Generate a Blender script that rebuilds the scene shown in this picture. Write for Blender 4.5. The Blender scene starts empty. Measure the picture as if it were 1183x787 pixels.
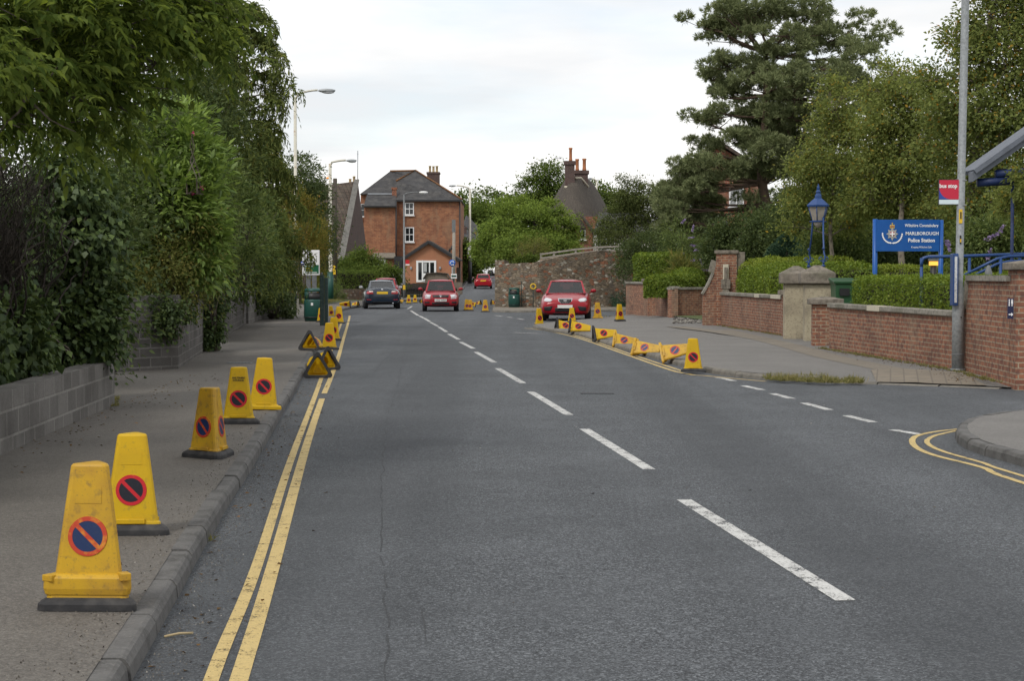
import bpy, bmesh, math, random
import numpy as np
from mathutils import Vector, Matrix, noise as mnoise
from mathutils.bvhtree import BVHTree

C = bpy.context.scene.collection
SC = bpy.context.scene
R = math.radians
rnd = random.Random(7)
rng = np.random.default_rng(11)

# ------------------------------------------------------------------ camera
F, CX, CY, HZ, EYE = 2060.0, 591.5, 393.5, 318.0, 1.6
TH = math.atan((CY - HZ) / F)
cam = bpy.data.cameras.new('camera')
cam.sensor_width = 36.0
cam.lens = 36.0 * F / 1183.0
cam.clip_end = 5000.0
cam.clip_start = 0.1
camo = bpy.data.objects.new('camera', cam)
camo.location = (0, 0, EYE)
camo.rotation_euler = (R(90) - TH, 0, 0)
C.objects.link(camo)
SC.camera = camo

# ------------------------------------------------------------------ light
SUN_EL, SUN_AZ = 48.0, 215.0          # azimuth clockwise from +Y: behind the camera, to the left
w = bpy.data.worlds.new('World')
SC.world = w
w.use_nodes = True
wn, wl = w.node_tree.nodes, w.node_tree.links
wn.clear()
wo = wn.new('ShaderNodeOutputWorld')
sky = wn.new('ShaderNodeTexSky')
sky.sky_type = 'NISHITA'
sky.sun_disc = False
sky.sun_elevation = R(SUN_EL)
sky.sun_rotation = R(SUN_AZ)
bg1 = wn.new('ShaderNodeBackground'); bg1.inputs['Strength'].default_value = 0.15
wl.new(sky.outputs[0], bg1.inputs['Color'])
tc = wn.new('ShaderNodeTexCoord')
sep = wn.new('ShaderNodeSeparateXYZ'); wl.new(tc.outputs['Generated'], sep.inputs[0])
zc = wn.new('ShaderNodeMath'); zc.operation = 'ADD'; zc.inputs[1].default_value = 0.12
wl.new(sep.outputs[2], zc.inputs[0])
dx = wn.new('ShaderNodeMath'); dx.operation = 'DIVIDE'; wl.new(sep.outputs[0], dx.inputs[0]); wl.new(zc.outputs[0], dx.inputs[1])
dy = wn.new('ShaderNodeMath'); dy.operation = 'DIVIDE'; wl.new(sep.outputs[1], dy.inputs[0]); wl.new(zc.outputs[0], dy.inputs[1])
cmb = wn.new('ShaderNodeCombineXYZ'); wl.new(dx.outputs[0], cmb.inputs[0]); wl.new(dy.outputs[0], cmb.inputs[1])
n1 = wn.new('ShaderNodeTexNoise'); n1.inputs['Scale'].default_value = 1.15; n1.inputs['Detail'].default_value = 7
n1.inputs['Roughness'].default_value = 0.55
wl.new(cmb.outputs[0], n1.inputs['Vector'])
rp = wn.new('ShaderNodeValToRGB')
rp.color_ramp.elements[0].position = 0.36; rp.color_ramp.elements[0].color = (0.68, 0.68, 0.68, 1)
rp.color_ramp.elements[1].position = 0.56; rp.color_ramp.elements[1].color = (0.985, 0.985, 0.985, 1)
wl.new(n1.outputs[0], rp.inputs[0])
n2 = wn.new('ShaderNodeTexNoise'); n2.inputs['Scale'].default_value = 0.7; n2.inputs['Detail'].default_value = 6
mp = wn.new('ShaderNodeMapping'); mp.inputs['Location'].default_value = (7.3, 2.1, 0)
wl.new(cmb.outputs[0], mp.inputs['Vector']); wl.new(mp.outputs[0], n2.inputs['Vector'])
rc = wn.new('ShaderNodeValToRGB')
rc.color_ramp.elements[0].position = 0.40; rc.color_ramp.elements[0].color = (0.68, 0.69, 0.705, 1)
rc.color_ramp.elements[1].position = 0.60; rc.color_ramp.elements[1].color = (0.92, 0.905, 0.885, 1)
wl.new(n2.outputs[0], rc.inputs[0])
bg2 = wn.new('ShaderNodeBackground'); bg2.inputs['Strength'].default_value = 1.10
wl.new(rc.outputs[0], bg2.inputs['Color'])
mx = wn.new('ShaderNodeMixShader')
wl.new(rp.outputs[0], mx.inputs[0]); wl.new(bg1.outputs[0], mx.inputs[1]); wl.new(bg2.outputs[0], mx.inputs[2])
wl.new(mx.outputs[0], wo.inputs[0])

sun = bpy.data.lights.new('sun', 'SUN')
sun.energy = 1.5
sun.angle = R(14)
sun.color = (1.0, 0.95, 0.87)
suno = bpy.data.objects.new('sun', sun)
az, el = R(SUN_AZ), R(SUN_EL)
sd = Vector((math.sin(az) * math.cos(el), math.cos(az) * math.cos(el), math.sin(el)))
suno.rotation_euler = (-sd).to_track_quat('-Z', 'Y').to_euler()
suno.location = sd * 60
C.objects.link(suno)

SC.view_settings.view_transform = 'Standard'
SC.view_settings.look = 'None'
SC.view_settings.exposure = 0.22
SC.view_settings.gamma = 1.0
SC.view_settings.use_curve_mapping = False
SC.render.engine = 'CYCLES'
SC.cycles.max_bounces = 6
SC.cycles.diffuse_bounces = 3
SC.cycles.glossy_bounces = 2
SC.cycles.transmission_bounces = 4
SC.cycles.transparent_max_bounces = 6
SC.cycles.use_denoising = True
SC.cycles.use_adaptive_sampling = True
SC.cycles.adaptive_threshold = 0.02
SC.cycles.sample_clamp_indirect = 4.0

# ------------------------------------------------------------------ from a pixel of the photograph to a place
def ray(u, v):
    x, yc = (u - CX) / F, -(v - CY) / F
    return Vector((x, math.cos(TH) + math.sin(TH) * yc, -math.sin(TH) + math.cos(TH) * yc))
def G(u, v, z=0.0):
    d = ray(u, v); t = (z - EYE) / d.z
    return Vector((d.x * t, d.y * t, z))
def P(u, v, Y):
    d = ray(u, v); t = Y / d.y
    return Vector((d.x * t, Y, EYE + d.z * t))
def X_(u, Y): return (u - CX) / F * Y
def Z_(v, Y): return P(CX, v, Y).z
def hill(y):
    if y < 130: return 0.0
    if y < 260: return 0.0002 * (y - 130) ** 2
    return 3.38 + (y - 260) * 0.03
PAV = 0.1

# ------------------------------------------------------------------ mesh builder
class MB:
    def __init__(s): s.v = []; s.f = []; s.m = []; s.sm = []; s.cur = 0; s.smooth = False
    def add(s, vs, fs, m=None, smooth=None):
        o = len(s.v); s.v += [tuple(p) for p in vs]
        for f in fs:
            s.f.append([i + o for i in f]); s.m.append(s.cur if m is None else m)
            s.sm.append(s.smooth if smooth is None else smooth)
        return s
    def box(s, c, d, rz=0, m=None, M=None):
        cx, cy, cz = c; a, b, h = d[0] / 2, d[1] / 2, d[2] / 2
        vs = [(x * a, y * b, z * h) for z in (-1, 1) for y in (-1, 1) for x in (-1, 1)]
        if M is not None: vs = [tuple(M @ Vector(p)) for p in vs]
        cr, sr = math.cos(rz), math.sin(rz)
        vs = [(cx + x * cr - y * sr, cy + x * sr + y * cr, cz + z) for x, y, z in vs]
        return s.add(vs, [(0, 2, 3, 1), (4, 5, 7, 6), (0, 1, 5, 4), (2, 6, 7, 3), (0, 4, 6, 2), (1, 3, 7, 5)], m, False)
    def beam(s, a, b, wd, ht, m=None):       # box from a to b
        a, b = Vector(a), Vector(b); d = (b - a); L = d.length; d.normalize()
        up = Vector((0, 0, 1)) if abs(d.z) < 0.95 else Vector((0, 1, 0))
        sx = d.cross(up).normalized(); uz = sx.cross(d)
        vs = []
        for p in (a, b):
            for i, j in ((-1, -1), (1, -1), (1, 1), (-1, 1)): vs.append(p + sx * (i * wd / 2) + uz * (j * ht / 2))
        return s.add(vs, [(3, 2, 1, 0), (4, 5, 6, 7), (0, 1, 5, 4), (1, 2, 6, 5), (2, 3, 7, 6), (3, 0, 4, 7)], m, False)
    def prism(s, poly, z0, z1, m=None, cap=True):
        n = len(poly)
        vs = [(p[0], p[1], z0) for p in poly] + [(p[0], p[1], z1) for p in poly]
        fs = [(i, (i + 1) % n, (i + 1) % n + n, i + n) for i in range(n)]
        if cap: fs += [tuple(reversed(range(n))), tuple(range(n, 2 * n))]
        return s.add(vs, fs, m, False)
    def poly(s, pts, m=None): return s.add(pts, [tuple(range(len(pts)))], m, False)
    def slab(s, pts, th, m=None):             # polygon with a thickness along its normal
        pts = [Vector(p) for p in pts]; n = len(pts)
        nn = Vector((0, 0, 0))
        for i in range(n): nn += pts[i].cross(pts[(i + 1) % n])
        nn.normalize()
        q = [p - nn * th for p in pts]
        fs = [tuple(range(n)), tuple(reversed(range(n, 2 * n)))] + [((i + 1) % n, i, i + n, (i + 1) % n + n) for i in range(n)]
        return s.add(pts + q, fs, m, False)
    def tube(s, path, r, n=8, m=None, cap=True):
        path = [Vector(p) for p in path]; k = len(path)
        rs = r if hasattr(r, '__len__') else [r] * k
        vs = []; pu = None
        for i, p in enumerate(path):
            d = (path[min(i + 1, k - 1)] - path[max(i - 1, 0)])
            if d.length < 1e-9: d = Vector((0, 0, 1))
            d.normalize()
            if pu is None: pu = d.orthogonal().normalized()
            pu = (pu - d * pu.dot(d))
            if pu.length < 1e-6: pu = d.orthogonal()
            pu.normalize(); q = d.cross(pu)
            for j in range(n):
                a = 2 * math.pi * j / n
                vs.append(p + (pu * math.cos(a) + q * math.sin(a)) * rs[i])
        fs = [(i * n + j, i * n + (j + 1) % n, (i + 1) * n + (j + 1) % n, (i + 1) * n + j) for i in range(k - 1) for j in range(n)]
        if cap: fs += [tuple(reversed(range(n))), tuple(range((k - 1) * n, k * n))]
        return s.add(vs, fs, m, n > 5)
    def lathe(s, prof, n=16, o=(0, 0, 0), m=None, smooth=True, ph=0.0, sy=1.0):
        vs = []; k = len(prof)
        for r, z in prof:
            for j in range(n):
                a = 2 * math.pi * j / n + ph
                vs.append((o[0] + r * math.cos(a), o[1] + r * sy * math.sin(a), o[2] + z))
        fs = [(i * n + j, i * n + (j + 1) % n, (i + 1) * n + (j + 1) % n, (i + 1) * n + j) for i in range(k - 1) for j in range(n)]
        fs += [tuple(reversed(range(n))), tuple(range((k - 1) * n, k * n))]
        return s.add(vs, fs, m, smooth)
    def ico(s, c, r, sub=2, m=None, jit=0.0, fr=1.0, seed=0):
        bm = bmesh.new(); bmesh.ops.create_icosphere(bm, subdivisions=sub, radius=1)
        r = r if hasattr(r, '__len__') else (r, r, r)
        vs = []
        for v in bm.verts:
            p = v.co; k = 1.0 + (jit * mnoise.noise(p * fr + Vector((seed, seed * .7, 0))) if jit else 0)
            vs.append((c[0] + p.x * r[0] * k, c[1] + p.y * r[1] * k, c[2] + p.z * r[2] * k))
        bm.verts.index_update()
        fs = [tuple(v.index for v in f.verts) for f in bm.faces]; bm.free()
        return s.add(vs, fs, m, True)
    def build(s, name, mats, parent=None, uv=True, bevel=0.0, autosmooth=False):
        me = bpy.data.meshes.new(name)
        me.from_pydata(s.v, [], s.f)
        mats = mats if isinstance(mats, (list, tuple)) else [mats]
        for m in mats: me.materials.append(m)
        me.polygons.foreach_set('material_index', s.m)
        me.polygons.foreach_set('use_smooth', s.sm)
        if uv: box_uv(me)
        me.update()
        o = bpy.data.objects.new(name, me); C.objects.link(o)
        if parent is not None: o.parent = parent
        if bevel:
            b = o.modifiers.new('bevel', 'BEVEL'); b.width = bevel; b.segments = 2; b.limit_method = 'ANGLE'; b.angle_limit = R(40)
        return o

def box_uv(me):
    uvl = me.uv_layers.new(name='uv')
    co = [v.co for v in me.vertices]
    for p in me.polygons:
        n = p.normal
        if abs(n.z) > 0.9:
            for li in p.loop_indices:
                c = co[me.loops[li].vertex_index]; uvl.data[li].uv = (c.x, c.y)
        else:
            h = math.hypot(n.x, n.y); t = (-n.y / h, n.x / h)
            for li in p.loop_indices:
                c = co[me.loops[li].vertex_index]; uvl.data[li].uv = (c.x * t[0] + c.y * t[1], c.z / h)

def tag(o, label, cat, group=None):
    o['label'] = label; o['category'] = cat
    if group: o['group'] = group
    return o
def thing(name, label, cat, loc=(0, 0, 0), rz=0.0, group=None):
    o = bpy.data.objects.new(name, None); o.empty_display_size = 0.2; C.objects.link(o)
    o.location = loc; o.rotation_euler = (0, 0, rz)
    return tag(o, label, cat, group)
def structure(o): o['kind'] = 'structure'; return o
def stuff(o): o['kind'] = 'stuff'; return o
def copy_tree(o, parent=None):
    c = o.copy(); C.objects.link(c)
    if parent is not None:
        c.parent = parent; c.matrix_parent_inverse = o.matrix_parent_inverse.copy()
    for ch in list(o.children): copy_tree(ch, c)
    return c
def text(name, s, size, loc, rot, m, parent, bold=0.0, ext=0.002, align='CENTER', sx=1.0):
    cu = bpy.data.curves.new(name, 'FONT'); cu.body = s; cu.size = size; cu.align_x = align; cu.align_y = 'CENTER'
    cu.extrude = ext; cu.offset = bold
    cu.materials.append(m)
    cu.resolution_u = 2
    tmp = bpy.data.objects.new('tmp_text', cu); C.objects.link(tmp)
    dg = bpy.context.evaluated_depsgraph_get(); dg.update()
    me = bpy.data.meshes.new_from_object(tmp.evaluated_get(dg)); me.name = name
    bpy.data.objects.remove(tmp, do_unlink=True); bpy.data.curves.remove(cu)
    o = bpy.data.objects.new(name, me); C.objects.link(o)
    o.location = loc; o.rotation_euler = rot; o.scale = (sx, 1, 1)
    o.parent = parent
    return o

# ------------------------------------------------------------------ materials
def lin(r, g=None, b=None):
    if g is None: g = b = r
    return tuple(((c / 255 + .055) / 1.055) ** 2.4 if c > 10 else c / 255 / 12.92 for c in (r, g, b)) + (1,)
class Mat:
    def __init__(s, name, rough=0.7, metal=0.0, spec=0.4):
        s.m = bpy.data.materials.new(name); s.m.use_nodes = True
        s.n, s.l = s.m.node_tree.nodes, s.m.node_tree.links
        s.b = s.n['Principled BSDF']
        s.b.inputs['Roughness'].default_value = rough
        s.b.inputs['Metallic'].default_value = metal
        s.b.inputs['Specular IOR Level'].default_value = spec
        s.col = None; s.t = None
    def coord(s, kind='Object', scale=(1, 1, 1), rot=(0, 0, 0)):
        t = s.n.new('ShaderNodeTexCoord'); o = t.outputs[kind]
        if scale != (1, 1, 1) or rot != (0, 0, 0):
            mpn = s.n.new('ShaderNodeMapping'); mpn.inputs['Scale'].default_value = scale; mpn.inputs['Rotation'].default_value = rot
            s.l.new(o, mpn.inputs[0]); o = mpn.outputs[0]
        return o
    def noise(s, vec, scale, detail=4, rough=0.55):
        n = s.n.new('ShaderNodeTexNoise'); n.inputs['Scale'].default_value = scale; n.inputs['Detail'].default_value = detail
        n.inputs['Roughness'].default_value = rough
        s.l.new(vec, n.inputs['Vector']); return n.outputs[0]
    def ramp(s, val, lo, hi, a=0.0, b=1.0):
        n = s.n.new('ShaderNodeMapRange'); n.inputs[1].default_value = lo; n.inputs[2].default_value = hi
        n.inputs[3].default_value = a; n.inputs[4].default_value = b
        s.l.new(val, n.inputs[0]); return n.outputs[0]
    def math(s, op, a, b):
        n = s.n.new('ShaderNodeMath'); n.operation = op
        for i, q in enumerate((a, b)):
            if isinstance(q, (int, float)): n.inputs[i].default_value = q
            else: s.l.new(q, n.inputs[i])
        return n.outputs[0]
    def mix(s, fac, a, b, mode='MIX'):
        n = s.n.new('ShaderNodeMix'); n.data_type = 'RGBA'; n.blend_type = mode
        for i, q in ((0, fac), (6, a), (7, b)):
            if isinstance(q, (int, float)): n.inputs[i].default_value = q
            elif isinstance(q, tuple): n.inputs[i].default_value = q
            else: s.l.new(q, n.inputs[i])
        return n.outputs[2]
    def bump(s, h, strength=0.3, dist=0.01):
        n = s.n.new('ShaderNodeBump'); n.inputs['Strength'].default_value = strength; n.inputs['Distance'].default_value = dist
        s.l.new(h, n.inputs['Height']); s.l.new(n.outputs[0], s.b.inputs['Normal'])
    def done(s, col):
        if isinstance(col, tuple): s.b.inputs['Base Color'].default_value = col
        else: s.l.new(col, s.b.inputs['Base Color'])
        return s.m

def speckled(name, base, layers=(), rough=0.75, metal=0.0, spec=0.4, bump=None, kind='Object', scale=(1, 1, 1)):
    """base colour with noise layers (scale, detail, colour, lo, hi, strength); bump = (scale, strength, distance)"""
    q = Mat(name, rough, metal, spec); vec = q.coord(kind, scale); col = base
    for sc, de, c2, lo, hi, st in layers:
        col = q.mix(q.ramp(q.noise(vec, sc, de), lo, hi, 0, st), col, c2)
    if bump: q.bump(q.noise(vec, bump[0], 5), bump[1], bump[2])
    return q.done(col)

def brick(name, c1, c2, mortar, bw=.225, bh=.075, ms=.010, grime=(.05, .045, .04, 1), gst=.5, tone=None, rough=.85, bumpst=.5, wscale=1.0, offset=.5, tsc=9):
    q = Mat(name, rough, 0, .25); uv = q.coord('UV')
    b = q.n.new('ShaderNodeTexBrick'); b.offset = offset
    b.inputs['Scale'].default_value = 1.0 * wscale
    b.inputs['Brick Width'].default_value = bw; b.inputs['Row Height'].default_value = bh
    b.inputs['Mortar Size'].default_value = ms; b.inputs['Mortar Smooth'].default_value = .2; b.inputs['Bias'].default_value = 0
    b.inputs['Color1'].default_value = c1; b.inputs['Color2'].default_value = c2; b.inputs['Mortar'].default_value = mortar
    q.l.new(uv, b.inputs['Vector'])
    col = b.outputs['Color']
    ob = q.coord('Object')
    if tone: col = q.mix(q.ramp(q.noise(ob, tsc, 3), .48, .66, 0, .75), col, tone)
    col = q.mix(q.ramp(q.noise(ob, 1.3, 6, .65), .45, .75, 0, gst), col, grime)
    col = q.mix(q.ramp(q.noise(ob, 40, 3), .4, .75, 0, .35), col, grime)
    col = q.mix(q.ramp(q.noise(q.coord('Object', (2.2, 2.2, .5)), 1.0, 5), .50, .66, 0, gst * .7), col, tuple(c * .8 for c in mortar[:3]) + (1,))
    inv = q.math('SUBTRACT', 1.0, b.outputs['Fac'])
    hgt = q.math('ADD', inv, q.math('MULTIPLY', q.noise(ob, 60, 4), .35))
    q.bump(hgt, bumpst, .008)
    return q.done(col)

def leaf(name, c1, c2, trans=.35, gloss=.0, tcol=None, c3=None, rough=.4, patch=None):
    """leaf colour differs from leaf to leaf; light passes through the blade"""
    m = bpy.data.materials.new(name); m.use_nodes = True
    n, l = m.node_tree.nodes, m.node_tree.links; n.clear()
    out = n.new('ShaderNodeOutputMaterial')
    g = n.new('ShaderNodeNewGeometry')
    r = n.new('ShaderNodeValToRGB')
    r.color_ramp.elements[0].color = c1; r.color_ramp.elements[1].color = c2
    r.color_ramp.elements[0].position = .1; r.color_ramp.elements[1].position = .9
    if c3:
        r.color_ramp.elements[1].position = .9
        e = r.color_ramp.elements.new(.985); e.color = c3; r.color_ramp.elements[1].position = .93
    l.new(g.outputs['Random Per Island'], r.inputs[0])
    d = n.new('ShaderNodeBsdfDiffuse'); l.new(r.outputs[0], d.inputs[0])
    t = n.new('ShaderNodeBsdfTranslucent')
    hs = n.new('ShaderNodeHueSaturation'); hs.inputs['Hue'].default_value = .49; hs.inputs['Saturation'].default_value = 1.1; hs.inputs['Value'].default_value = 1.6
    l.new(r.outputs[0], hs.inputs['Color']); l.new(hs.outputs[0], t.inputs[0])
    mxs = n.new('ShaderNodeMixShader'); mxs.inputs[0].default_value = trans
    l.new(d.outputs[0], mxs.inputs[1]); l.new(t.outputs[0], mxs.inputs[2])
    last = mxs.outputs[0]
    if gloss:
        gl = n.new('ShaderNodeBsdfGlossy'); gl.inputs['Roughness'].default_value = rough; gl.inputs['Color'].default_value = (.9, .95, 1, 1)
        m2 = n.new('ShaderNodeMixShader'); m2.inputs[0].default_value = gloss
        l.new(last, m2.inputs[1]); l.new(gl.outputs[0], m2.inputs[2]); last = m2.outputs[0]
    l.new(last, out.inputs[0])
    return m

def paint(name, c, rough=.35, spec=.5, wear=.0, wearcol=(.2, .2, .2, 1), coat=0, metal=0.0):
    q = Mat(name, rough, metal, spec)
    if coat: q.b.inputs['Coat Weight'].default_value = coat; q.b.inputs['Coat Roughness'].default_value = .06
    if not wear: return q.done(c)
    ob = q.coord('Object')
    return q.done(q.mix(q.ramp(q.noise(ob, 14, 6, .65), .52, .72, 0, wear), c, wearcol))

M = {}
def plastic(name, base, layers, trans):
    m = speckled(name, base, layers, .45, spec=.35); n, l = m.node_tree.nodes, m.node_tree.links
    out = [x for x in n if x.type == 'OUTPUT_MATERIAL'][0]; bs = n['Principled BSDF']; tr = n.new('ShaderNodeBsdfTranslucent'); l.new(bs.inputs['Base Color'].links[0].from_socket, tr.inputs[0]); ms = n.new('ShaderNodeMixShader'); ms.inputs[0].default_value = trans
    l.new(bs.outputs[0], ms.inputs[1]); l.new(tr.outputs[0], ms.inputs[2]); l.new(ms.outputs[0], out.inputs[0]); return m
M['yellow'] = plastic('cone_plastic_yellow', (.76, .50, .014, 1), [(5, 5, (.60, .38, .03, 1), .45, .7, .5), (26, 5, (.40, .27, .05, 1), .58, .72, .55), (110, 3, (.25, .18, .06, 1), .64, .75, .6)], .3)
M['yellow_old'] = plastic('cone_plastic_faded', (.70, .43, .03, 1), [(5, 5, (.50, .28, .05, 1), .42, .66, .7), (22, 5, (.30, .19, .06, 1), .55, .70, .65), (90, 4, (.18, .12, .06, 1), .6, .74, .6)], .25)
M['rubber'] = speckled('black_rubber', (.025, .025, .027, 1), [(10, 5, (.085, .08, .075, 1), .45, .75, .7)], .75, bump=(30, .3, .006))
M['red_sign'] = speckled('sign_red', (.50, .012, .02, 1), [(40, 4, (.60, .25, .03, 1), .66, .78, .5)], .45)
M['red_sign_old'] = speckled('sign_red_worn', (.48, .05, .02, 1), [(16, 5, (.66, .30, .03, 1), .5, .66, .75)], .5)
M['blue_sign'] = speckled('sign_blue', (.012, .03, .10, 1), [(50, 4, (.04, .05, .07, 1), .55, .75, .5)], .45)
M['navy_sign'] = speckled('sign_navy', (.010, .010, .018, 1), [(50, 4, (.035, .03, .035, 1), .55, .75, .5)], .45)
M['white'] = speckled('white_paint', (.78, .78, .77, 1), [(3, 4, (.6, .6, .58, 1), .5, .8, .4)], .5)
M['black'] = paint('black_paint', (.012, .012, .013, 1), .5)
M['galv'] = speckled('galvanised_steel', (.34, .36, .37, 1), [(25, 5, (.22, .235, .24, 1), .42, .65, .8), (3, 4, (.42, .44, .45, 1), .5, .75, .6)], .55, .35, bump=(60, .08, .004))
M['steel_dark'] = speckled('grey_steel', (.17, .18, .185, 1), [(10, 4, (.1, .1, .1, 1), .45, .7, .6)], .55, .2)
M['cream_pole'] = speckled('cream_pole_paint', (.56, .54, .46, 1), [(5, 5, (.30, .15, .06, 1), .60, .72, .8), (2, 4, (.42, .40, .33, 1), .5, .75, .5)], .6)
M['green_paint'] = speckled('green_paint', (.012, .065, .052, 1), [(12, 5, (.03, .10, .085, 1), .5, .75, .6)], .45)
M['greygreen'] = speckled('mossy_green_paint', (.035, .06, .055, 1), [(18, 5, (.10, .13, .11, 1), .52, .7, .6)], .75)
M['blue_paint'] = speckled('railing_blue', (.020, .060, .19, 1), [(9, 4, (.03, .06, .16, 1), .5, .75, .6)], .4)
M['board_blue'] = speckled('board_blue', (.006, .085, .33, 1), [(5, 4, (.015, .12, .38, 1), .5, .8, .6)], .4)
M['wood_grey'] = speckled('weathered_timber', (.20, .165, .13, 1), [(3, 5, (.11, .09, .075, 1), .42, .7, .8)], .85, scale=(6, 6, 1))
M['wood_pale'] = speckled('pale_grey_timber', (.32, .29, .25, 1), [(3, 5, (.2, .18, .15, 1), .42, .7, .8)], .85, scale=(2, 6, 6))
M['wood_dark'] = speckled('dark_timber', (.055, .045, .037, 1), [(4, 5, (.10, .085, .07, 1), .45, .7, .8)], .85, scale=(6, 6, 1))
M['bark'] = speckled('bark', (.075, .06, .045, 1), [(6, 6, (.14, .125, .10, 1), .45, .65, .9)], .95, bump=(20, .5, .02), scale=(3, 3, 1))
M['bark_pale'] = speckled('pale_bark', (.22, .19, .15, 1), [(8, 6, (.10, .085, .07, 1), .48, .62, .9)], .9, bump=(20, .4, .02), scale=(2, 2, 1))
M['bark_pine'] = speckled('pine_bark', (.115, .078, .055, 1), [(6, 6, (.06, .042, .032, 1), .42, .65, .9)], .95, bump=(16, .5, .03), scale=(3, 3, 1))
M['twig'] = speckled('dead_twig', (.022, .017, .013, 1), [(12, 4, (.055, .045, .034, 1), .5, .72, .8)], .95)
M['glass'] = paint('window_glass', (.015, .018, .02, 1), .04, .7)
M['car_glass'] = paint('car_glass', (.02, .03, .035, 1), .03, .8)
M['curtain'] = speckled('net_curtain', (.38, .39, .39, 1), [(3, 4, (.24, .25, .26, 1), .45, .7, .8)], .9, scale=(6, 1, 1))
M['tyre'] = paint('tyre_rubber', (.014, .014, .015, 1), .85)
M['alloy'] = paint('wheel_alloy', (.35, .36, .38, 1), .35, metal=.7)
M['chrome'] = paint('chrome', (.6, .6, .62, 1), .15, metal=1)
M['concrete'] = speckled('concrete_coping', (.28, .26, .22, 1), [(1.6, 6, (.13, .125, .085, 1), .48, .66, .8), (14, 6, (.12, .11, .095, 1), .45, .68, .85), (60, 4, (.38, .37, .33, 1), .55, .75, .5)], .9, bump=(40, .5, .008))
M['concrete_new'] = speckled('pale_coping_patch', (.52, .48, .38, 1), [(14, 6, (.38, .34, .27, 1), .5, .7, .6)], .9, bump=(40, .3, .006))
M['pier_stone'] = speckled('rendered_pier', (.40, .35, .25, 1), [(2.2, 6, (.20, .17, .125, 1), .42, .65, .8), (22, 5, (.15, .125, .09, 1), .52, .68, .6), (50, 4, (.45, .41, .32, 1), .55, .72, .5)], .92, bump=(30, .7, .015))
M['cap_stone'] = speckled('weathered_cap', (.23, .20, .165, 1), [(2.2, 6, (.12, .115, .08, 1), .48, .66, .7), (10, 6, (.10, .088, .072, 1), .42, .68, .9), (50, 4, (.30, .27, .22, 1), .55, .72, .5)], .95, bump=(30, .7, .015))
# ================================================================== GROUND
def asphalt(name, base, light, dark, grain=1.0, track=True):
    q = Mat(name, .82, 0, .35); ob = q.coord('Object')
    g1 = q.noise(ob, 150, 3, .7); g2 = q.noise(ob, 55, 4, .7)
    col = q.mix(q.ramp(g1, .47, .68, 0, .85 * grain), base, light)
    col = q.mix(q.ramp(g2, .46, .66, 0, .85), col, dark)
    vor = q.n.new('ShaderNodeTexVoronoi'); vor.inputs['Scale'].default_value = 120; q.l.new(ob, vor.inputs['Vector'])
    vo2 = q.n.new('ShaderNodeTexVoronoi'); vo2.inputs['Scale'].default_value = 64; q.l.new(ob, vo2.inputs['Vector'])
    for v_, st in ((vor, .9), (vo2, .42)):          # stone chips, each with its own tone
        sp_ = q.n.new('ShaderNodeSeparateColor'); q.l.new(v_.outputs['Color'], sp_.inputs[0])
        col = q.mix(q.ramp(sp_.outputs[0], .70, .98, 0, st * grain), col, tuple(min(1, c * 1.25) for c in light[:3]) + (1,))
        col = q.mix(q.ramp(sp_.outputs[1], .62, .95, 0, st * grain), col, dark)
    col = q.mix(q.ramp(q.noise(ob, .55, 6, .6), .42, .68, 0, .38), col, tuple(c * .62 for c in base[:3]) + (1,))
    col = q.mix(q.ramp(q.noise(ob, .9, 6, .7), .46, .70, 0, .16), col, light)
    if track:
        v2 = q.coord('Object', (1.0, .022, 1), (0, 0, R(-5.6)))
        col = q.mix(q.ramp(q.noise(v2, .75, 3), .44, .60, 0, .42), col, tuple(c * .60 for c in base[:3]) + (1,))
        v3 = q.coord('Object', (1.0, .05, 1), (0, 0, R(-5.6)))
        col = q.mix(q.ramp(q.noise(v3, 1.1, 4), .5, .75, 0, .16), col, light)
        col = q.mix(q.ramp(q.noise(ob, 3.2, 6, .7), .6, .72, 0, .35), col, tuple(c * .5 for c in base[:3]) + (1,))
    h = q.math('ADD', g1, q.math('MULTIPLY', vor.outputs['Distance'], -.6))
    q.bump(h, .55, .006)
    return q.done(col)
M['road'] = asphalt('road_asphalt', (.055, .061, .068, 1), (.175, .187, .20, 1), (.016, .017, .019, 1))
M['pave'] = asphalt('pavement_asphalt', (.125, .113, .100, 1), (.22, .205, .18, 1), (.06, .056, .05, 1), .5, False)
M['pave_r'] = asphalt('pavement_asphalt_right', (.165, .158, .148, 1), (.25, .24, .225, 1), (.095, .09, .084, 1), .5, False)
M['patch'] = asphalt('old_asphalt_patch', (.19, .165, .13, 1), (.27, .24, .2, 1), (.10, .088, .07, 1), .7, False)
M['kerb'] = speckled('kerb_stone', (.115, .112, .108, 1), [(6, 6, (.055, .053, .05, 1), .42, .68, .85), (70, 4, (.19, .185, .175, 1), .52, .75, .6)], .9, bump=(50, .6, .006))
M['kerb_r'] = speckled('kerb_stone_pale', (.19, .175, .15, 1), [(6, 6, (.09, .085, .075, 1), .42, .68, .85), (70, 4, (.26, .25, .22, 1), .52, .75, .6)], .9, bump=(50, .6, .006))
M['crack'] = speckled('crack_filler', (.034, .036, .039, 1), [(60, 4, (.075, .08, .085, 1), .48, .62, .9)], .9)
M['soil'] = speckled('soil', (.05, .042, .03, 1), [(4, 6, (.09, .075, .05, 1), .45, .7, .8), (30, 4, (.03, .027, .02, 1), .5, .7, .7)], .95, bump=(20, .6, .02))
M['lawn'] = speckled('lawn', (.07, .095, .03, 1), [(3, 6, (.13, .125, .055, 1), .45, .7, .8), (60, 4, (.04, .06, .02, 1), .5, .7, .7)], .95, bump=(60, .6, .02))
M['ground'] = speckled('ground_field', (.06, .075, .03, 1), [(.3, 6, (.10, .10, .05, 1), .45, .7, .8), (8, 4, (.04, .05, .02, 1), .5, .7, .6)], .95)

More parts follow.
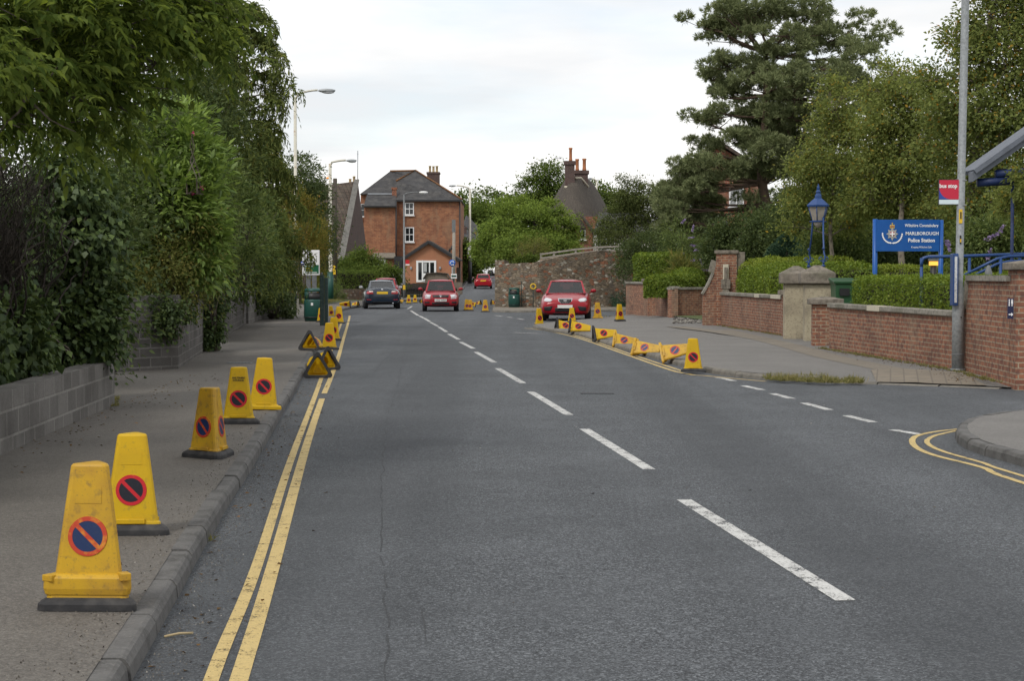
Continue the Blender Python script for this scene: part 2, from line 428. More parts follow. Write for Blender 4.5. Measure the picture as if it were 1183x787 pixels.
def worn_paint(name, c, lo, hi, dirt, stretch=(1, 1, 1)):
    q = Mat(name, .7, 0, .35); ob = q.coord('Object')
    col = q.mix(q.ramp(q.noise(ob, 26, 5, .7), .42, .72, 0, .55), c, dirt)
    col = q.mix(q.ramp(q.noise(ob, 130, 3, .7), .45, .75, 0, .45), col, tuple(x * .55 for x in dirt[:3]) + (1,))
    tr = q.n.new('ShaderNodeBsdfTransparent'); ms = q.n.new('ShaderNodeMixShader')
    f = q.math('ADD', q.math('MULTIPLY', q.noise(ob, 75, 5, .75), .6), q.math('MULTIPLY', q.noise(ob, 7, 5, .6), .4))
    q.l.new(q.ramp(f, lo, hi), ms.inputs[0])
    q.l.new(q.b.outputs[0], ms.inputs[1]); q.l.new(tr.outputs[0], ms.inputs[2])
    out = [x for x in q.n if x.type == 'OUTPUT_MATERIAL'][0]; q.l.new(ms.outputs[0], out.inputs[0])
    return q.done(col)
M['line_y'] = worn_paint('worn_yellow_line', (.56, .42, .17, 1), .55, .59, (.36, .27, .12, 1))
M['line_w'] = worn_paint('worn_white_line', (.58, .58, .56, 1), .505, .57, (.36, .36, .35, 1))

def sheet(name, xs, ys, zf, m):
    b = MB(); nx = len(xs)
    vs = [(x, y, zf(y)) for y in ys for x in xs]
    fs = [(j * nx + i, j * nx + i + 1, (j + 1) * nx + i + 1, (j + 1) * nx + i) for j in range(len(ys) - 1) for i in range(nx - 1)]
    b.add(vs, fs); return structure(b.build(name, m))
ysteps = [-120, -20] + list(range(0, 261, 5)) + [400, 800, 1600]
sheet('ground', [-1500, -60, -10, 10, 60, 1500], ysteps, lambda y: hill(y) - .06, M['ground'])
sheet('road', [-30, -10, 0, 10, 34], [-12] + list(range(0, 131, 5)), lambda y: 0.0, M['road'])
sheet('hill_road', [-5.2, -2, 1.2], list(range(130, 261, 5)), lambda y: hill(y), M['road'])

def smooth_path(pts, step=.6):
    """Catmull-Rom through the points, resampled"""
    pts = [Vector(p) for p in pts]; out = []
    for i in range(len(pts) - 1):
        p0 = pts[max(i - 1, 0)]; p1 = pts[i]; p2 = pts[i + 1]; p3 = pts[min(i + 2, len(pts) - 1)]
        n = max(1, int((p2 - p1).length / step))
        for k in range(n):
            t = k / n
            out.append(.5 * ((2 * p1) + (p2 - p0) * t + (2 * p0 - 5 * p1 + 4 * p2 - p3) * t * t + (3 * p1 - p0 - 3 * p2 + p3) * t ** 3))
    out.append(pts[-1]); return out
def resample(path, d):
    out = [path[0].copy()]; acc = 0
    for a, b in zip(path, path[1:]):
        L = (b - a).length
        if L < 1e-9: continue
        t = d - acc
        while t <= L:
            out.append(a + (b - a) * (t / L)); t += d
        acc = (acc + L) % d
    return out
def side_off(path, off):
    """offset to the left of the walking direction by off"""
    out = []
    for i, p in enumerate(path):
        d = path[min(i + 1, len(path) - 1)] - path[max(i - 1, 0)]; d.z = 0; d.normalize()
        out.append(p + Vector((-d.y, d.x, 0)) * off)
    return out
def strip(name, pts, wd, m, z=.004, dashes=None):
    b = MB()
    for seg in (dashes or [pts]):
        seg = [Vector((p[0], p[1], 0)) for p in seg]
        l, r = side_off(seg, wd / 2), side_off(seg, -wd / 2); n = len(seg)
        zz = [hill(p.y) + z for p in seg]
        vs = [(p.x, p.y, q) for p, q in zip(l, zz)] + [(p.x, p.y, q) for p, q in zip(r, zz)]
        b.add(vs, [(i, i + n, i + n + 1, i + 1) for i in range(n - 1)])
    return structure(b.build(name, m))
def kerb(name, path, back, m, h=PAV, wd=.125, stone=.915, heights=None):
    """kerb stones along the path; back=+1 when the pavement is to the left of the walking direction"""
    b = MB(); pts = resample(path, stone)
    for i in range(len(pts) - 1):
        a, c = pts[i].copy(), pts[i + 1].copy(); d = (c - a).normalized(); nrm = Vector((-d.y, d.x, 0)) * back
        a += d * .011; c -= d * .011
        j = Vector((rnd.uniform(-.006, .006), rnd.uniform(-.006, .006), 0)); dz = rnd.uniform(-.010, .005)
        z1 = h + dz if heights is None else heights((a.y + c.y) / 2, (a.x + c.x) / 2) + dz
        prof = [(0, -.05), (0.012, z1 - .035), (.03, z1 - .008), (.045, z1), (wd, z1 + .001), (wd, -.05)]
        vs = []
        for p in (a, c):
            for o, z in prof: q = p + nrm * o + j; vs.append((q.x, q.y, z + hill(q.y)))
        k = len(prof)
        fs = [(t, (t + 1) % k, (t + 1) % k + k, t + k) for t in range(k)] + [tuple(range(k)), tuple(reversed(range(k, 2 * k)))]
        if back < 0: fs = [tuple(reversed(f)) for f in fs]
        b.add(vs, fs)
    return structure(b.build(name, m))
def ngon(name, pts, z, m):
    b = MB(); b.poly([(p[0], p[1], z + hill(p[1])) for p in pts])
    o = b.build(name, m)
    if o.data.polygons[0].normal.z < 0: o.data.flip_normals()
    bm = bmesh.new(); bm.from_mesh(o.data); bmesh.ops.triangulate(bm, faces=bm.faces[:]); bm.to_mesh(o.data); bm.free()
    return structure(o)

# ---- left kerb and pavement
KL = [(-1.05, -4), (-.93, 0), (-1.54, 7.5), (-1.79, 10.3), (-2.28, 16.3), (-3.25, 27.7), (-3.93, 35.4), (-5.2, 50.5), (-6.55, 66), (-7.35, 76), (-7.65, 83), (-7.5, 90),
      (-7.2, 98), (-6.85, 105), (-6.0, 111), (-4.6, 116), (-4.0, 121), (-3.9, 132), (-4.3, 150), (-4.9, 200)]
KL = [(-1.05 + .1, -4)] + KL[1:]
kl = smooth_path([(x, y, 0) for x, y in KL], .5)
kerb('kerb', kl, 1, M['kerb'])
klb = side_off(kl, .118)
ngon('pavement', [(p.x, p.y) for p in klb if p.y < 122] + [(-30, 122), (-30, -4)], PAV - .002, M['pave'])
# debris gutter and yellow lines
yl = smooth_path([G(*p) for p in [(150, 1100), (244, 787), (296, 657), (335, 535), (364, 457.6), (380.5, 411), (389, 388), (396, 369)]], .4)
yr = smooth_path([G(*p) for p in [(180, 1100), (276, 787), (311.5, 669.6), (354.5, 514), (372, 461)]], .4)
yr2 = smooth_path([G(*p) for p in [(374.5, 455), (382, 437), (390.5, 414), (397, 391), (402.5, 372), (404, 365)]], .4)
strip('yellow_line', yl, .062, M['line_y'])
strip('yellow_line', yr, .075, M['line_y'], dashes=[yr, yr2])
# centre dashes and the edge dashes across the side road
cd = [((977, 695), (790, 578)), ((750, 543), (675, 496)), ((657.5, 480), (613, 453)), ((604, 443), (575, 426)), ((571, 419), (550, 407)), ((547, 403), (532, 395.4)),
      ((530, 392.5), (518.5, 386)), ((516, 383.7), (507, 378)), ((505.7, 377), (497.6, 372.7)), ((497, 372), (490.5, 368)), ((490, 368), (484.4, 365)),
      ((483, 364.6), (474.5, 359)), ((471, 357), (476, 354))]
strip('centre_line', None, .105, M['line_w'], dashes=[[G(*a), (G(*a) + G(*b)) / 2, G(*b)] for a, b in cd])
ed = [((829, 436.5), (848, 440.5)), ((859, 446), (881, 451)), ((892, 455), (915, 461)), ((928.5, 466), (958, 474)), ((977, 480.5), (1009, 488.3)), ((1031, 497), (1062, 502.3)),
      ((572, 364.6), (580, 365.6)), ((586, 366.4), (592, 367.2)), ((598, 368.2), (605, 369.4)), ((594, 384.4), (622, 385.6))]
strip('junction_dashes', None, .11, M['line_w'], dashes=[[G(*a), (G(*a) + G(*b)) / 2, G(*b)] for a, b in ed])
# right-hand kerb, past the fallen cones and round into the side road
KR = [G(*p) for p in [(735, 365), (690, 370.0), (645, 374.3), (622, 377.0), (616, 379.5), (640, 384.5), (667, 388.0), (700, 399), (740, 410.5), (780, 422), (812, 430), (850, 436), (890, 439.5),
                      (960, 443), (1010, 444.5), (1100, 447.5), (1200, 452)]]
kr = smooth_path(KR, .4)
def kr_h(y, x):
    k = min(1, max(0, (x - 4.1) / 1.3)); return .09 - .068 * k * k * (3 - 2 * k)
def drop_z(x, y):
    d = min((Vector((x, y, 0)) - p).length for p in kr[::2]); k = min(1, max(0, (x - 4.1) / 1.3)); k = k * k * (3 - 2 * k); f = max(0, 1 - d / 2.2); f = f * f * (3 - 2 * f)
    return (PAV - .012) - .066 * k * f
def ngon_grid(name, pts, zf, m, step, lift=0.0, ylim=None):
    bm = bmesh.new(); bm.faces.new([bm.verts.new((p[0], p[1], 0)) for p in pts])
    xs = [p[0] for p in pts]; ys = [p[1] for p in pts]
    for ax, lo, hi in ((0, min(xs), min(max(xs), 12)), (1, min(ys), min(max(ys), 34))):
        c = lo + step
        while c < hi:
            bmesh.ops.bisect_plane(bm, geom=bm.verts[:] + bm.edges[:] + bm.faces[:], plane_co=(c, 0, 0) if ax == 0 else (0, c, 0), plane_no=(1, 0, 0) if ax == 0 else (0, 1, 0)); c += step
    bmesh.ops.triangulate(bm, faces=bm.faces[:])
    for v in bm.verts: v.co.z = zf(v.co.x, v.co.y) + lift
    bm.normal_update()
    if sum(f.normal.z for f in bm.faces) < 0: bmesh.ops.reverse_faces(bm, faces=bm.faces[:])
    me = bpy.data.meshes.new(name); bm.to_mesh(me); bm.free(); me.materials.append(m); o = bpy.data.objects.new(name, me); C.objects.link(o); return structure(o)
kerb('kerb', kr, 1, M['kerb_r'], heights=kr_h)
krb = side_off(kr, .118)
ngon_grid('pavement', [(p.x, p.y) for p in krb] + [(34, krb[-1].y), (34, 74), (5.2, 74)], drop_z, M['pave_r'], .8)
strip('yellow_line', smooth_path([G(*p) for p in [(606, 379.5), (628, 382), (667, 390.5), (722, 409.5), (782, 430), (815, 434.5), (845, 437.5), (885, 441)]], .4), .07, M['line_y'])
strip('yellow_line', smooth_path([G(*p) for p in [(612, 378.8), (634, 381.2), (672, 390), (727, 408.8), (788, 429)]], .4), .06, M['line_y'])
# paler reinstated strips and tactile paving on the right pavement
strip('pavement_patch', smooth_path([G(u, v, .1) for u, v in [(835, 381), (900, 396), (960, 412), (1040, 428)]], .5), .55, M['patch'], PAV - .012 + .004)
strip('pavement_patch', smooth_path([G(u, v, .1) for u, v in [(780, 377), (830, 383), (880, 391)]], .5), .6, M['patch'], PAV - .012 + .006)
q = Mat('tactile_paving', .9, 0, .3); uvc = q.coord('Object', (1, 1, 1), (0, 0, R(12)))
bt = q.n.new('ShaderNodeTexBrick'); bt.offset = 0; bt.inputs['Scale'].default_value = 1; bt.inputs['Brick Width'].default_value = .2; bt.inputs['Row Height'].default_value = .2; bt.inputs['Mortar Size'].default_value = .012
bt.inputs['Color1'].default_value = (.235, .20, .155, 1); bt.inputs['Color2'].default_value = (.20, .172, .135, 1); bt.inputs['Mortar'].default_value = (.15, .13, .105, 1)
q.l.new(uvc, bt.inputs['Vector'])
M['tactile'] = q.done(q.mix(q.ramp(q.noise(uvc, 4, 6), .45, .7, 0, .6), bt.outputs[0], (.13, .12, .10, 1)))
ngon_grid('tactile_paving', [(p.x, p.y) for p in krb if 5.35 < p.x < 7.0] + [(6.95, 27.6), (6.3, 28.6), (5.7, 28.3)], drop_z, M['tactile'], .25, .012)
# second right-hand corner
K2 = [Vector((5.95, -4, 0)), Vector((5.45, 2, 0)), Vector((4.92, 8, 0))] + [G(*p) for p in [(1183, 540), (1136, 527), (1113, 518), (1104, 510), (1104, 502), (1112, 495), (1140, 488), (1200, 481), (1330, 472)]]
k2 = smooth_path(K2, .3)
kerb('kerb', k2, -1, M['kerb'], stone=.6)
k2b = side_off(k2, -.118)
ngon('pavement', [(p.x, p.y) for p in k2b] + [(20, k2b[-1].y), (20, k2b[0].y)], PAV - .002, M['pave_r'])
strip('yellow_line', smooth_path([Vector((5.5, -4, 0)), Vector((4.50, 8, 0))] + [G(*p) for p in [(1183, 559), (1136, 541), (1079, 526.5), (1058, 517), (1054, 508), (1064, 502.5), (1088, 498.2), (1110, 496)]], .25), .06, M['line_y'])
strip('yellow_line', smooth_path([Vector((5.67, -4, 0)), Vector((4.67, 8, 0))] + [G(*p) for p in [(1183, 551), (1136, 535.5), (1092, 523), (1074, 515), (1071, 509), (1081, 503.5), (1098, 499.5), (1112, 497.3)]], .25), .05, M['line_y'])
# strip of pavement below the stone wall, grass verge on the left
KW = smooth_path([G(*p) for p in [(571, 349), (569, 358.5), (575, 361), (640, 361), (730, 359.5)]], .5)
kerb('kerb', KW, 1, M['kerb_r'])
ngon('pavement', [(p.x, p.y) for p in side_off(KW, .118)] + [(9, 92), (-.9, 93)], PAV - .002, M['patch'])
ngon('grass_verge', [(-12.6, 92), (-9.6, 92), (-9.5, 103), (-8.6, 108), (-25, 108), (-25, 92)], PAV + .02, M['lawn'])
ngon('garden_soil', [(-4.75, -4), (-4.75, 20.4), (-6.3, 28.4), (-9.3, 60), (-10, 75), (-28, 90), (-29, -4)], PAV + .03, M['soil'])
ngon('garden_lawn', [(7.3, 25.6), (7.6, 29), (7.0, 37.8), (7.2, 44.4), (6.5, 54), (5.6, 66), (4.8, 71.5), (5, 73), (33, 73), (33, 25.6)], PAV + .05, M['lawn'])
# cracks, seams and dark repair marks in the road
def crack(pts, wd, jit=.03):
    p = smooth_path([G(*q) for q in pts], .12)
    p = [Vector((a.x + jit * mnoise.noise(a * 2.3), a.y + jit * mnoise.noise(a * 2.1 + Vector((9, 0, 0))), 0)) for a in p]
    return p
cr = [([(474, 350), (472, 380), (466, 411), (458, 452), (447, 483), (443, 535), (441, 628), (446, 711), (447, 800)], .014),
      ([(430, 366), (452, 372), (472, 380)], .03), ([(433, 430), (445, 415), (460, 405)], .025), ([(410, 399), (520, 398), (640, 400)], .03),
      ([(376, 545), (440, 540)], .012), ([(640, 459), (700, 457), (745, 456)], .03), ([(372, 477), (400, 484), (409, 494)], .014), ([(366, 518), (400, 516)], .012),
      ([(440, 640), (380, 645)], .01), ([(486, 700), (492, 740), (484, 790)], .01), ([(733, 435), (780, 436), (806, 436)], .03)]
b = MB()
for pts, wd in cr:
    s = crack(pts, wd); l, r = side_off(s, wd / 2), side_off(s, -wd / 2)
    for i in range(len(s) - 1):
        if mnoise.noise(s[i] * 1.7) < -.3 or mnoise.noise(s[i] * 6.1) < -.3: continue
        k = .6 + .5 * mnoise.noise(s[i] * 5)
        a0, a1 = s[i] + (l[i] - s[i]) * k, s[i + 1] + (l[i + 1] - s[i + 1]) * k
        b0, b1 = s[i] + (r[i] - s[i]) * k, s[i + 1] + (r[i + 1] - s[i + 1]) * k
        b.add([(p.x, p.y, .0022) for p in (a0, b0, b1, a1)], [(0, 1, 2, 3)])
structure(b.build('road_cracks', M['crack']))
# grit and small stones in the left gutter
b = MB()
for i in range(4200):
    y = 5.5 + 24 * rnd.random() ** 1.8
    k = min(range(len(kl)), key=lambda t: abs(kl[t].y - y)); base = kl[k]
    off = abs(rnd.gauss(0, .14)) + .01
    s = rnd.uniform(.002, .006) * (1.8 if rnd.random() < .04 else 1)
    c = (base.x + off, y, s * .4)
    vs = [(c[0] + rnd.uniform(-1, 1) * s, c[1] + rnd.uniform(-1, 1) * s, c[2] + dz * s) for dz in (-.4, -.4, -.4, .7)]
    b.add(vs, [(0, 2, 1), (0, 1, 3), (1, 2, 3), (2, 0, 3)])
for i in range(900):        # on the pavement behind the kerb
    y = 6 + 14 * rnd.random() ** 1.5
    k = min(range(len(kl)), key=lambda t: abs(kl[t].y - y)); base = kl[k]
    off = .13 + abs(rnd.gauss(0, .16)); s = rnd.uniform(.003, .009)
    c = (base.x - off, y, PAV + s * .3)
    vs = [(c[0] + rnd.uniform(-1, 1) * s, c[1] + rnd.uniform(-1, 1) * s, c[2] + dz * s) for dz in (-.4, -.4, -.4, .7)]
    b.add(vs, [(0, 2, 1), (0, 1, 3), (1, 2, 3), (2, 0, 3)])
for i in range(70):          # pale flecks scattered over the carriageway
    y = rnd.uniform(7, 30); x = -1.2 - (y - 7.5) * .085 + rnd.uniform(.6, 6.5); s = rnd.uniform(.005, .013)
    vs = [(x + rnd.uniform(-1, 1) * s * 1.6, y + rnd.uniform(-1, 1) * s, .003 + dz * s) for dz in (-.2, -.2, -.2, .5)]
    b.add(vs, [(0, 2, 1), (0, 1, 3), (1, 2, 3), (2, 0, 3)])
M['grit'] = leaf('grit', (.08, .072, .064, 1), (.22, .20, .17, 1), 0, c3=(.42, .40, .36, 1))
stuff(b.build('grit', M['grit']))
# ================================================================== WALLS AND BUILDINGS
M['block'] = brick('grey_blockwork', (.19, .18, .168, 1), (.13, .123, .115, 1), (.26, .25, .23, 1), .45, .225, .014, gst=.6, rough=.95, bumpst=.8)
M['block_dark'] = brick('dark_blockwork', (.14, .13, .122, 1), (.09, .085, .08, 1), (.20, .19, .178, 1), .45, .15, .014, gst=.75, rough=.95, bumpst=.8)
M['brick_wall'] = brick('garden_wall_brick', (.37, .155, .088, 1), (.22, .088, .058, 1), (.36, .29, .205, 1), .225, .077, .011, gst=.4, tone=(.13, .065, .055, 1))
M['brick_house'] = brick('orange_brick', (.36, .155, .078, 1), (.25, .095, .052, 1), (.32, .22, .14, 1), .45, .15, .010, grime=(.15, .07, .045, 1), gst=.6, tone=(.17, .075, .05, 1), tsc=3.2)
M['brick_new'] = brick('new_orange_brick', (.40, .165, .088, 1), (.36, .14, .075, 1), (.36, .22, .14, 1), .225, .075, .010, grime=(.28, .12, .07, 1), gst=.3)
M['brick_dark'] = brick('dark_brick', (.11, .06, .052, 1), (.075, .045, .042, 1), (.14, .11, .10, 1), .225, .075, .010, gst=.5)
M['brick_cottage'] = brick('cottage_brick', (.36, .11, .05, 1), (.22, .065, .04, 1), (.33, .24, .17, 1), .3, .1, .012, gst=.5, tone=(.15, .06, .04, 1))
M['slate'] = brick('roof_slate', (.058, .058, .061, 1), (.036, .036, .039, 1), (.024, .024, .025, 1), .35, .22, .012, grime=(.115, .108, .10, 1), gst=.7, rough=.7)
M['tile'] = brick('brown_roof_tile', (.105, .072, .055, 1), (.07, .05, .042, 1), (.03, .024, .02, 1), .3, .33, .03, grime=(.13, .115, .09, 1), gst=.6, rough=.85, bumpst=1, offset=0)
M['ridge'] = speckled('ridge_tile', (.20, .095, .04, 1), [(5, 5, (.09, .07, .05, 1), .45, .7, .7)], .9)
M['verge'] = speckled('grey_verge', (.16, .155, .14, 1), [(4, 6, (.09, .085, .08, 1), .45, .7, .8)], .9)
M['gutter'] = paint('black_gutter', (.014, .014, .016, 1), .5)
M['frame'] = paint('white_frame', (.74, .74, .74, 1), .45)
M['pot'] = speckled('clay_pot', (.40, .16, .07, 1), [(5, 4, (.28, .10, .05, 1), .45, .7, .7)], .85)
M['pot_pale'] = speckled('buff_pot', (.42, .33, .19, 1), [(5, 4, (.28, .20, .12, 1), .45, .7, .7)], .85)
M['render'] = speckled('pale_render', (.55, .54, .50, 1), [(2, 5, (.42, .41, .38, 1), .45, .7, .7)], .9)
M['lead'] = speckled('grey_lead', (.30, .32, .35, 1), [(4, 5, (.22, .235, .26, 1), .45, .7, .7)], .6)
M['porch_grey'] = speckled('porch_grey', (.13, .145, .175, 1), [(4, 5, (.09, .10, .12, 1), .45, .7, .7)], .6)
M['beam_navy'] = speckled('beam_navy', (.012, .028, .10, 1), [(4, 5, (.008, .018, .06, 1), .45, .7, .7)], .5)
q = Mat('rubble_stone', .95, 0, .2); ob = q.coord('Object')
vo = q.n.new('ShaderNodeTexVoronoi'); vo.inputs['Scale'].default_value = 5.5; vo.inputs['Randomness'].default_value = 1; q.l.new(q.coord('Object', (1, 1, 1.7)), vo.inputs['Vector'])
vd = q.n.new('ShaderNodeTexVoronoi'); vd.feature = 'DISTANCE_TO_EDGE'; vd.inputs['Scale'].default_value = 5.5; q.l.new(q.coord('Object', (1, 1, 1.7)), vd.inputs['Vector'])
rr = q.n.new('ShaderNodeValToRGB'); cr_ = rr.color_ramp; cr_.interpolation = 'CONSTANT'
for i, (p_, c_) in enumerate([(0, (.15, .12, .09, 1)), (.25, (.24, .19, .135, 1)), (.5, (.17, .145, .12, 1)), (.68, (.28, .225, .165, 1)), (.82, (.27, .115, .065, 1)), (.93, (.45, .42, .36, 1))]):
    e = cr_.elements[i] if i < 2 else cr_.elements.new(p_); e.position = p_; e.color = c_
sp = q.n.new('ShaderNodeSeparateColor'); q.l.new(vo.outputs['Color'], sp.inputs[0]); q.l.new(sp.outputs[0], rr.inputs[0])
col = q.mix(q.ramp(vd.outputs['Distance'], .0, .06, .7, 0), rr.outputs[0], (.24, .20, .145, 1))
col = q.mix(q.ramp(q.noise(ob, 1.1, 5), .45, .7, 0, .55), col, (.20, .17, .125, 1))
q.bump(q.ramp(vd.outputs['Distance'], 0, .12), .9, .04)
M['rubble'] = q.done(q.mix(q.ramp(q.noise(ob, 16, 4), .5, .7, 0, .5), col, (.10, .085, .068, 1)))
q = Mat('thatch', .95, 0, .15); ob = q.coord('Object', (5, 5, .7))
col = q.mix(q.ramp(q.noise(ob, 3, 5), .38, .68), (.06, .052, .045, 1), (.125, .108, .09, 1))
q.bump(q.noise(ob, 6, 4), .5, .03)
M['thatch'] = q.done(q.mix(q.ramp(q.noise(q.coord('Object'), .8, 5), .45, .7, 0, .6), col, (.06, .052, .045, 1)))

def wall_run(b, a, c, th, z0, z1, z1b=None, m=None):
    """a straight piece of wall; thickness goes to the left of a->c"""
    a, c = Vector((a[0], a[1], 0)), Vector((c[0], c[1], 0)); d = (c - a).normalized(); n = Vector((-d.y, d.x, 0)) * th
    z1b = z1 if z1b is None else z1b
    q = [a, c, c + n, a + n]; zt = [z1, z1b, z1b, z1]
    vs = [(p.x, p.y, z0) for p in q] + [(p.x, p.y, z) for p, z in zip(q, zt)]
    return b.add(vs, [(3, 2, 1, 0), (4, 5, 6, 7), (0, 1, 5, 4), (1, 2, 6, 5), (2, 3, 7, 6), (3, 0, 4, 7)], m, False)

# ---- left: grey block walls
b = MB()
wl_pts = [(-3.35, 2), (-4.27, 14.9), (-4.6, 20.6)]
for a, c in zip(wl_pts, wl_pts[1:]): wall_run(b, a, c, .22, -.05, .62)
tag(b.build('block_wall', M['block']), 'low grey block wall under the ivy, nearest to the first cones', 'wall')
b = MB()
e0, e1, e2 = G(136, 430, .1), G(206, 426, .1), G(236, 405.5, .1)
wall_run(b, e0, e1, .2, 0, 1.28)
wall_run(b, (e1.x, e1.y), (e2.x, e2.y), .2, 0, 1.28)
tag(b.build('block_wall', M['block_dark']), 'dark mortared block wall with a corner, past the gap', 'wall')
e3, e4 = G(250, 395.5, .1), G(286, 373, .1)
b = MB(); wall_run(b, e3, e4, .2, 0, 1.25)
tag(b.build('block_wall', M['block_dark']), 'dark block wall beyond the ivy covered gate post', 'wall')
e5, e6 = G(287, 374, .1), G(303, 369, .1)
b = MB(); wall_run(b, e5, e6, 1.2, 0, 1.12); wall_run(b, e6, G(316, 366, .1), .2, 0, .95)
tag(b.build('block_pier', M['block']), 'short pale block wall end beneath the dark shrubs', 'wall')
for u, v, top, lab in ((239.5, 404.5, 285, 'slim black gate post wrapped in ivy'), (248, 399, 346, 'short brown timber gate post beside the ivy')):
    p = G(u, v, .1); zt = Z_(top, p.y); b = MB(); b.box((p.x, p.y, zt / 2), (.10, .10, zt)); tag(b.build('gate_post', M['black'] if top < 300 else M['wood_dark'], bevel=.01), lab, 'post')
p = P(185.5, 300, 29.5); b = MB(); b.box((p.x, p.y, (1.2 + Z_(283, 29.5)) / 2), (.085, .085, Z_(283, 29.5) - 1.2 + .1))
tag(b.build('iron_post', M['black'], bevel=.008), 'black square iron post standing on the dark block wall', 'post')

# ---- right: brick garden wall pieces
def coping(b, a, c, z, z1=None, th=.34, h=.09):
    a, c = Vector((a[0], a[1], 0)), Vector((c[0], c[1], 0)); d = (c - a).normalized(); n = Vector((-d.y, d.x, 0))
    wall_run(b, a - n * .055 - d * .002, c - n * .055 + d * .002, th, z, z + h, None if z1 is None else z1 + h)
    return b
def brick_run(label, a, c, zt, zb=0.0, patches=()):
    w_ = MB(); wall_run(w_, a, c, .225, zb - .1, zt)
    o = tag(w_.build('garden_wall', M['brick_wall']), label, 'wall')
    k = MB(); coping(k, a, c, zt + .001); k.build('coping', M['concrete'], o, bevel=.012)
    a, c = Vector((a[0], a[1], 0)), Vector((c[0], c[1], 0)); d = (c - a).normalized(); n = Vector((-d.y, d.x, 0))
    for t0, t1 in patches:
        k = MB(); wall_run(k, a.lerp(c, t0) - n * .059, a.lerp(c, t1) - n * .059, .35, zt - .003, zt + .095); k.build('coping_patch', M['concrete_new'], o)
    return o
A1 = G(1111, 427, .1); A2 = G(958, 402, .1)
brick_run('low red brick wall between the steel pole and the stone gate piers', A2, A1, Z_(365, A1.y) - .02, patches=[(.36, .46)])
# swept-up high part to the brick gate pier
A0 = G(1166, 441, .1)
w_ = MB(); hz = Z_(325, A0.y); lz = Z_(365, A1.y) - .02
d_ = Vector((A0.x - A1.x, A0.y - A1.y, 0)).normalized(); n_ = Vector((-d_.y, d_.x, 0)) * -.225
cs = [Vector((A1.x, A1.y, 0)), Vector((A0.x, A0.y, 0))]; L_ = (cs[1] - cs[0]).length
prof = [(0, 0)] + [(0, lz)] + [(.05 + .40 * math.sin(t * math.pi / 2) * 1.0, lz + (hz - lz) * (1 - math.cos(t * math.pi / 2)) ** .9) for t in (.0, .2, .4, .6, .8, .93, 1)] + [(L_ - .02, hz), (L_ - .02, 0)]
vs = [(cs[0] + d_ * s_).to_tuple()[:2] + (z_,) for s_, z_ in prof]; k_ = len(vs)
nn_ = Vector((d_.y, -d_.x, 0)) * -.225
vb = [(x + nn_.x, y + nn_.y, z) for x, y, z in vs]
w_.add(vs + vb, [tuple(range(k_)), tuple(reversed(range(k_, 2 * k_)))] + [(i, (i + 1) % k_, (i + 1) % k_ + k_, i + k_) for i in range(k_)], 0, False)
hw = tag(w_.build('garden_wall', M['brick_wall']), 'tall end of brick wall that sweeps up in a curve to the gate pier', 'wall')
k = MB(); off = -nn_.normalized() * .05
top = [(cs[0] + d_ * s_ + Vector((0, 0, z_))) for s_, z_ in prof[1:-1]]
for a, c in zip(top, top[1:]):
    if (c - a).length < .01: continue
    dd = (c - a).normalized(); up = Vector((0, 0, 1)) - dd * dd.z; up = up.normalized() if up.length > .05 else -d_
    if dd.z > .97: up = -d_
    q4 = [a + off, c + off, c + off + up * .085, a + off + up * .085]; th = nn_.normalized() * .33
    k.add([p for p in q4] + [p + th for p in q4], [(3, 2, 1, 0), (4, 5, 6, 7), (0, 1, 5, 4), (1, 2, 6, 5), (2, 3, 7, 6), (3, 0, 4, 7)])
k.build('coping', M['concrete'], hw)
def cap(b, c, wx, wy, z, h=.10, peak=.06, rz=0):
    cr, sr = math.cos(rz), math.sin(rz); vs = []
    for (x, y, zz) in [(-1, -1, z), (1, -1, z), (1, 1, z), (-1, 1, z), (-1, -1, z + h), (1, -1, z + h), (1, 1, z + h), (-1, 1, z + h), (-.14, -.14, z + h + peak), (.14, -.14, z + h + peak), (.14, .14, z + h + peak), (-.14, .14, z + h + peak)]:
        X, Y = x * wx / 2, y * wy / 2; vs.append((c[0] + X * cr - Y * sr, c[1] + X * sr + Y * cr, zz))
    return b.add(vs, [(3, 2, 1, 0), (0, 1, 5, 4), (1, 2, 6, 5), (2, 3, 7, 6), (3, 0, 4, 7), (4, 5, 9, 8), (5, 6, 10, 9), (6, 7, 11, 10), (7, 4, 8, 11), (8, 9, 10, 11)], None, False)
# gate pier at the right edge of the view
gp = Vector((A0.x + .30, A0.y - .12, 0)); zt = Z_(312, gp.y)
b = MB(); b.box((gp.x, gp.y, zt / 2 - .05), (.60, .56, zt + .1), R(-4)); pier = tag(b.build('gate_pier', M['brick_wall']), 'square red brick gate pier carrying the small toilet sign', 'pier')
b = MB(); cap(b, gp, .74, .70, zt + .002, .10, .05, R(-4)); b.build('pier_cap', M['cap_stone'], pier, bevel=.012)
b = MB(); b.tube([(gp.x - .13, gp.y - .1, zt + .14), (gp.x - .13, gp.y - .1, zt + .40)], .03, 10); b.build('metal_stub', M['chrome'], pier)
# small brick pier right of the stone piers
bp = G(949, 399, .1); zt = Z_(352, bp.y); b = MB(); b.box((bp.x + .1, bp.y + .25, zt / 2 - .05), (.52, .5, zt + .1), R(-6)); o = tag(b.build('brick_pier', M['brick_wall']), 'squat brick pier with flat stone cap, right of the stone gate piers', 'pier')
b = MB(); cap(b, (bp.x + .12, bp.y + .25), .74, .66, zt + .002, .12, .05, R(-6)); b.build('pier_cap', M['cap_stone'], o, bevel=.015)
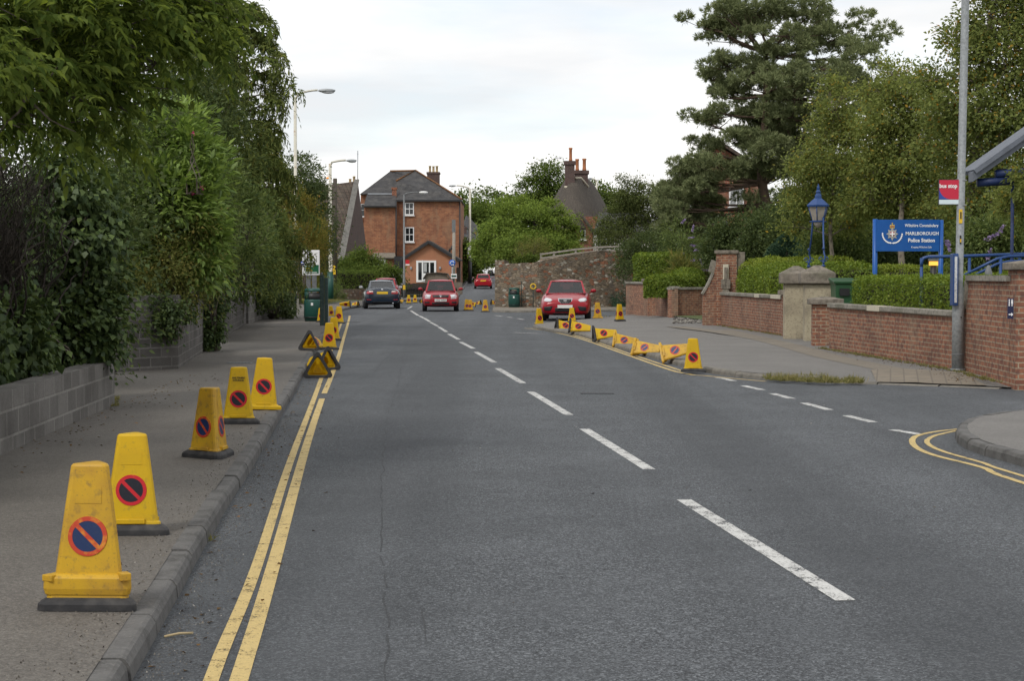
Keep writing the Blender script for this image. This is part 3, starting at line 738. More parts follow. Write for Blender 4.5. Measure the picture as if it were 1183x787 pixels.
# paired rendered gate piers
for (u, v, top, wd, lab) in ((926, 392, 327, .58, 'left one of the paired rendered stone gate piers with pyramid cap'), (946, 393.5, 327, .60, 'right one of the paired rendered stone gate piers with pyramid cap')):
    p = G(u, v, .1); p.y += .3 + (.55 if u < 930 else 0); p.x += .0; zt = Z_(top + 1, p.y)
    b = MB(); b.box((p.x, p.y, zt / 2 - .05), (wd, wd, zt + .1), R(-5)); o = tag(b.build('stone_pier', M['pier_stone'], bevel=.03), lab, 'pier', 'paired stone gate piers')
    b = MB(); cap(b, p, wd + .20, wd + .20, zt + .002, .25, .18, R(-5)); b.build('pier_cap', M['cap_stone'], o, bevel=.03)
# wall left of the piers
B1 = G(919, 388.5, .1); B2 = G(833, 375.5, .1); bz = Z_(344, B1.y) - .05
o = brick_run('brick garden wall under the rounded hedge, left of the stone piers', B2, G(906, 387.5, .1), Z_(346, B1.y), patches=[(.60, .67), (.84, .98)])
p = G(912, 388, .1); zt = Z_(341, p.y); b = MB(); b.box((p.x, p.y + .2, zt / 2 - .05), (.32, .42, zt + .1), R(-5)); o2 = tag(b.build('brick_pier', M['brick_wall']), 'narrow brick pier with flat cap, left of the stone gate piers', 'pier')
b = MB(); cap(b, (p.x, p.y + .2), .5, .56, zt + .002, .11, .03, R(-5)); b.build('pier_cap', M['cap_stone'], o2, bevel=.012)
# pier with the carved cross panel
p = G(838, 376, .1); zt = Z_(293, p.y + .6); b = MB(); b.box((p.x + .12, p.y + .75, zt / 2 - .05), (.62, .45, zt + .1), R(-8)); pn = tag(b.build('brick_pier', M['brick_wall']), 'tall brick pier with old carved stone cross panel', 'pier')
b = MB(); b.box((p.x + .50, p.y + .80, zt / 2 + .35), (.36, .5, zt - .6), R(-8)); b.box((p.x + .12, p.y + .75, zt + .05), (.72, .55, .10), R(-8)); b.build('stone_edge', M['cap_stone'], pn, bevel=.015)
b = MB(); fy = p.y + .48; x0 = p.x + .06
b.box((x0, fy, zt - .95), (.17, .10, 1.25), R(-8)); b.build('carved_panel', M['concrete_new'], pn, bevel=.01)
b = MB(); b.box((x0, fy - .06, zt - .72), (.10, .07, .62), R(-8)); b.box((x0, fy - .06, zt - .92), (.28, .07, .30), R(-8)); b.box((x0, fy - .06, zt - 1.28), (.22, .07, .34), R(-8)); b.box((x0, fy - .06, zt - 1.50), (.10, .07, .16), R(-8))
b.build('carved_cross', M['cap_stone'], pn, bevel=.02)
sw = [(p.x - .18 - .42 * math.sin(t * math.pi / 2), zt - .25 - (zt - 1.25) * (1 - math.cos(t * math.pi / 2)) ** .0 * (math.sin(t * math.pi / 2) ** .7 if t else 0)) for t in (0, .15, .35, .6, .8, 1)]
b = MB(); wp = sw + [(sw[-1][0], 0), (p.x - .15, 0)]; vs = [(x, p.y + .62, z) for x, z in wp] + [(x, p.y + .85, z) for x, z in wp]; k_ = len(wp)
b.add(vs, [tuple(range(k_)), tuple(reversed(range(k_, 2 * k_)))] + [((i + 1) % k_, i, i + k_, (i + 1) % k_ + k_) for i in range(k_)]); b.build('swept_brickwork', M['brick_wall'], pn)
b = MB()
for a, c in zip(sw, sw[1:]): b.beam((a[0] - .02, p.y + .735, a[1] + .03), (c[0] - .02, p.y + .735, c[1] + .03), .30, .06)
b.build('swept_coping', M['concrete'], pn)
# the further wall by the drive
D1 = G(829, 366, .1); D2 = G(776, 366.5, .1); D3 = G(757, 364, .1); D4 = G(723, 361.8, .1)
brick_run('short brick wall facing the drive, behind the pebble strip', D2, D1 + Vector((.1, .6, 0)), Z_(335, D2.y))
brick_run('brick wall beside the drive with a yellow lichen stain', D3, D2, Z_(333, D3.y))
b = MB(); zt = Z_(326, D3.y); b.box((D3.x - .05, D3.y + .15, zt / 2 - .05), (.36, .36, zt + .1), R(-20)); o = tag(b.build('brick_pier', M['brick_wall']), 'thin brick pier between the two hedge walls far right', 'pier')
b = MB(); cap(b, (D3.x - .05, D3.y + .15), .8, .6, zt + .002, .12, .03, R(-20)); b.build('pier_cap', M['cap_stone'], o, bevel=.012)
brick_run('farthest brick garden wall under the tall square hedge', D4, D3 + Vector((-.15, .3, 0)), Z_(328, D4.y))

# ---- rubble stone wall beyond the junction
SWY = 89.0
s0 = G(572, 354.5, .1); s1 = G(622, 355, .1); s2 = G(733, 354, .1)
b = MB()
def stone_run(b, a, c, ztop, seed):
    a, c = Vector((a[0], a[1], 0)), Vector((c[0], c[1], 0)); d = (c - a); L = d.length; d.normalize(); n = Vector((-d.y, d.x, 0)); k = max(2, int(L / .35)); rows = 9
    vs = []
    for i in range(k + 1):
        t = i / k
        for j in range(rows + 1):
            z = -.1 + (ztop(t) + .1) * j / rows
            q = a + d * (L * t); w_ = .07 * mnoise.noise(Vector((q.x * 1.8, q.y * 1.8, z * 1.8 + seed)))
            q = q + n * w_; vs.append((q.x, q.y, z + (.05 * mnoise.noise(Vector((q.x * 3, 1, seed))) if j == rows else 0)))
    fs = [(i * (rows + 1) + j, (i + 1) * (rows + 1) + j, (i + 1) * (rows + 1) + j + 1, i * (rows + 1) + j + 1) for i in range(k) for j in range(rows)]
    o = len(vs); 
    for i in range(k + 1): q = Vector(vs[i * (rows + 1) + rows]) + n * .42; vs.append((q.x, q.y, q.z))
    fs += [(i * (rows + 1) + rows, (i + 1) * (rows + 1) + rows, o + i + 1, o + i) for i in range(k)]
    o2 = len(vs)
    for i in range(k + 1): q = a + d * (L * i / k) + n * .45; vs.append((q.x, q.y, -.1))
    fs += [(o + i, o + i + 1, o2 + i + 1, o2 + i) for i in range(k)]
    # ends
    fs += [tuple([j for j in range(rows + 1)] + [o, o2]), tuple(reversed([k * (rows + 1) + j for j in range(rows + 1)] + [o + k, o2 + k]))]
    b.add(vs, fs, None, False)
z5, z6, z7 = Z_(305, s0.y), Z_(303, s1.y), Z_(290, s2.y)
stone_run(b, s0, s1, lambda t: z5 + (z6 - z5) * t, 1)
stone_run(b, s1, s2, lambda t: z6 + (z7 - z6) * min(1, t * 1.6) ** .7, 2)
back = (s0.x + 1.2, s0.y + 60)
stone_run(b, (back[0], back[1]), s0, lambda t: z5 + .2 + hill(back[1]) * (1 - t), 3)
stw = tag(b.build('stone_wall', M['rubble']), 'old rubble stone and brick retaining wall behind the parked red car', 'wall')
# two-rail fence on the wall
fp = [P(625, 302, 89.2), P(640, 300, 89.2), P(665, 296.5, 89.2), P(690, 294, 89.2), P(716, 293, 89.2)]
fe = thing('rail_fence', 'grey timber post and rail fence along the stone wall top', 'fence')
for q_ in fp:
    b = MB(); b.box((q_.x, q_.y, q_.z + .1), (.10, .10, .62)); b.build('fence_post', M['wood_pale'], fe)
for dz in (.16, .36):
    b = MB()
    for a, c in zip(fp, fp[1:]): b.beam(a + Vector((0, -.055, dz)), c + Vector((0, -.055, dz)), .035, .085)
    b.build('rail', M['wood_pale'], fe)

# ================================================================== HOUSES
def sash(parent, u0, v0, u1, v1, Y, name='window', cols=2, rows=2, glassm=None, sill=True, depth=.10):
    """white window standing on the wall plane at depth Y"""
    x0, x1 = X_(u0, Y), X_(u1, Y); zt, zb = Z_(v0, Y), Z_(v1, Y); fw = (x1 - x0) * .10
    b = MB(); b.box(((x0 + x1) / 2, Y - .035, (zt + zb) / 2), (x1 - x0 - fw, .02, zt - zb - fw)); o = b.build(name, glassm or M['glass'], parent)
    b = MB(); Yf = Y - .06
    b.box((x0 + fw / 2, Yf, (zt + zb) / 2), (fw, .1, zt - zb)); b.box((x1 - fw / 2, Yf, (zt + zb) / 2), (fw, .1, zt - zb))
    b.box(((x0 + x1) / 2, Yf, zt - fw / 2), (x1 - x0 - 2 * fw, .1, fw)); b.box(((x0 + x1) / 2, Yf, zb + fw / 2), (x1 - x0 - 2 * fw, .1, fw))
    for i in range(1, cols): xx = x0 + (x1 - x0) * i / cols; b.box((xx, Yf - .004, (zt + zb) / 2), (fw * .6, .07, zt - zb - 2 * fw))
    for j in range(1, rows): zz = zb + (zt - zb) * j / rows; b.box(((x0 + x1) / 2, Yf + .004, zz), (x1 - x0 - 2 * fw, .08, fw * .8))
    b.build('window_frame', M['frame'], o)
    if sill: b = MB(); b.box(((x0 + x1) / 2, Y - .10, zb - .06), (x1 - x0 + .15, .22, .10)); b.build('sill', M['frame'], o)
    return o
def wallbox(parent, name, u0, u1, Y0, Y1, vt, m, zb=-1.0, vref=None):
    Yr = vref or Y0
    x0, x1 = X_(u0, Y0), X_(u1, Y0); zt = Z_(vt, Yr); b = MB(); b.box(((x0 + x1) / 2, (Y0 + Y1) / 2, (zt + zb) / 2), (x1 - x0, Y1 - Y0, zt - zb)); return b.build(name, m, parent)
def chimney_stack(parent, u0, u1, vt, vb, Y, pots, m, dep=.9, potm=None, potv=None, rootname='chimney'):
    b = MB(); x0, x1 = X_(u0, Y), X_(u1, Y); zt, zb = Z_(vt, Y), Z_(vb, Y)
    b.box(((x0 + x1) / 2, Y, (zt + zb) / 2), (x1 - x0, dep, zt - zb)); b.box(((x0 + x1) / 2, Y, zt - .12), ((x1 - x0) + .14, dep + .14, .22))
    o = b.build(rootname, m, parent)
    for u, wpx, vtop in pots:
        r = wpx / 2 / F * Y; h = Z_(vtop, Y) - zt
        b = MB(); b.lathe([(r * .95, 0), (r, h * .1), (r * .85, h * .2), (r * .82, h * .85), (r * 1.05, h * .9), (r * 1.0, h), (r * .7, h), (r * .7, h * .8)], 12, (X_(u, Y), Y, zt)); b.build('chimney_pot', potm or M['pot'], o)
    return o

# ---- tall orange brick house at the end of the road
H = thing('brick_house', 'tall three storey orange brick house with slate hip roof at the end of the road', 'house', (X_(490, 188), 188, 0))
H.location = (0, 0, 0)
wallbox(H, 'wall', 457, 532, 187, 201, 230.5, M['brick_house'])
wallbox(H, 'wall', 421, 456.8, 185.6, 192, 237, M['brick_house'])
wallbox(H, 'rear_wall', 417, 458, 192.2, 202, 224, M['brick_house'])
Z9 = Z_(231, 187); ov = .25
def slabobj(name, pts, m, parent, th=.14): b = MB(); b.slab(pts, th); return b.build(name, m, parent)
xa, xb = X_(456, 187), X_(533.5, 187); apx = P(480, 197, 193.5); 
roofb = MB()
fr = [Vector((xa, 186.7, Z9)), Vector((xb, 186.7, Z9)), apx, P(458, 209, 190.5), Vector((X_(457.5, 189), 189, Z_(224, 189)))]
roofb.slab(fr, .12)
rb_, ra_ = Vector((xb, 201.3, Z9)), Vector((apx.x, 196, apx.z))
roofb.slab([fr[1] + Vector((.004, 0, 0)), rb_, ra_, apx + Vector((.004, 0, .002))], .12)
r1 = P(451, 197.5, 196); lft = [P(416, 224, 191.5), P(458, 224, 191.5)]
roofb.slab([lft[0], lft[1], P(480, 197.3, 196), r1], .12)
roofb.slab([Vector((lft[0].x, 202, lft[0].z)), lft[0], r1], .12)
roofb.slab([Vector((xb, 202, Z9)), Vector((lft[0].x, 202, lft[0].z)), r1, ra_], .12)
rf = roofb.build('roof', M['slate'], H)
b = MB(); b.tube([P(458, 208.6, 190.4), apx + Vector((0, -.02, .03)), Vector((xb, 186.75, Z9 + .08))], .11, 6); b.tube([apx, r1], .1, 6); b.build('ridge_tiles', M['ridge'], rf)
chimney_stack(rf, 494, 508, 199, 218, 196, [(497, 3.2, 191.5), (501, 3.2, 191.8), (505, 3.4, 191.5)], M['brick_dark'], 1.6, M['pot_pale'])
chimney_stack(rf, 453.5, 458.5, 216.5, 228, 188, [], M['brick_cottage'], .6)
slabobj('lean_to_roof', [P(420, 238.2, 185.2), P(458, 238.2, 185.2), P(457, 224.5, 188), P(424, 224.5, 188)], M['slate'], H)
b = MB(); b.beam(P(425, 223.9, 187.9), P(455.5, 223.9, 187.9), .12, .14); b.build('lead_flashing', M['lead'], H)
b = MB(); b.beam(P(419.5, 238.4, 185.05), P(458, 238.4, 185.05), .13, .13); b.beam(P(457, 231.8, 186.6), P(533.5, 231.8, 186.6), .14, .16); b.build('gutter', M['gutter'], H)
for u, v0, v1, Y in ((457.6, 232, 330, 185.4), (531.2, 232, 330, 186.9)):
    b = MB(); b.tube([P(u, v0, Y), P(u, v1, Y)], .07, 8); b.build('downpipe', M['gutter'], H)
sash(H, 468, 234, 478.5, 248.5, 187); sash(H, 468, 262.5, 478.5, 279.5, 187)
sash(H, 417.4, 235.5, 421.6, 250, 191.9, cols=1)
slabobj('porch_roof', [P(428, 297.5, 184.2), P(457.6, 297.5, 184.2), P(456, 292, 185.5), P(431, 292, 185.5)], M['cap_stone'], H)
b = MB(); b.box((X_(441, 185), 185.2, Z_(316, 185)), (X_(456.5, 185) - X_(428, 185), 1.0, Z_(298.5, 185) - Z_(334, 185))); b.build('porch_wall', M['brick_house'], H)
sash(H, 429, 299.5, 446, 307, 184.65, cols=2, rows=1)
b = MB(); b.box((X_(461, 183.5), 183.5, Z_(313, 183.5)), (.85, 1.5, 3.0)); b.build('dark_lean_to', M['gutter'], H)
# gabled extension
EY = 178.0; ez = Z_(299, EY); xl, xr = X_(467.5, EY), X_(527, EY); xm = X_(495.5, EY); ap = Z_(281, EY)
b = MB(); k5 = [(xl, -1), (xr, -1), (xr, ez), (xm, ap), (xl, ez)]; vs = [(x, EY, z) for x, z in k5] + [(x, 187, z) for x, z in k5]
b.add(vs, [(0, 1, 2, 3, 4), (9, 8, 7, 6, 5)] + [(i, i + 5, (i + 1) % 5 + 5, (i + 1) % 5) for i in range(5)]); b.build('extension_wall', M['brick_new'], H)
e_ = .35
b = MB()
b.slab([Vector((xl - e_, EY - e_, ez - .12)), Vector((xm, EY - e_, ap + .16)), Vector((xm, 186.6, ap + .16)), Vector((xl - e_, 186.6, ez - .12))][::-1], .14)
b.slab([Vector((xr + e_, EY - e_, ez - .17)), Vector((xm + .003, EY - e_, ap + .163)), Vector((xm + .003, 186.6, ap + .163)), Vector((xr + e_, 186.6, ez - .17))], .14)
er = b.build('extension_roof', M['slate'], H)
b = MB(); b.beam((xl - e_, EY - e_ - .03, ez - .2), (xm, EY - e_ - .03, ap + .06), .05, .2); b.beam((xm, EY - e_ - .034, ap + .06), (xr + e_, EY - e_ - .034, ez - .25), .05, .2); b.build('bargeboard', M['gutter'], er)
b = MB(); b.box((X_(529, 179), 179.5, .3), (.5, 1.5, Z_(299, 179) + .9)); b.build('side_lean_to', M['wood_dark'], H)
pd = sash(H, 481, 301, 504, 326, EY, 'patio_door', cols=3, rows=1, sill=False)
b = MB(); b.box((X_(488.3, EY), EY - .15, Z_(313, EY)), (.14, .1, 2.1)); b.box((X_(491.5, EY), EY - .15, Z_(320, EY)), (.42, .06, .75)); b.build('open_door', M['frame'], pd)
b = MB(); b.box((X_(491.5, EY), EY - .16, Z_(309, EY)), (.3, .03, .9)); b.build('curtain', M['curtain'], pd)
for u in (475, 508.5): b = MB(); b.lathe([(.05, -.14), (.10, -.1), (.10, .1), (.04, .16)], 10, (X_(u, EY), EY - .1, Z_(310, EY))); b.build('wall_lamp', M['lead'], H)
b = MB(); b.tube([P(519, 293, 184), P(519.5, 288.5, 184), P(522, 287, 184), P(522.3, 284, 184)], .11, 8); b.build('flue_pipe', M['gutter'], H)

# ---- steep brown-tiled house to its left
S = thing('steep_roofed_house', 'narrow house with steep brown tiled roof and grey verge, left of the brick house', 'house'); S.location = (0, 0, 0)
pf, pa, pr = P(396, 300, 128), P(413.5, 209, 136), P(425, 300, 144)
tl, bl = P(362, 218, 134), P(345, 300, 126.5)
b = MB(); b.slab([bl, pf + Vector((0, 0, 0)), pa, tl + Vector((0, 0, .15))], .18); b.build('roof', M['tile'], S)
b = MB(); b.slab([pf, pr, pa + Vector((0, 0, -.05))], .2); b.add([pf + Vector((0, 0.1, 0)), pr + Vector((0, .1, 0)), Vector((pr.x, pr.y + .1, -.5)), Vector((pf.x, pf.y + .1, -.5))], [(0, 1, 2, 3)]); b.build('gable_wall', M['brick_dark'], S)
b = MB(); b.box((bl.x * .5 + pf.x * .5, 129.5, 1.2), (pf.x - bl.x, 1, 3.4)); b.build('wall', M['brick_dark'], S)
b = MB(); b.slab([pf + Vector((-.34, -.25, .02)), pf + Vector((.12, -.05, .05)), pa + Vector((.12, -.05, .12)), pa + Vector((-.26, -.25, .12))], .15); b.build('verge', M['verge'], S)
b = MB(); b.tube([P(411.5, 252, 139), P(412.5, 300, 139)], .12, 8); b.build('gable_pipe', M['verge'], S)
ch = chimney_stack(S, 402.5, 411.5, 211, 222, 137, [(405, 3.6, 206.5), (409.5, 3.6, 203.5)], M['brick_cottage'], .7, M['pot_pale'])
b = MB(); b.tube([P(413.3, 215, 136.8), P(413.3, 174, 136.8)], .035, 6); b.tube([P(412.6, 178, 136.8), P(414.0, 178, 136.8)], .02, 5); b.build('aerial_mast', M['lead'], S)

# ---- thatched cottage
T = thing('thatched_cottage', 'old brick cottage with dark thatched hip roof and clay chimney pots', 'house'); T.location = (0, 0, 0)
YT = 112.0
def tp(u, v, Y): return P(u, v, Y)
rows = [ # hip end facing the road, swept eaves: (u, v, Y) from the left back to the right side, rows from ridge to eave
 [(655, 209, 114), (656, 207, 112.8), (664, 206, 112.4), (670, 204.5, 114), (681, 209, 120)],
 [(645, 226, 115), (648, 226, 111.5), (664, 224, 110.4), (677, 218, 114), (690, 224, 121)],
 [(632, 247, 116), (636, 250, 110.3), (664, 247, 108.8), (686, 240, 113), (702, 246, 122)],
 [(618, 268, 117), (622, 274, 109.5), (664, 262, 108.0), (692, 275, 112.5), (716, 272, 122)],
 [(604, 286, 118), (610, 296, 109), (650, 252, 107.7), (700, 296, 112.3), (735, 291, 122)]]
rows[4][2] = (668, 246.5, 107.7)
rows[3][2] = (668, 243, 108.0); rows[2][2] = (664, 238, 108.9)
b = MB(); vs = [tp(*p) for r_ in rows for p in r_]
b.add(vs, [(i * 5 + j, (i + 1) * 5 + j, (i + 1) * 5 + j + 1, i * 5 + j + 1) for i in range(4) for j in range(4)], None, True)
th = b.build('thatched_roof', M['thatch'], T)
md = th.modifiers.new('sub', 'SUBSURF'); md.levels = 2; md.render_levels = 2
md = th.modifiers.new('sol', 'SOLIDIFY'); md.thickness = .3; md.offset = 0
b = MB(); b.box((X_(676, 110.5) - .3, 113.2, 2.6), (X_(704, 112) - X_(640, 110), 7.4, 5.2), R(6)); b.add([tp(640, 300, 109.3), tp(700, 300, 109.3), tp(694, 272, 109.3), tp(672, 250, 109.3), tp(664, 249, 109.3), tp(650, 268, 109.3)], [(0, 1, 2, 3, 4, 5)]); b.build('wall', M['brick_cottage'], T)
b = MB(); b.tube([tp(667, 246.5, 108.9), tp(674, 252, 108.9), tp(684, 266, 108.9), tp(692, 281, 109)], .11, 6); b.build('gable_board', M['wood_dark'], T)
sash(T, 670, 266, 676, 276, 109.28, cols=1)
chimney_stack(T, 652.5, 663.5, 186, 215, 112.3, [(659, 4.2, 170.5)], M['brick_dark'], .7)
chimney_stack(T, 664, 678.8, 197, 218, 115, [(666.6, 4.6, 183.5), (674.8, 4.8, 183)], M['brick_dark'], .8)
b = MB(); b.tube([tp(652, 216, 111.8), tp(664, 217.5, 111.8)], .08, 6); b.tube([tp(665, 205.5, 112.2), tp(671, 205.5, 113.6), tp(680, 216, 114)], .07, 6); b.build('mortar_fillet', M['concrete_new'], T)
b = MB(); a0 = tp(652, 190, 112); b.tube([a0, tp(650.5, 182, 112), tp(641.5, 182.5, 112)], .02, 5)
for u in (642, 643.5, 646, 648): b.tube([tp(u, 180.2, 112), tp(u, 185, 112)], .015, 5)
b.build('aerial', M['lead'], T)

# ---- white house / conservatory behind the small tree
W_ = thing('white_cottage', 'white rendered cottage glimpsed behind the thin tree', 'house')
wallbox(W_, 'wall', 690, 752, 104, 110, 268, M['render'])
slabobj('roof', [P(686, 268.5, 103.6), P(756, 268.5, 103.6), P(750, 246, 107), P(692, 246, 107)], M['slate'], W_)
sash(W_, 700, 275, 710, 289, 104); sash(W_, 724, 275, 736, 289, 104)

# ---- red-brick house behind the pine
B = thing('red_brick_house', 'red brick house with a white window behind the pine', 'house')
wallbox(B, 'wall', 793, 886, 92, 100, 203, M['brick_cottage'])
b = MB(); x0, x1 = X_(793, 92), X_(886, 92); z0 = Z_(203, 92); zm = Z_(168, 92); xm = (x0 + x1) / 2 - .5
b.add([(x0, 92.01, z0), (x1, 92.01, z0), (xm, 92.01, zm)], [(0, 1, 2)]); b.build('gable_wall', M['brick_cottage'], B)
b = MB(); b.slab([Vector((x0 - .3, 91.6, z0 - .2)), Vector((xm, 91.6, zm + .1)), Vector((xm, 100.3, zm + .1)), Vector((x0 - .3, 100.3, z0 - .2))][::-1], .15)
b.slab([Vector((x1 + .3, 91.6, z0 - .2)), Vector((xm + .003, 91.6, zm + .103)), Vector((xm + .003, 100.3, zm + .103)), Vector((x1 + .3, 100.3, z0 - .2))], .15); b.build('roof', M['tile'], B)
sash(B, 841.5, 216, 858.5, 239, 92, cols=2, rows=1, glassm=M['curtain'])
sash(B, 795, 219, 803, 238, 92, cols=1, rows=1)
slabobj('tiled_porch_roof', [P(775, 262, 86), P(830, 262, 86), P(828, 254, 90), P(778, 254, 90)], M['tile'], B)
b = MB(); b.beam(P(774, 264, 85.8), P(800, 258.5, 85.8), .05, .25); b.beam(P(800, 258.5, 85.78), P(830, 264, 85.78), .05, .25); b.build('white_bargeboard', M['frame'], B)
# ---- dark brick house behind the birch
D_ = thing('dark_brick_house', 'dark brick house with white gutter behind the birch trunk', 'house')
wallbox(D_, 'wall', 956, 1040, 62, 68, 207, M['brick_dark'])
b = MB(); b.beam(P(951, 207, 61.7), P(1042, 206, 61.7), .12, .12); b.tube([P(952, 208, 61.7), P(956.5, 216, 61.7), P(957, 300, 61.7)], .045, 8); b.build('white_gutter', M['frame'], D_)
slabobj('roof', [P(948, 206, 61.5), P(1044, 206, 61.5), P(1040, 180, 65), P(955, 180, 65)], M['tile'], D_)
sash(D_, 985, 226, 1000, 252, 62, cols=1, rows=2)
# ---- houses up the hill
for i, (u0, u1, Y, vt, va, lab) in enumerate(((533, 556, 222, 283, 270, 'small slate roofed brick house up the hill beside the tall house'), (538, 551, 300, 268, 255, 'distant brick cottage with dark roof high up the hill'))):
    o = thing('hill_house', lab, 'house')
    wallbox(o, 'wall', u0, u1, Y, Y + 9, vt, M['brick_house'])
    x0, x1 = X_(u0, Y), X_(u1, Y); zt = Z_(vt, Y); za = Z_(va, Y + 4)
    b = MB(); b.slab([Vector((x0 - .3, Y - .3, zt + 1.2)), Vector((x1 + .3, Y - .3, zt - .9)), Vector((x1, Y + 5, za - .8)), Vector((x0, Y + 5, za + 1.0))], .2); b.build('roof', M['slate'], o)
    if i == 0: chimney_stack(o, 534, 539, 262, 284, Y + 3, [], M['brick_dark'], .8)
    sash(o, (u0 + u1) / 2 - 2, vt + 6, (u0 + u1) / 2 + 2, vt + 13, Y, cols=1)

# ---- porch roof of the building at the right edge
PO = thing('station_porch', 'grey sloping porch roof with blue tube beams at the right edge', 'porch')
Yp = 31.0
def pp(u, v, dy=0): return P(u, v, Yp + dy)
apx_ = pp(1270, 101); el, er_ = pp(1124, 204), pp(1416, 204)
b = MB()
for e_, s_ in ((el, 1), (er_, -1)):
    q = [e_ + Vector((0, 0, -.085)), apx_ + Vector((0, 0, -.085)), apx_ + Vector((0, 0, .085)), e_ + Vector((0, 0, .085))]
    b.slab(q if s_ > 0 else q[::-1], .30)
b.build('fascia', M['porch_grey'], PO)
b = MB()
for e_, s_ in ((el, 1), (er_, -1)):
    bk = Vector((0, 1.1, 0)); up = Vector((0, -.06, .12)); q = [e_ + up, apx_ + up + Vector((.003 * s_, 0, 0)), apx_ + up + bk, e_ + up + bk]
    b.slab(q if s_ > 0 else q[::-1], .08)
b.build('roof', M['porch_grey'], PO)
b = MB(); xa_, xb_ = X_(1245, Yp), X_(1300, Yp); zr = lambda x: el.z + (apx_.z - el.z) * (1 - abs(x - apx_.x) / (apx_.x - el.x)) - .12
k5 = [(xa_, -.1), (xb_, -.1), (xb_, zr(xb_)), (apx_.x, zr(apx_.x)), (xa_, zr(xa_))]; vs = [(x, Yp + .7, z) for x, z in k5] + [(x, Yp + 1.2, z) for x, z in k5]
b.add(vs, [(0, 1, 2, 3, 4), (9, 8, 7, 6, 5)] + [(i, i + 5, (i + 1) % 5 + 5, (i + 1) % 5) for i in range(5)]); b.build('wall', M['brick_wall'], PO)
b = MB(); b.slab([pp(1152, 195, .34), pp(1205, 192, .34), pp(1205, 192, 1.0), pp(1152, 195, 1.0)], .06); b.build('soffit', M['wood_dark'], PO)
for u, v, u1 in ((1129, 211, 1166), (1150, 201, 1182)):
    b = MB(); b.tube([pp(u, v, .15), pp(u1, v - 2, .15)], .075, 12); b.build('blue_beam', M['beam_navy'], PO)
b = MB(); b.tube([pp(1170, 200, .3), Vector((pp(1170, 200, .3).x, Yp + .3, .1))], .03, 10); b.build('blue_post', M['beam_navy'], PO)

# ---- far fences, sheds
def plank_fence(name, a, c, z0, h, m, label, n, gap, th=.04, picket=False):
    a, c = Vector(a), Vector(c); d = c - a; b = MB(); wd = d.length / n; ang = math.atan2(d.y, d.x)
    for i in range(n):
        p = a + d * ((i + .5) / n); hh = h + rnd.uniform(-.03, .03)
        b.box((p.x, p.y, z0 + hill(p.y) + hh / 2), (wd * (1 - gap), th, hh), ang)
    for zz in (.25, .8): q0, q1 = a + Vector((0, .05, z0 + h * zz)), c + Vector((0, .05, z0 + h * zz)); b.beam(q0, q1, .05, .09)
    return tag(b.build(name, m), label, 'fence')
plank_fence('plank_fence', (X_(500, 148), 148, 0), (X_(578 - 44, 144), 144, 0), 0, Z_(326.5, 146), M['wood_grey'], 'weathered plank fence behind the oncoming red hatchback', 30, .08)
plank_fence('plank_fence', (X_(418, 142), 142, 0), (X_(497, 146), 146, 0), 0, Z_(328, 145), M['wood_dark'], 'dark close boarded fence behind the blue saloon', 30, .06)
plank_fence('picket_railing', (X_(452, 120), 120, 0), (X_(528, 124), 124, 0), 0, Z_(333, 122), M['black'], 'black picket railing behind the row of small far cones', 34, .55)
def shed(u0, u1, vr, ve, Y, label, wm, rm, gable=False):
    o = thing('garden_shed', label, 'shed'); x0, x1 = X_(u0, Y), X_(u1, Y); ze = Z_(ve, Y); zr = Z_(vr, Y)
    b = MB(); b.box(((x0 + x1) / 2, Y + 1, ze / 2), (x1 - x0, 2, ze)); b.build('wall', wm, o)
    b = MB(); xm = (x0 + x1) / 2
    if gable:
        b.add([(x0, Y - .01, ze), (x1, Y - .01, ze), (xm + .8, Y - .01, zr - .05), (xm - .8, Y - .01, zr - .05)], [(0, 1, 2, 3)])
        b.build('gable', wm, o); b = MB(); pts = [(x0 - .2, ze - .1), (xm - .9, zr - .1), (xm, zr), (xm + .9, zr - .1), (x1 + .2, ze - .1)]
        for p_, q_ in zip(pts, pts[1:]): b.slab([Vector((p_[0], Y - .2, p_[1])), Vector((q_[0], Y - .2, q_[1])), Vector((q_[0], Y + 2.2, q_[1])), Vector((p_[0], Y + 2.2, p_[1]))], .07)
    else:
        b.slab([Vector((x0 - .12, Y - .2, ze - .05)), Vector((x1 + .12, Y - .2, ze - .05)), Vector((x1 + .12, Y + 2, zr)), Vector((x0 - .12, Y + 2, zr))], .08)
    b.build('roof', rm, o); return o
shed(440.5, 464, 313, 321, 150, 'brown garden shed with a flat grey felt roof above the blue saloon', M['wood_grey'], M['verge'])
shed(491, 518, 314.5, 321, 152, 'weathered shed with a low curved gable above the red hatchback roof', M['wood_grey'], M['wood_dark'], True)
# low stone wall of the roadside garden on the left
b = MB(); wall_run(b, (-10.2, 108), (-7.6, 112), .3, 0, .75); wall_run(b, (-13.2, 106.5), (-10.2, 108), .3, 0, .75)
tag(b.build('garden_wall', M['rubble']), 'low stone garden wall below the clipped hedge beyond the bins', 'wall')
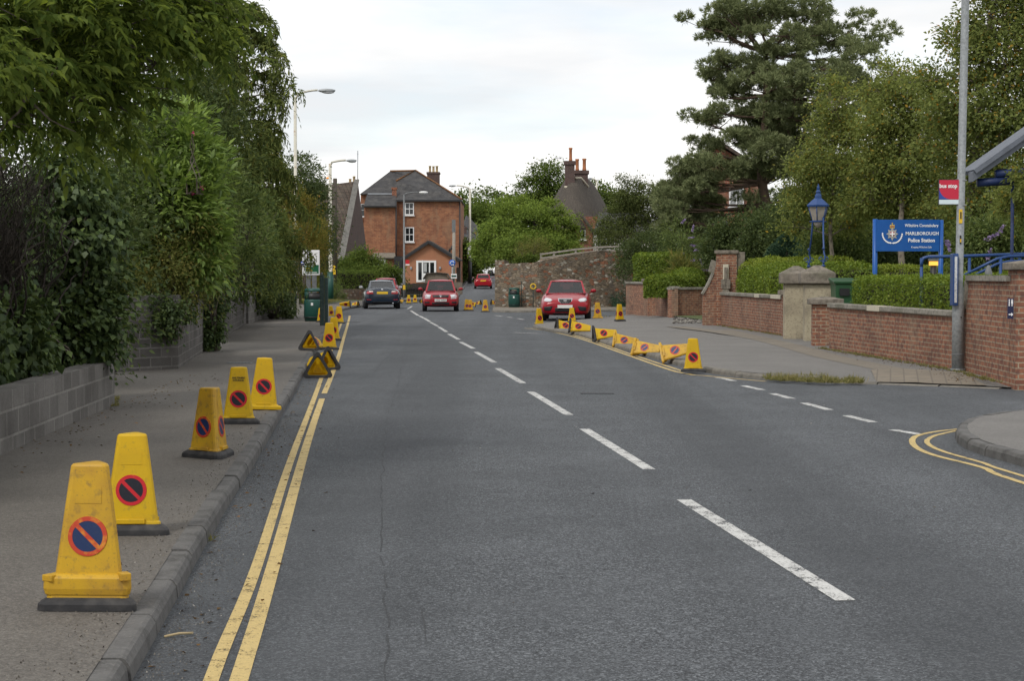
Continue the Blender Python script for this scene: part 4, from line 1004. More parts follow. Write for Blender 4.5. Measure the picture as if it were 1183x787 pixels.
# ================================================================== PLANTS
def A(*v): return np.array(v, dtype=float)
def nrm(v):
    return v / (np.linalg.norm(v, axis=1, keepdims=True) + 1e-9)
def rdir(n):
    return nrm(rng.normal(size=(n, 3)))
def leaf_mesh(name, P_, D, N, L, W, m, parent=None, droop=.15, fold=.12, mid=.42, ovate=False):
    """one small folded blade per leaf: base, side, tip, side"""
    n = len(P_); D = nrm(D); S = nrm(np.cross(D, N)); U = np.cross(S, D)
    L = np.broadcast_to(np.asarray(L, float), (n,))[:, None]; W = np.broadcast_to(np.asarray(W, float), (n,))[:, None]
    a = P_; b_ = P_ + D * L * mid + S * W * .5 + U * W * fold; c = P_ + D * L - U * L * droop; d = P_ + D * L * mid - S * W * .5 + U * W * fold
    if ovate:
        q = lambda t, w, z: P_ + D * L * t + S * W * w + U * (W * abs(w) * fold * 2 + L * z)
        co = np.stack([a, q(.16, .34, .02), q(.42, .5, .03), q(.74, .26, -.03), P_ + D * L - U * L * droop, q(.74, -.26, -.03), q(.42, -.5, .03), q(.16, -.34, .02)], 1)
    else: co = np.stack([a, b_, c, d], 1)
    kk = co.shape[1]; co = co.reshape(-1, 3).astype(np.float32)
    me = bpy.data.meshes.new(name)
    me.vertices.add(kk * n); me.vertices.foreach_set('co', co.ravel())
    me.loops.add(kk * n); me.loops.foreach_set('vertex_index', np.arange(kk * n, dtype=np.int32))
    me.polygons.add(n); me.polygons.foreach_set('loop_start', np.arange(0, kk * n, kk, dtype=np.int32))
    me.materials.append(m); me.update(calc_edges=True)
    o = bpy.data.objects.new(name, me); C.objects.link(o)
    if parent is not None: o.parent = parent
    return o
def blob_subs(blobs, per, shell=.5, flat=1.0, up=0.0):
    """sub-clump centres on and inside a list of (centre, radii); returns centres and outward directions"""
    cs, ds = [], []
    vol = [r[0] * r[1] * r[2] for c, r in blobs]; sv = sum(v ** .66 for v in vol)
    for (c, r), v in zip(blobs, vol):
        n = max(3, int(per * v ** .66 / sv)); d = rdir(n); d[:, 2] += up; d = nrm(d)
        f = 1 - shell * rng.random(n) ** 1.6
        cs.append(np.array(c) + d * np.array(r) * f[:, None]); ds.append(d)
    return np.concatenate(cs), np.concatenate(ds)
def scatter(cs, ds, per, spread, flat=.6, outward=.7, up=.25, down=.0, rand=.8):
    n = len(cs); w8 = rng.gamma(1.6, 1 / 1.6, n) * per; idx = np.repeat(np.arange(n), np.maximum(2, w8).astype(int)); k = len(idx)
    g = rng.normal(size=(k, 3)) * np.array([1, 1, flat]) * spread * rng.uniform(.55, 1.25, n)[idx][:, None]
    P_ = cs[idx] + g
    out = nrm(g + 1e-6) * .6 + ds[idx] * outward
    D = out + rdir(k) * rand; D[:, 2] -= down
    N = ds[idx] * .5 + rdir(k) * .6; N[:, 2] += up + .5
    return P_, D, N
def limb(b, p, q, r0, r1, sag=.0, jit=.12, n=6, sides=7):
    p, q = Vector(p), Vector(q); L = (q - p).length; pts, rs = [], []
    sd_ = rnd.random() * 50
    for i in range(n + 1):
        t = i / n; c = p.lerp(q, t); k = math.sin(t * math.pi)
        c += Vector((mnoise.noise(Vector((t * 3, sd_, 0))), mnoise.noise(Vector((t * 3, sd_, 7))), 0)) * jit * L * k - Vector((0, 0, sag * L * k))
        pts.append(c); rs.append(r0 + (r1 - r0) * t ** .8)
    b.tube(pts, rs, sides); return pts
def tree(name, label, base, top, r0, blobs, lm, bm_, per=220, leaves=60, spread=.35, L=.12, W=.06, shell=.55, droop=.15, down=.1, group=None, twig=1, trunk_jit=.04, flat=.6, cat='tree', rand=.8, up=.25, extra=None):
    t = thing(name, label, cat, tuple(base), 0, group); base = Vector(base); top = Vector(top)
    b = MB(); main = limb(b, (0, 0, -.1), top - base, r0, r0 * .3, 0, trunk_jit, 9, 9)
    cs, ds = blob_subs(blobs, per, shell); cs = cs - np.array(base)
    for c, r in blobs:
        c = Vector(c) - base; best = min(main[2:], key=lambda q: (q - c).length + abs(q.z - (c.z - .5 * r[2])) * .7)
        pts = limb(b, best, c, r0 * .34, r0 * .12, -.06, .10, 5, 6)
        if twig:
            near = [Vector(x) for x in cs if ((Vector(x) - c).length < 1.3 * max(r))]
            rnd.shuffle(near)
            for x in near[:int(14 * twig)]: limb(b, pts[rnd.randint(2, 5)], x, r0 * .10, r0 * .03, -.04, .12, 3, 4)
    b.build('trunk', bm_, t, uv=False)
    P_, D, N = scatter(cs, ds, leaves, spread, flat, .7, up, down, rand)
    n = len(P_)
    leaf_mesh('crown', P_, D, N, L * rng.uniform(.65, 1.25, n), W * rng.uniform(.7, 1.2, n), lm, t, droop)
    return t
def bush(name, label, blobs, lm, per=120, leaves=50, spread=.16, L=.09, W=.05, shell=.35, droop=.15, down=.0, stem=None, group=None, up=.3, cat='bush', rand=.8, outward=.7, flat=.8, upd=0.0, ovate=False):
    bx = np.mean([b_[0] for b_ in blobs], axis=0); zb = min(b_[0][2] - b_[1][2] for b_ in blobs)
    base = Vector((bx[0], bx[1], zb)); t = thing(name, label, cat, tuple(base), 0, group)
    cs, ds = blob_subs(blobs, per, shell, up=upd); cs = cs - np.array(base)
    b = MB()
    for i in range(0, len(cs), max(1, len(cs) // 40)):
        limb(b, (rnd.uniform(-.15, .15), rnd.uniform(-.15, .15), 0), cs[i], .018, .005, -.05, .15, 4, 4)
    b.build('stems', stem or M['bark'], t, uv=False)
    P_, D, N = scatter(cs, ds, leaves, spread, flat, outward, up, down, rand); n = len(P_)
    leaf_mesh('foliage', P_, D, N, L * rng.uniform(.65, 1.25, n), W * rng.uniform(.7, 1.2, n), lm, t, droop, ovate=ovate)
    return t
def box_surface(n, x0, x1, y0, y1, z0, z1, rough=.05, rr=.15, faces='xXyYZ', fr=1.6):
    """points and normals on a box with rounded edges"""
    sx, sy, sz = x1 - x0, y1 - y0, z1 - z0
    areas = {'x': sy * sz, 'X': sy * sz, 'y': sx * sz, 'Y': sx * sz, 'Z': sx * sy}; tot = sum(areas[f] for f in faces); Ps, Ns = [], []
    for f in faces:
        k = int(n * areas[f] / tot) + 1; a, c = rng.random(k), rng.random(k)
        if f in 'xX': p = np.stack([np.full(k, x0 if f == 'x' else x1), y0 + sy * a, z0 + sz * c], 1); nn = np.tile([-1 if f == 'x' else 1, 0, 0], (k, 1))
        elif f in 'yY': p = np.stack([x0 + sx * a, np.full(k, y0 if f == 'y' else y1), z0 + sz * c], 1); nn = np.tile([0, -1 if f == 'y' else 1, 0], (k, 1))
        else: p = np.stack([x0 + sx * a, y0 + sy * c, np.full(k, z1)], 1); nn = np.tile([0, 0, 1], (k, 1))
        Ps.append(p); Ns.append(nn)
    p = np.concatenate(Ps); nn = np.concatenate(Ns).astype(float)
    cx, cy = (x0 + x1) / 2, (y0 + y1) / 2
    lo = np.array([x0 + rr, y0 + rr, z0]); hi = np.array([x1 - rr, y1 - rr, z1 - rr]); q = np.clip(p, np.minimum(lo, hi), np.maximum(lo, hi)); d = p - q
    l = np.linalg.norm(d, axis=1, keepdims=True); out = q + d / np.maximum(l, 1e-6) * np.minimum(l, rr); nn = nrm(d + nn * .05)
    disp = np.array([mnoise.noise(Vector(x * fr)) + .5 * mnoise.noise(Vector(x * fr * 3.1)) for x in out])
    out = out + nn * (disp * rough)[:, None]
    return out, nn
def hedge(name, label, c, size, rz, lm, n, L=.05, W=.03, rough=.05, rr=.12, jitter=.03, down=0.0, group=None, core=None, cat='hedge', fold=.12, tang=.9, body='foliage', fr=1.6, faces='xXyYZ', droop=.15, hole=None):
    """a clipped hedge or an ivy mass: dense leaves over a woody core"""
    sx, sy, sz = size; t = thing(name, label, cat, c, rz, group)
    k = MB(); bm = bmesh.new(); bmesh.ops.create_grid(bm, x_segments=2, y_segments=2, size=1); bm.free()
    ins = .07 + rough * 1.2
    k.box((0, 0, (sz - ins) / 2), (max(sx - 2 * ins, .05), max(sy - 2 * ins, .05), sz - ins)); k.build('stems', core or M['twig'], t, uv=False, bevel=min(rr, .12))
    p, nn = box_surface(n, -sx / 2, sx / 2, -sy / 2, sy / 2, 0, sz, rough, rr, faces, fr)
    p = p - nn * (np.abs(rng.normal(size=(len(p), 1))) * jitter * 1.4) + nn * jitter * .5
    if hole:
        (hy, hz), (ry, rz2) = hole; e = ((p[:, 1] - hy) / ry) ** 2 + ((p[:, 2] - hz) / rz2) ** 2 + rng.normal(size=len(p)) * .18; kp = (e > 1) | (p[:, 0] < 0); p, nn = p[kp], nn[kp]
    D = rdir(len(p)) * tang + nn * .55; D[:, 2] -= down
    N = nn + rdir(len(p)) * .55
    leaf_mesh(body, p, D, N, L * rng.uniform(.65, 1.3, len(p)), W * rng.uniform(.7, 1.25, len(p)), lm, t, droop, fold)
    return t

g_ = lambda r, g, b: (r, g, b, 1)
LM = {
 'canopy': leaf('leaf_canopy', g_(.060, .092, .024), g_(.155, .20, .050), .5, 0, c3=g_(.17, .22, .04)),
 'ivy': leaf('leaf_ivy', g_(.036, .060, .022), g_(.10, .14, .045), .2, .015, c3=g_(.13, .18, .05)),
 'laurel': leaf('leaf_laurel', g_(.115, .18, .042), g_(.25, .34, .09), .35, .025, c3=g_(.24, .34, .08)),
 'shrub': leaf('leaf_shrub', g_(.074, .112, .036), g_(.18, .225, .074), .35, .01),
 'shrub_d': leaf('leaf_dark_shrub', g_(.042, .064, .024), g_(.10, .13, .046), .3, .01),
 'cypress': leaf('leaf_cypress', g_(.072, .10, .034), g_(.21, .245, .074), .28, 0, c3=g_(.17, .16, .045)),
 'ramble': leaf('leaf_rambler', g_(.10, .125, .036), g_(.23, .23, .075), .4, .0, c3=g_(.28, .22, .07)),
 'yellow': leaf('leaf_yellowing', g_(.095, .10, .024), g_(.21, .185, .05), .35, 0, c3=g_(.30, .19, .06)),
 'pine': leaf('needle_pine', g_(.11, .138, .066), g_(.27, .30, .15), .3, 0),
 'birch': leaf('leaf_birch', g_(.115, .145, .042), g_(.25, .285, .095), .42, 0, c3=g_(.34, .25, .05)),
 'maple': leaf('leaf_maple', g_(.10, .13, .042), g_(.23, .265, .088), .42, 0, c3=g_(.34, .20, .035)),
 'acacia': leaf('leaf_bright', g_(.10, .15, .036), g_(.235, .31, .075), .42, 0),
 'far': leaf('leaf_far', g_(.06, .095, .024), g_(.135, .18, .044), .3, 0),
 'apple': leaf('leaf_apple', g_(.06, .082, .028), g_(.14, .165, .06), .38, 0),
 'box': leaf('leaf_clipped', g_(.09, .14, .022), g_(.21, .28, .05), .32, .01, c3=g_(.26, .29, .05)),
 'box2': leaf('leaf_clipped_pale', g_(.12, .17, .026), g_(.27, .32, .06), .34, .01),
 'fir': leaf('leaf_dwarf_fir', g_(.03, .065, .04), g_(.08, .13, .08), .2, 0),
 'flower': leaf('petal_purple', g_(.22, .16, .32), g_(.42, .34, .50), .2, 0),
 'rose': leaf('petal_pink', g_(.45, .02, .12), g_(.6, .08, .25), .2, 0),
 'grass': leaf('grass_blade', g_(.12, .13, .045), g_(.28, .25, .11), .35, 0, c3=g_(.36, .30, .14)),
 'litter': leaf('dead_leaf', g_(.06, .04, .02), g_(.18, .11, .05), .1, 0, c3=g_(.32, .16, .05)),
}

# ---------------- left side
# overhanging branches of the tree at the top left
base = Vector((-6.3, 12.5, .15)); t = thing('broadleaf_tree', 'dark leafy tree overhanging the pavement at the top left', 'tree', tuple(base))
b = MB(); main = limb(b, (0, 0, -.1), (.5, .8, 5.6), .17, .07, 0, .05, 9, 10)
cv = []
def cn(u, v, Y): return np.array(P(u, v, Y)) - np.array(base)
spots = []
for u, v, Y, r in [(20, 110, 13, .55), (70, 150, 13.5, .45), (120, 90, 13.5, .5), (60, 30, 13, .6), (150, 30, 14, .55), (200, -10, 14.5, .5), (150, 150, 14, .32), (30, 170, 12.5, .40), (100, 175, 13.5, .3),
                   (215, 60, 14.5, .30), (240, 15, 15, .33), (180, 90, 14.5, .35), (110, -20, 13.5, .55), (10, -30, 12.5, .6), (-60, 60, 12, .6), (-120, 120, 11, .6), (180, 130, 14.5, .25), (135, 180, 14, .22), (50, 195, 13, .25), (0, 140, 14.6, .55), (90, 60, 15.5, .6), (30, 60, 16, .5), (185, 40, 16, .45)]:
    spots.append((cn(u, v - (58 if v > 80 else 26), Y), (r * 1.1, r * 1.2, r * .68)))
for c, r in spots:
    best = min(main[4:], key=lambda q: (q - Vector(c)).length)
    pts = limb(b, best, c, .045, .012, -.05, .12, 6, 6)
    for k in range(6):
        e = Vector(c) + Vector(rdir(1)[0]) * max(r) * .9; limb(b, pts[rnd.randint(3, 6)], e, .012, .004, .08, .12, 4, 4)
b.build('trunk', M['bark'], t, uv=False)
cs, ds = blob_subs(spots, 430, .75)
# leaflets hang in rows along short drooping shoots
PP, DD, NN, LS = [], [], [], []
for c, d in zip(cs, ds):
    for s_ in range(4):
        sh = nrm((d * .8 + rng.normal(size=3) * .7 + np.array([.25, -.35, .1]))[None])[0]; ln = rng.uniform(.20, .46); ls = rng.uniform(.55, 1.15)
        side = np.cross(sh, [0, 0, 1]); side /= np.linalg.norm(side) + 1e-6
        p0 = c + rng.normal(size=3) * .08
        for k in range(7):
            tt = (k + .5) / 7; q = p0 + sh * ln * tt - np.array([0, 0, .32]) * ln * tt * tt
            for sg in (-1, 1):
                PP.append(q); LS.append(ls); dd = side * sg * .8 + sh * .7 + np.array([0, 0, -.28 - .35 * tt]) + rng.normal(size=3) * .22; DD.append(dd)
                NN.append(np.array([0, 0, 1.]) + side * sg * .5 + rng.normal(size=3) * .25)
PP, DD, NN, LS = map(np.array, (PP, DD, NN, LS)); n = len(PP)
leaf_mesh('crown', PP, DD, NN, LS * .11 * rng.uniform(.6, 1.25, n), LS * .041 * rng.uniform(.75, 1.2, n), LM['canopy'], t, .2, ovate=True)
# dead dark shrub and the ivy over the near wall
t = thing('dead_shrub', 'tangle of dark dead twigs in the ivy on the near wall', 'bush', (-5.0, 15, 1.5))
b = MB()
for i in range(1100):
    y = rng.uniform(15.0, 19.2); p = Vector((-4.72 - .25 * rnd.random() - (y - 15) * .05, y, rnd.uniform(1.3, 2.6))) - Vector((-5.0, 15, 1.5))
    d = Vector((rnd.uniform(-.15, .55), rnd.uniform(-.9, .5), rnd.uniform(.1, 1.1))) * rnd.uniform(.25, .6); limb(b, p, p + d, .006, .002, .12, .35, 5, 3)
for i in range(14):
    y = rng.uniform(15, 19); p = Vector((-4.75 - (y - 15) * .05, y, rnd.uniform(.9, 1.6))) - Vector((-5, 15, 1.5)); limb(b, p, p + Vector((.2, rnd.uniform(-.8, .8), rnd.uniform(.5, .9))), .014, .007, -.1, .3, 7, 5)
b.build('twigs', M['twig'], t, uv=False)
hedge('ivy', 'dark ivy hanging over the low grey wall nearest the camera', (-5.26, 15.2, .55), (1.05, 10.8, 1.95), R(3.0), LM['ivy'], 24000, .085, .075, .26, .5, .08, .85, group='ivy on the left walls', cat='ivy', fold=-.1, fr=1.1, hole=((1.55, 1.5), (1.5, .62)))
bush('ivy', 'rounded end of the ivy mass where the near wall stops', [(np.array(P(u, v, Y)), (r, r, r * 1.1)) for u, v, Y, r in [(98, 270, 20.3, .38), (108, 330, 20.3, .32), (98, 375, 20.1, .38), (80, 215, 20.3, .42), (88, 240, 21, .45), (60, 390, 19.6, .34), (112, 398, 20.1, .20), (30, 300, 20.5, .5), (10, 395, 17.5, .35)]],
     LM['ivy'], 420, 34, .12, .085, .075, .3, down=.7, group='ivy on the left walls', cat='ivy', rand=.6)
# shrubs behind the walls
bush('laurel_bush', 'bright green laurel bush above the dark block wall', [(np.array(P(u, v, Y)), (rx, rx, rz)) for u, v, Y, rx, rz in [(205, 185, 30, .62, .75), (190, 240, 29.5, .65, .7), (232, 235, 30, .5, .7), (178, 150, 31, .35, .45), (215, 150, 30.5, .35, .45), (240, 200, 30.5, .3, .5), (225, 290, 30, .6, .6), (180, 290, 30, .6, .5)]],
     LM['laurel'], 330, 34, .15, .17, .06, .35, droop=.1, up=.5, rand=.55, upd=.3, ovate=True)
bush('evergreen_shrub', 'mid green small leaved shrub behind the black iron post', [(np.array(P(u, v, Y)), (r, r, r * 1.1)) for u, v, Y, r in [(152, 260, 30, .5), (135, 215, 29.5, .6), (165, 220, 30, .5), (145, 300, 30, .5), (120, 250, 28.5, .5), (160, 175, 30, .5), (125, 170, 29, .6), (170, 310, 30.5, .45)]],
     LM['shrub'], 380, 46, .14, .055, .032, .35)
bush('rambling_rose', 'straggly rambler on the dark wall beside the iron post', [(np.array(P(u, v, Y)), (r, r, r)) for u, v, Y, r in [(165, 320, 28.9, .28), (200, 305, 29.2, .38), (225, 330, 30.5, .36), (205, 340, 29.4, .3), (150, 345, 28.6, .22), (235, 300, 32, .36), (190, 280, 29.6, .4), (222, 262, 29.4, .28)]],
     LM['ramble'], 360, 28, .16, .06, .033, .6, down=.2, stem=M['bark'], cat='climber')
rt = bush('rose_flowers', 'few pink roses flowering above the rambler', [(np.array(P(u, v, Y)), (.02, .02, .02)) for u, v, Y in [(222, 155, 29.2), (233, 217, 29.2), (224, 223, 29.2)]], LM['rose'], 9, 4, .015, .035, .032, .3, cat='flowers')
bush('ivy', 'narrow column of ivy round the black gate post', [(np.array(P(u, v, Y)), (.22, .3, .32)) for u, v, Y in [(243, 300, 35), (240, 325, 35), (250, 315, 36), (246, 350, 35.5), (240, 375, 35.2), (252, 340, 36), (244, 392, 35.2), (232, 285, 35)]],
     LM['ivy'], 150, 40, .10, .075, .06, .4, down=.6, group='ivy on the left walls', cat='ivy')
bush('ivy', 'ivy trails hanging over the corner of the dark block wall', [(np.array(P(u, v, Y)), (.2, .12, .2)) for u, v, Y in [(190, 352, 28.2), (200, 360, 28.1), (195, 378, 28.1), (178, 348, 28.3), (215, 352, 29.5)]],
     LM['ivy'], 70, 30, .08, .06, .05, .4, down=.7, group='ivy on the left walls', cat='ivy')
# backdrop of dark trees behind the left garden
for i, (u, v, Y, rx, rz, lab) in enumerate([(40, 170, 24, 2.2, 3.2, 'dark evergreen mass behind the ivy, farthest left'), (175, 90, 36, 2.0, 4.4, 'dark evergreen tree behind the laurel bush'), (245, 200, 44, 1.6, 3.0, 'dark evergreen shrub under the weeping cypress')]):
    c = np.array(P(u, v, Y)); c[0] -= .5
    tree('evergreen_tree', lab, (c[0], c[1], .1), (c[0], c[1], c[2] + rz * .5), .14, [(c, (rx, rx, rz * .8)), (c - np.array([0, 0, rz * .6]), (rx, rx, rz * .6)), (c + np.array([.3, 0, rz * .6]), (rx * .6, rx * .6, rz * .5))], LM['shrub_d'], M['bark'], 420, 46, .28, .10, .055, .3, group='dark evergreens on the left', twig=.4)

# weeping cypress
def cypress(label, u, Y, vtop, wid, zb, n, tops, off=.9):
    x = X_(u, Y); zt = Z_(vtop, Y); t = thing('weeping_cypress', label, 'tree', (x - off, Y, .1)); b = MB(); main = limb(b, (0, 0, -.1), (off, 0, zt - .5), .22, .04, 0, .02, 9, 9)
    PP, DD, NN = [], [], []
    nb = n // 78
    for i in range(nb):
        f = ((i + rng.random()) / nb) ** .9; z = zb + (zt - .1 - zb) * f
        prof = wid * (.30 + .70 * min(1, (zt - z) / 1.6)) if tops else wid * min(1, (zt - z) / 2.6 + .12)
        a = i * 2.4 + rng.normal() * .4; Lb = prof * rng.choice([.55, .8, 1.0, 1.18], p=[.15, .3, .4, .15]) * rng.uniform(.85, 1.1); d = np.array([math.cos(a), math.sin(a), 0]); side = np.array([-d[1], d[0], 0])
        rise = rng.uniform(.10, .45) * Lb; drop = rng.uniform(.15, .6) * Lb; x0 = off * min(1, max(0, z / zt))
        at = lambda t_: np.array([x0 + (off - x0) * min(1, t_ * 2), 0, z]) + d * Lb * t_ + np.array([0, 0, rise * math.sin(t_ * 2.4) - drop * t_ ** 3])
        b.tube([at(t_) for t_ in (0, .25, .5, .75, .95)], [.035, .028, .02, .013, .006], 5)
        for s_ in range(48):
            t_ = 1 - .72 * rng.random() ** 1.25; sw = (1.05 - t_ * .75) * Lb * .42; p0 = at(t_) + side * rng.normal() * sw * .6 + rng.normal(size=3) * .04; tip = t_ > .8
            ln = rng.uniform(.18, .42) * (1.5 if tip else 1.0); out = rng.uniform(.2, .7); tl_ = rng.normal() * .5
            for j in range(8):
                tt = (j + rng.random()) / 8; q = p0 + d * out * ln * tt * (1.4 - tt) * 1.5 + side * tl_ * tt * ln + np.array([0, 0, .16 * tt - ln * tt * tt])
                PP.append(q); DD.append(d * out * (1 - tt) + side * (rng.normal() * .5 + tl_) + np.array([0, 0, .35 - 1.4 * tt])); NN.append(d * .6 + np.array([0, 0, .8]) + rng.normal(size=3) * .4)
    b.build('trunk', M['bark'], t, uv=False); PP, DD, NN = map(np.array, (PP, DD, NN)); k = len(PP)
    leaf_mesh('crown', PP, DD, NN, .15 * rng.uniform(.6, 1.3, k), .05 * rng.uniform(.6, 1.3, k), LM['cypress'], t, .2)
    return t
cypress('tall weeping cypress with drooping tips beside the first street lamp', 280, 50, 4, 1.38, 1.5, 7000, True)
cypress('weeping cypress in front of the taller one, higher than the frame', 232, 46, -28, 1.1, 1.6, 4200, True)
cypress('lower weeping conifer spreading toward the lamp pole', 306, 53, 158, 1.25, 1.2, 3200, False)
bush('evergreen_shrub', 'brownish green feathery shrub below the cypress', [(np.array(P(u, v, Y)), (r, r, r * 1.2)) for u, v, Y, r in [(262, 235, 40, .7), (278, 280, 42, .7), (266, 300, 40.5, .5), (292, 262, 44, .7), (296, 300, 44.5, .5)]],
     LM['shrub'], 260, 34, .16, .13, .05, .45, down=-.1)
bush('ivy', 'ivy covered bank reaching down to the pavement by the bin', [(np.array(P(u, v, Y)), (r, r, rz)) for u, v, Y, r, rz in [(312, 300, 60, .75, 1.2), (320, 330, 62, .6, .9), (306, 335, 58.5, .6, .7), (322, 290, 64, .7, 1.2), (322, 352, 61, .42, .5), (298, 300, 58.5, .8, 1.2), (330, 352, 64, .32, .5)]],
     LM['shrub_d'], 360, 40, .16, .12, .085, .4, down=.5, group='ivy on the left walls', cat='ivy')
bush('yellowing_bush', 'tall olive and yellow tinged bush beside the direction sign', [(np.array(P(u, v, Y)), (r, r, rz)) for u, v, Y, r, rz in [(343, 258, 70, .9, 1.1), (352, 280, 72, .8, 1.1), (324, 285, 64, .55, 1.2), (340, 236, 70, .5, .6), (362, 300, 74, .5, .8), (366, 272, 74, .4, .7), (322, 312, 64, .45, .8), (320, 325, 62, .4, .7), (355, 318, 74, .5, .6)]],
     LM['yellow'], 420, 50, .2, .09, .05, .4)
tree('broadleaf_tree', 'dark broadleaf tree behind the second lamp pole on the left', (X_(345, 92), 92, .1), P(345, 215, 92), .16, [(np.array(P(u, v, Y)), (r, r, r)) for u, v, Y, r in [(342, 210, 90, 1.2), (357, 232, 92, 1.1), (332, 235, 90, 1.4), (366, 260, 95, 1.1), (347, 270, 92, 1.6), (368, 292, 96, 1.0), (350, 195, 92, .7), (366, 218, 93, .5)]],
     LM['shrub_d'], M['bark'], 480, 44, .3, .14, .09, .45)
bush('green_shrub', 'low bright shrub on the verge behind the litter bin', [(np.array(P(u, v, 96)), (.5, .5, .4)) for u, v in [(350, 330), (356, 334), (346, 336)]], LM['acacia'], 60, 40, .14, .09, .05, .4)
hedge('clipped_hedge', 'clipped field hedge beyond the bins at the left kerb', (X_(402, 112), 111.5, .1), (3.6, 1.6, 1.75), R(20), LM['far'], 9000, .10, .06, .08, .2, .06)
bush('hedge_shrub', 'dark green rounded shrub at the near end of the far hedge', [(np.array(P(388, 338, 104)), (.55, .5, .6)), (np.array(P(382, 330, 105)), (.5, .5, .6))], LM['shrub'], 90, 40, .16, .09, .05, .4)
bush('garden_bush', 'bright olive bush in front of the steep roofed house', [(np.array(P(u, v, Y)), (r, r, r * .9)) for u, v, Y, r in [(418, 305, 122, 1.1), (405, 315, 121, 1.0), (432, 312, 122, .9), (425, 322, 120, .9), (446, 318, 124, .9), (456, 322, 124, .7), (400, 325, 120, .8), (414, 296, 122, .5)]],
     LM['far'], 420, 44, .25, .17, .10, .45)
bush('garden_bush', 'shrub against the tall house by the hill road', [(np.array(P(u, v, 196)), (1.1, 1.1, 1.5)) for u, v in [(538, 302), (546, 305), (540, 295), (549, 312), (536, 312)]], LM['far'], 200, 40, .35, .26, .17, .45)

# ---------------- middle
tree('bright_tree', 'bright green rounded tree rising behind the stone wall', P(612, 345, 98), P(616, 262, 98), .17, [(np.array(P(u, v, Y)), (r * 1.1, r, r * .8)) for u, v, Y, r in [(575, 270, 98, 1.0), (590, 250, 98, .95), (618, 256, 97, 1.1), (645, 262, 98, 1.1), (658, 280, 98, .7), (600, 282, 96, 1.1), (632, 285, 96.5, 1.1), (568, 295, 98, .9), (590, 300, 96, .8), (580, 235, 99, .5), (605, 238, 99, .6), (636, 243, 98, .7), (556, 280, 98.5, .5), (650, 256, 98, .4), (650, 292, 97, .8)]],
     LM['acacia'], M['bark'], 760, 46, .21, .13, .085, .55)
tree('broadleaf_tree', 'loose green tree behind the thatched cottage chimney', P(630, 340, 128), P(632, 225, 128), .2, [(np.array(P(u, v, Y)), (r, r, r * .8)) for u, v, Y, r in [(632, 205, 128, 1.4), (618, 222, 128, 1.3), (645, 215, 128, 1.2), (640, 235, 128, 1.4), (610, 238, 128, .9), (625, 240, 128, 1.3)]],
     LM['far'], M['bark'], 300, 40, .35, .2, .12, .5)
tree('broadleaf_tree', 'dark round tree right of the cottage by the far lamp', P(690, 345, 132), P(690, 240, 132), .2, [(np.array(P(u, v, 132)), (r, r, r * .8)) for u, v, r in [(686, 228, 1.3), (698, 240, 1.5), (712, 238, 1.5), (725, 242, 1.6)]],
     LM['far'], M['bark'], 220, 40, .35, .22, .13, .5)
tree('apple_tree', 'thin grey green tree with twiggy top, right of the cottage', P(728, 345, 95), P(730, 250, 95), .13, [(np.array(P(u, v, Y)), (r, r, r * .75)) for u, v, Y, r in [(728, 225, 95, .9), (718, 235, 95, .8), (748, 235, 95, 1.0), (765, 225, 95, .8), (712, 258, 95, .8), (735, 255, 95, 1.0), (760, 255, 95, 1.0), (692, 265, 95, .6), (740, 212, 95, .5), (722, 210, 95, .4), (775, 250, 95, .8), (752, 275, 95, .7), (712, 275, 94, .8), (735, 280, 94, .8), (698, 282, 94, .5), (765, 278, 94, .7)]],
     LM['apple'], M['bark'], 760, 30, .26, .12, .065, .7, twig=1.2)
bush('evergreen_shrub', 'dark climber heaped over the right end of the stone wall', [(np.array(P(u, v, Y)), (r, r, r)) for u, v, Y, r in [(745, 285, 84, .7), (728, 295, 84, .6), (768, 282, 86, .8), (792, 285, 86, .9), (815, 280, 88, .8), (722, 310, 83, .5), (780, 300, 84, .8)]], LM['shrub_d'], 420, 46, .2, .10, .06, .4)
bush('trailing_ivy', 'grey green creeper sloping down the right end of the stone wall', [(np.array(P(u, v, Y)), (r, r * .7, r * .9)) for u, v, Y, r in [(718, 325, 86, .35), (712, 335, 86, .4), (704, 345, 86, .35), (716, 350, 85, .4), (697, 350, 86.5, .25)]], LM['fir'], 170, 40, .14, .09, .04, .4, down=.6, cat='creeper')
bush('hanging_plant', 'green plant spilling over the low part of the stone wall', [(np.array(P(u, v, 88.2)), (r, r * .7, r * .8)) for u, v, r in [(607, 303, .38), (601, 309, .32), (598, 314, .22), (615, 301, .3)]], LM['far'], 90, 40, .12, .10, .06, .4, down=.4)
bush('wispy_shrub', 'wispy yellow green shrub on the stone wall below the bright tree', [(np.array(P(u, v, 90.5)), (r, r, r)) for u, v, r in [(612, 292, .55), (620, 286, .5), (605, 297, .4)]], LM['ramble'], 120, 30, .2, .10, .035, .5, down=-.3)
# distant wooded hill seen between the house and the bright tree
for i, (u, v, Y, r) in enumerate([(540, 248, 400, 6), (555, 243, 410, 6.5), (575, 250, 420, 6), (528, 258, 400, 5), (598, 252, 430, 7), (562, 262, 395, 6), (545, 265, 390, 6)]):
    c = np.array(P(u, v, Y))
    tree('distant_tree', 'hazy tree on the wooded ridge between the tall house and the bright tree', (c[0], c[1], hill(Y)), c, .3, [(c, (r, r, r * .8)), (c - np.array([0, 0, r * .8]), (r, r, r * .7))], LM['far'], M['bark'], 130, 30, 1.0, .8, .5, .3, twig=0, group='trees on the far ridge')

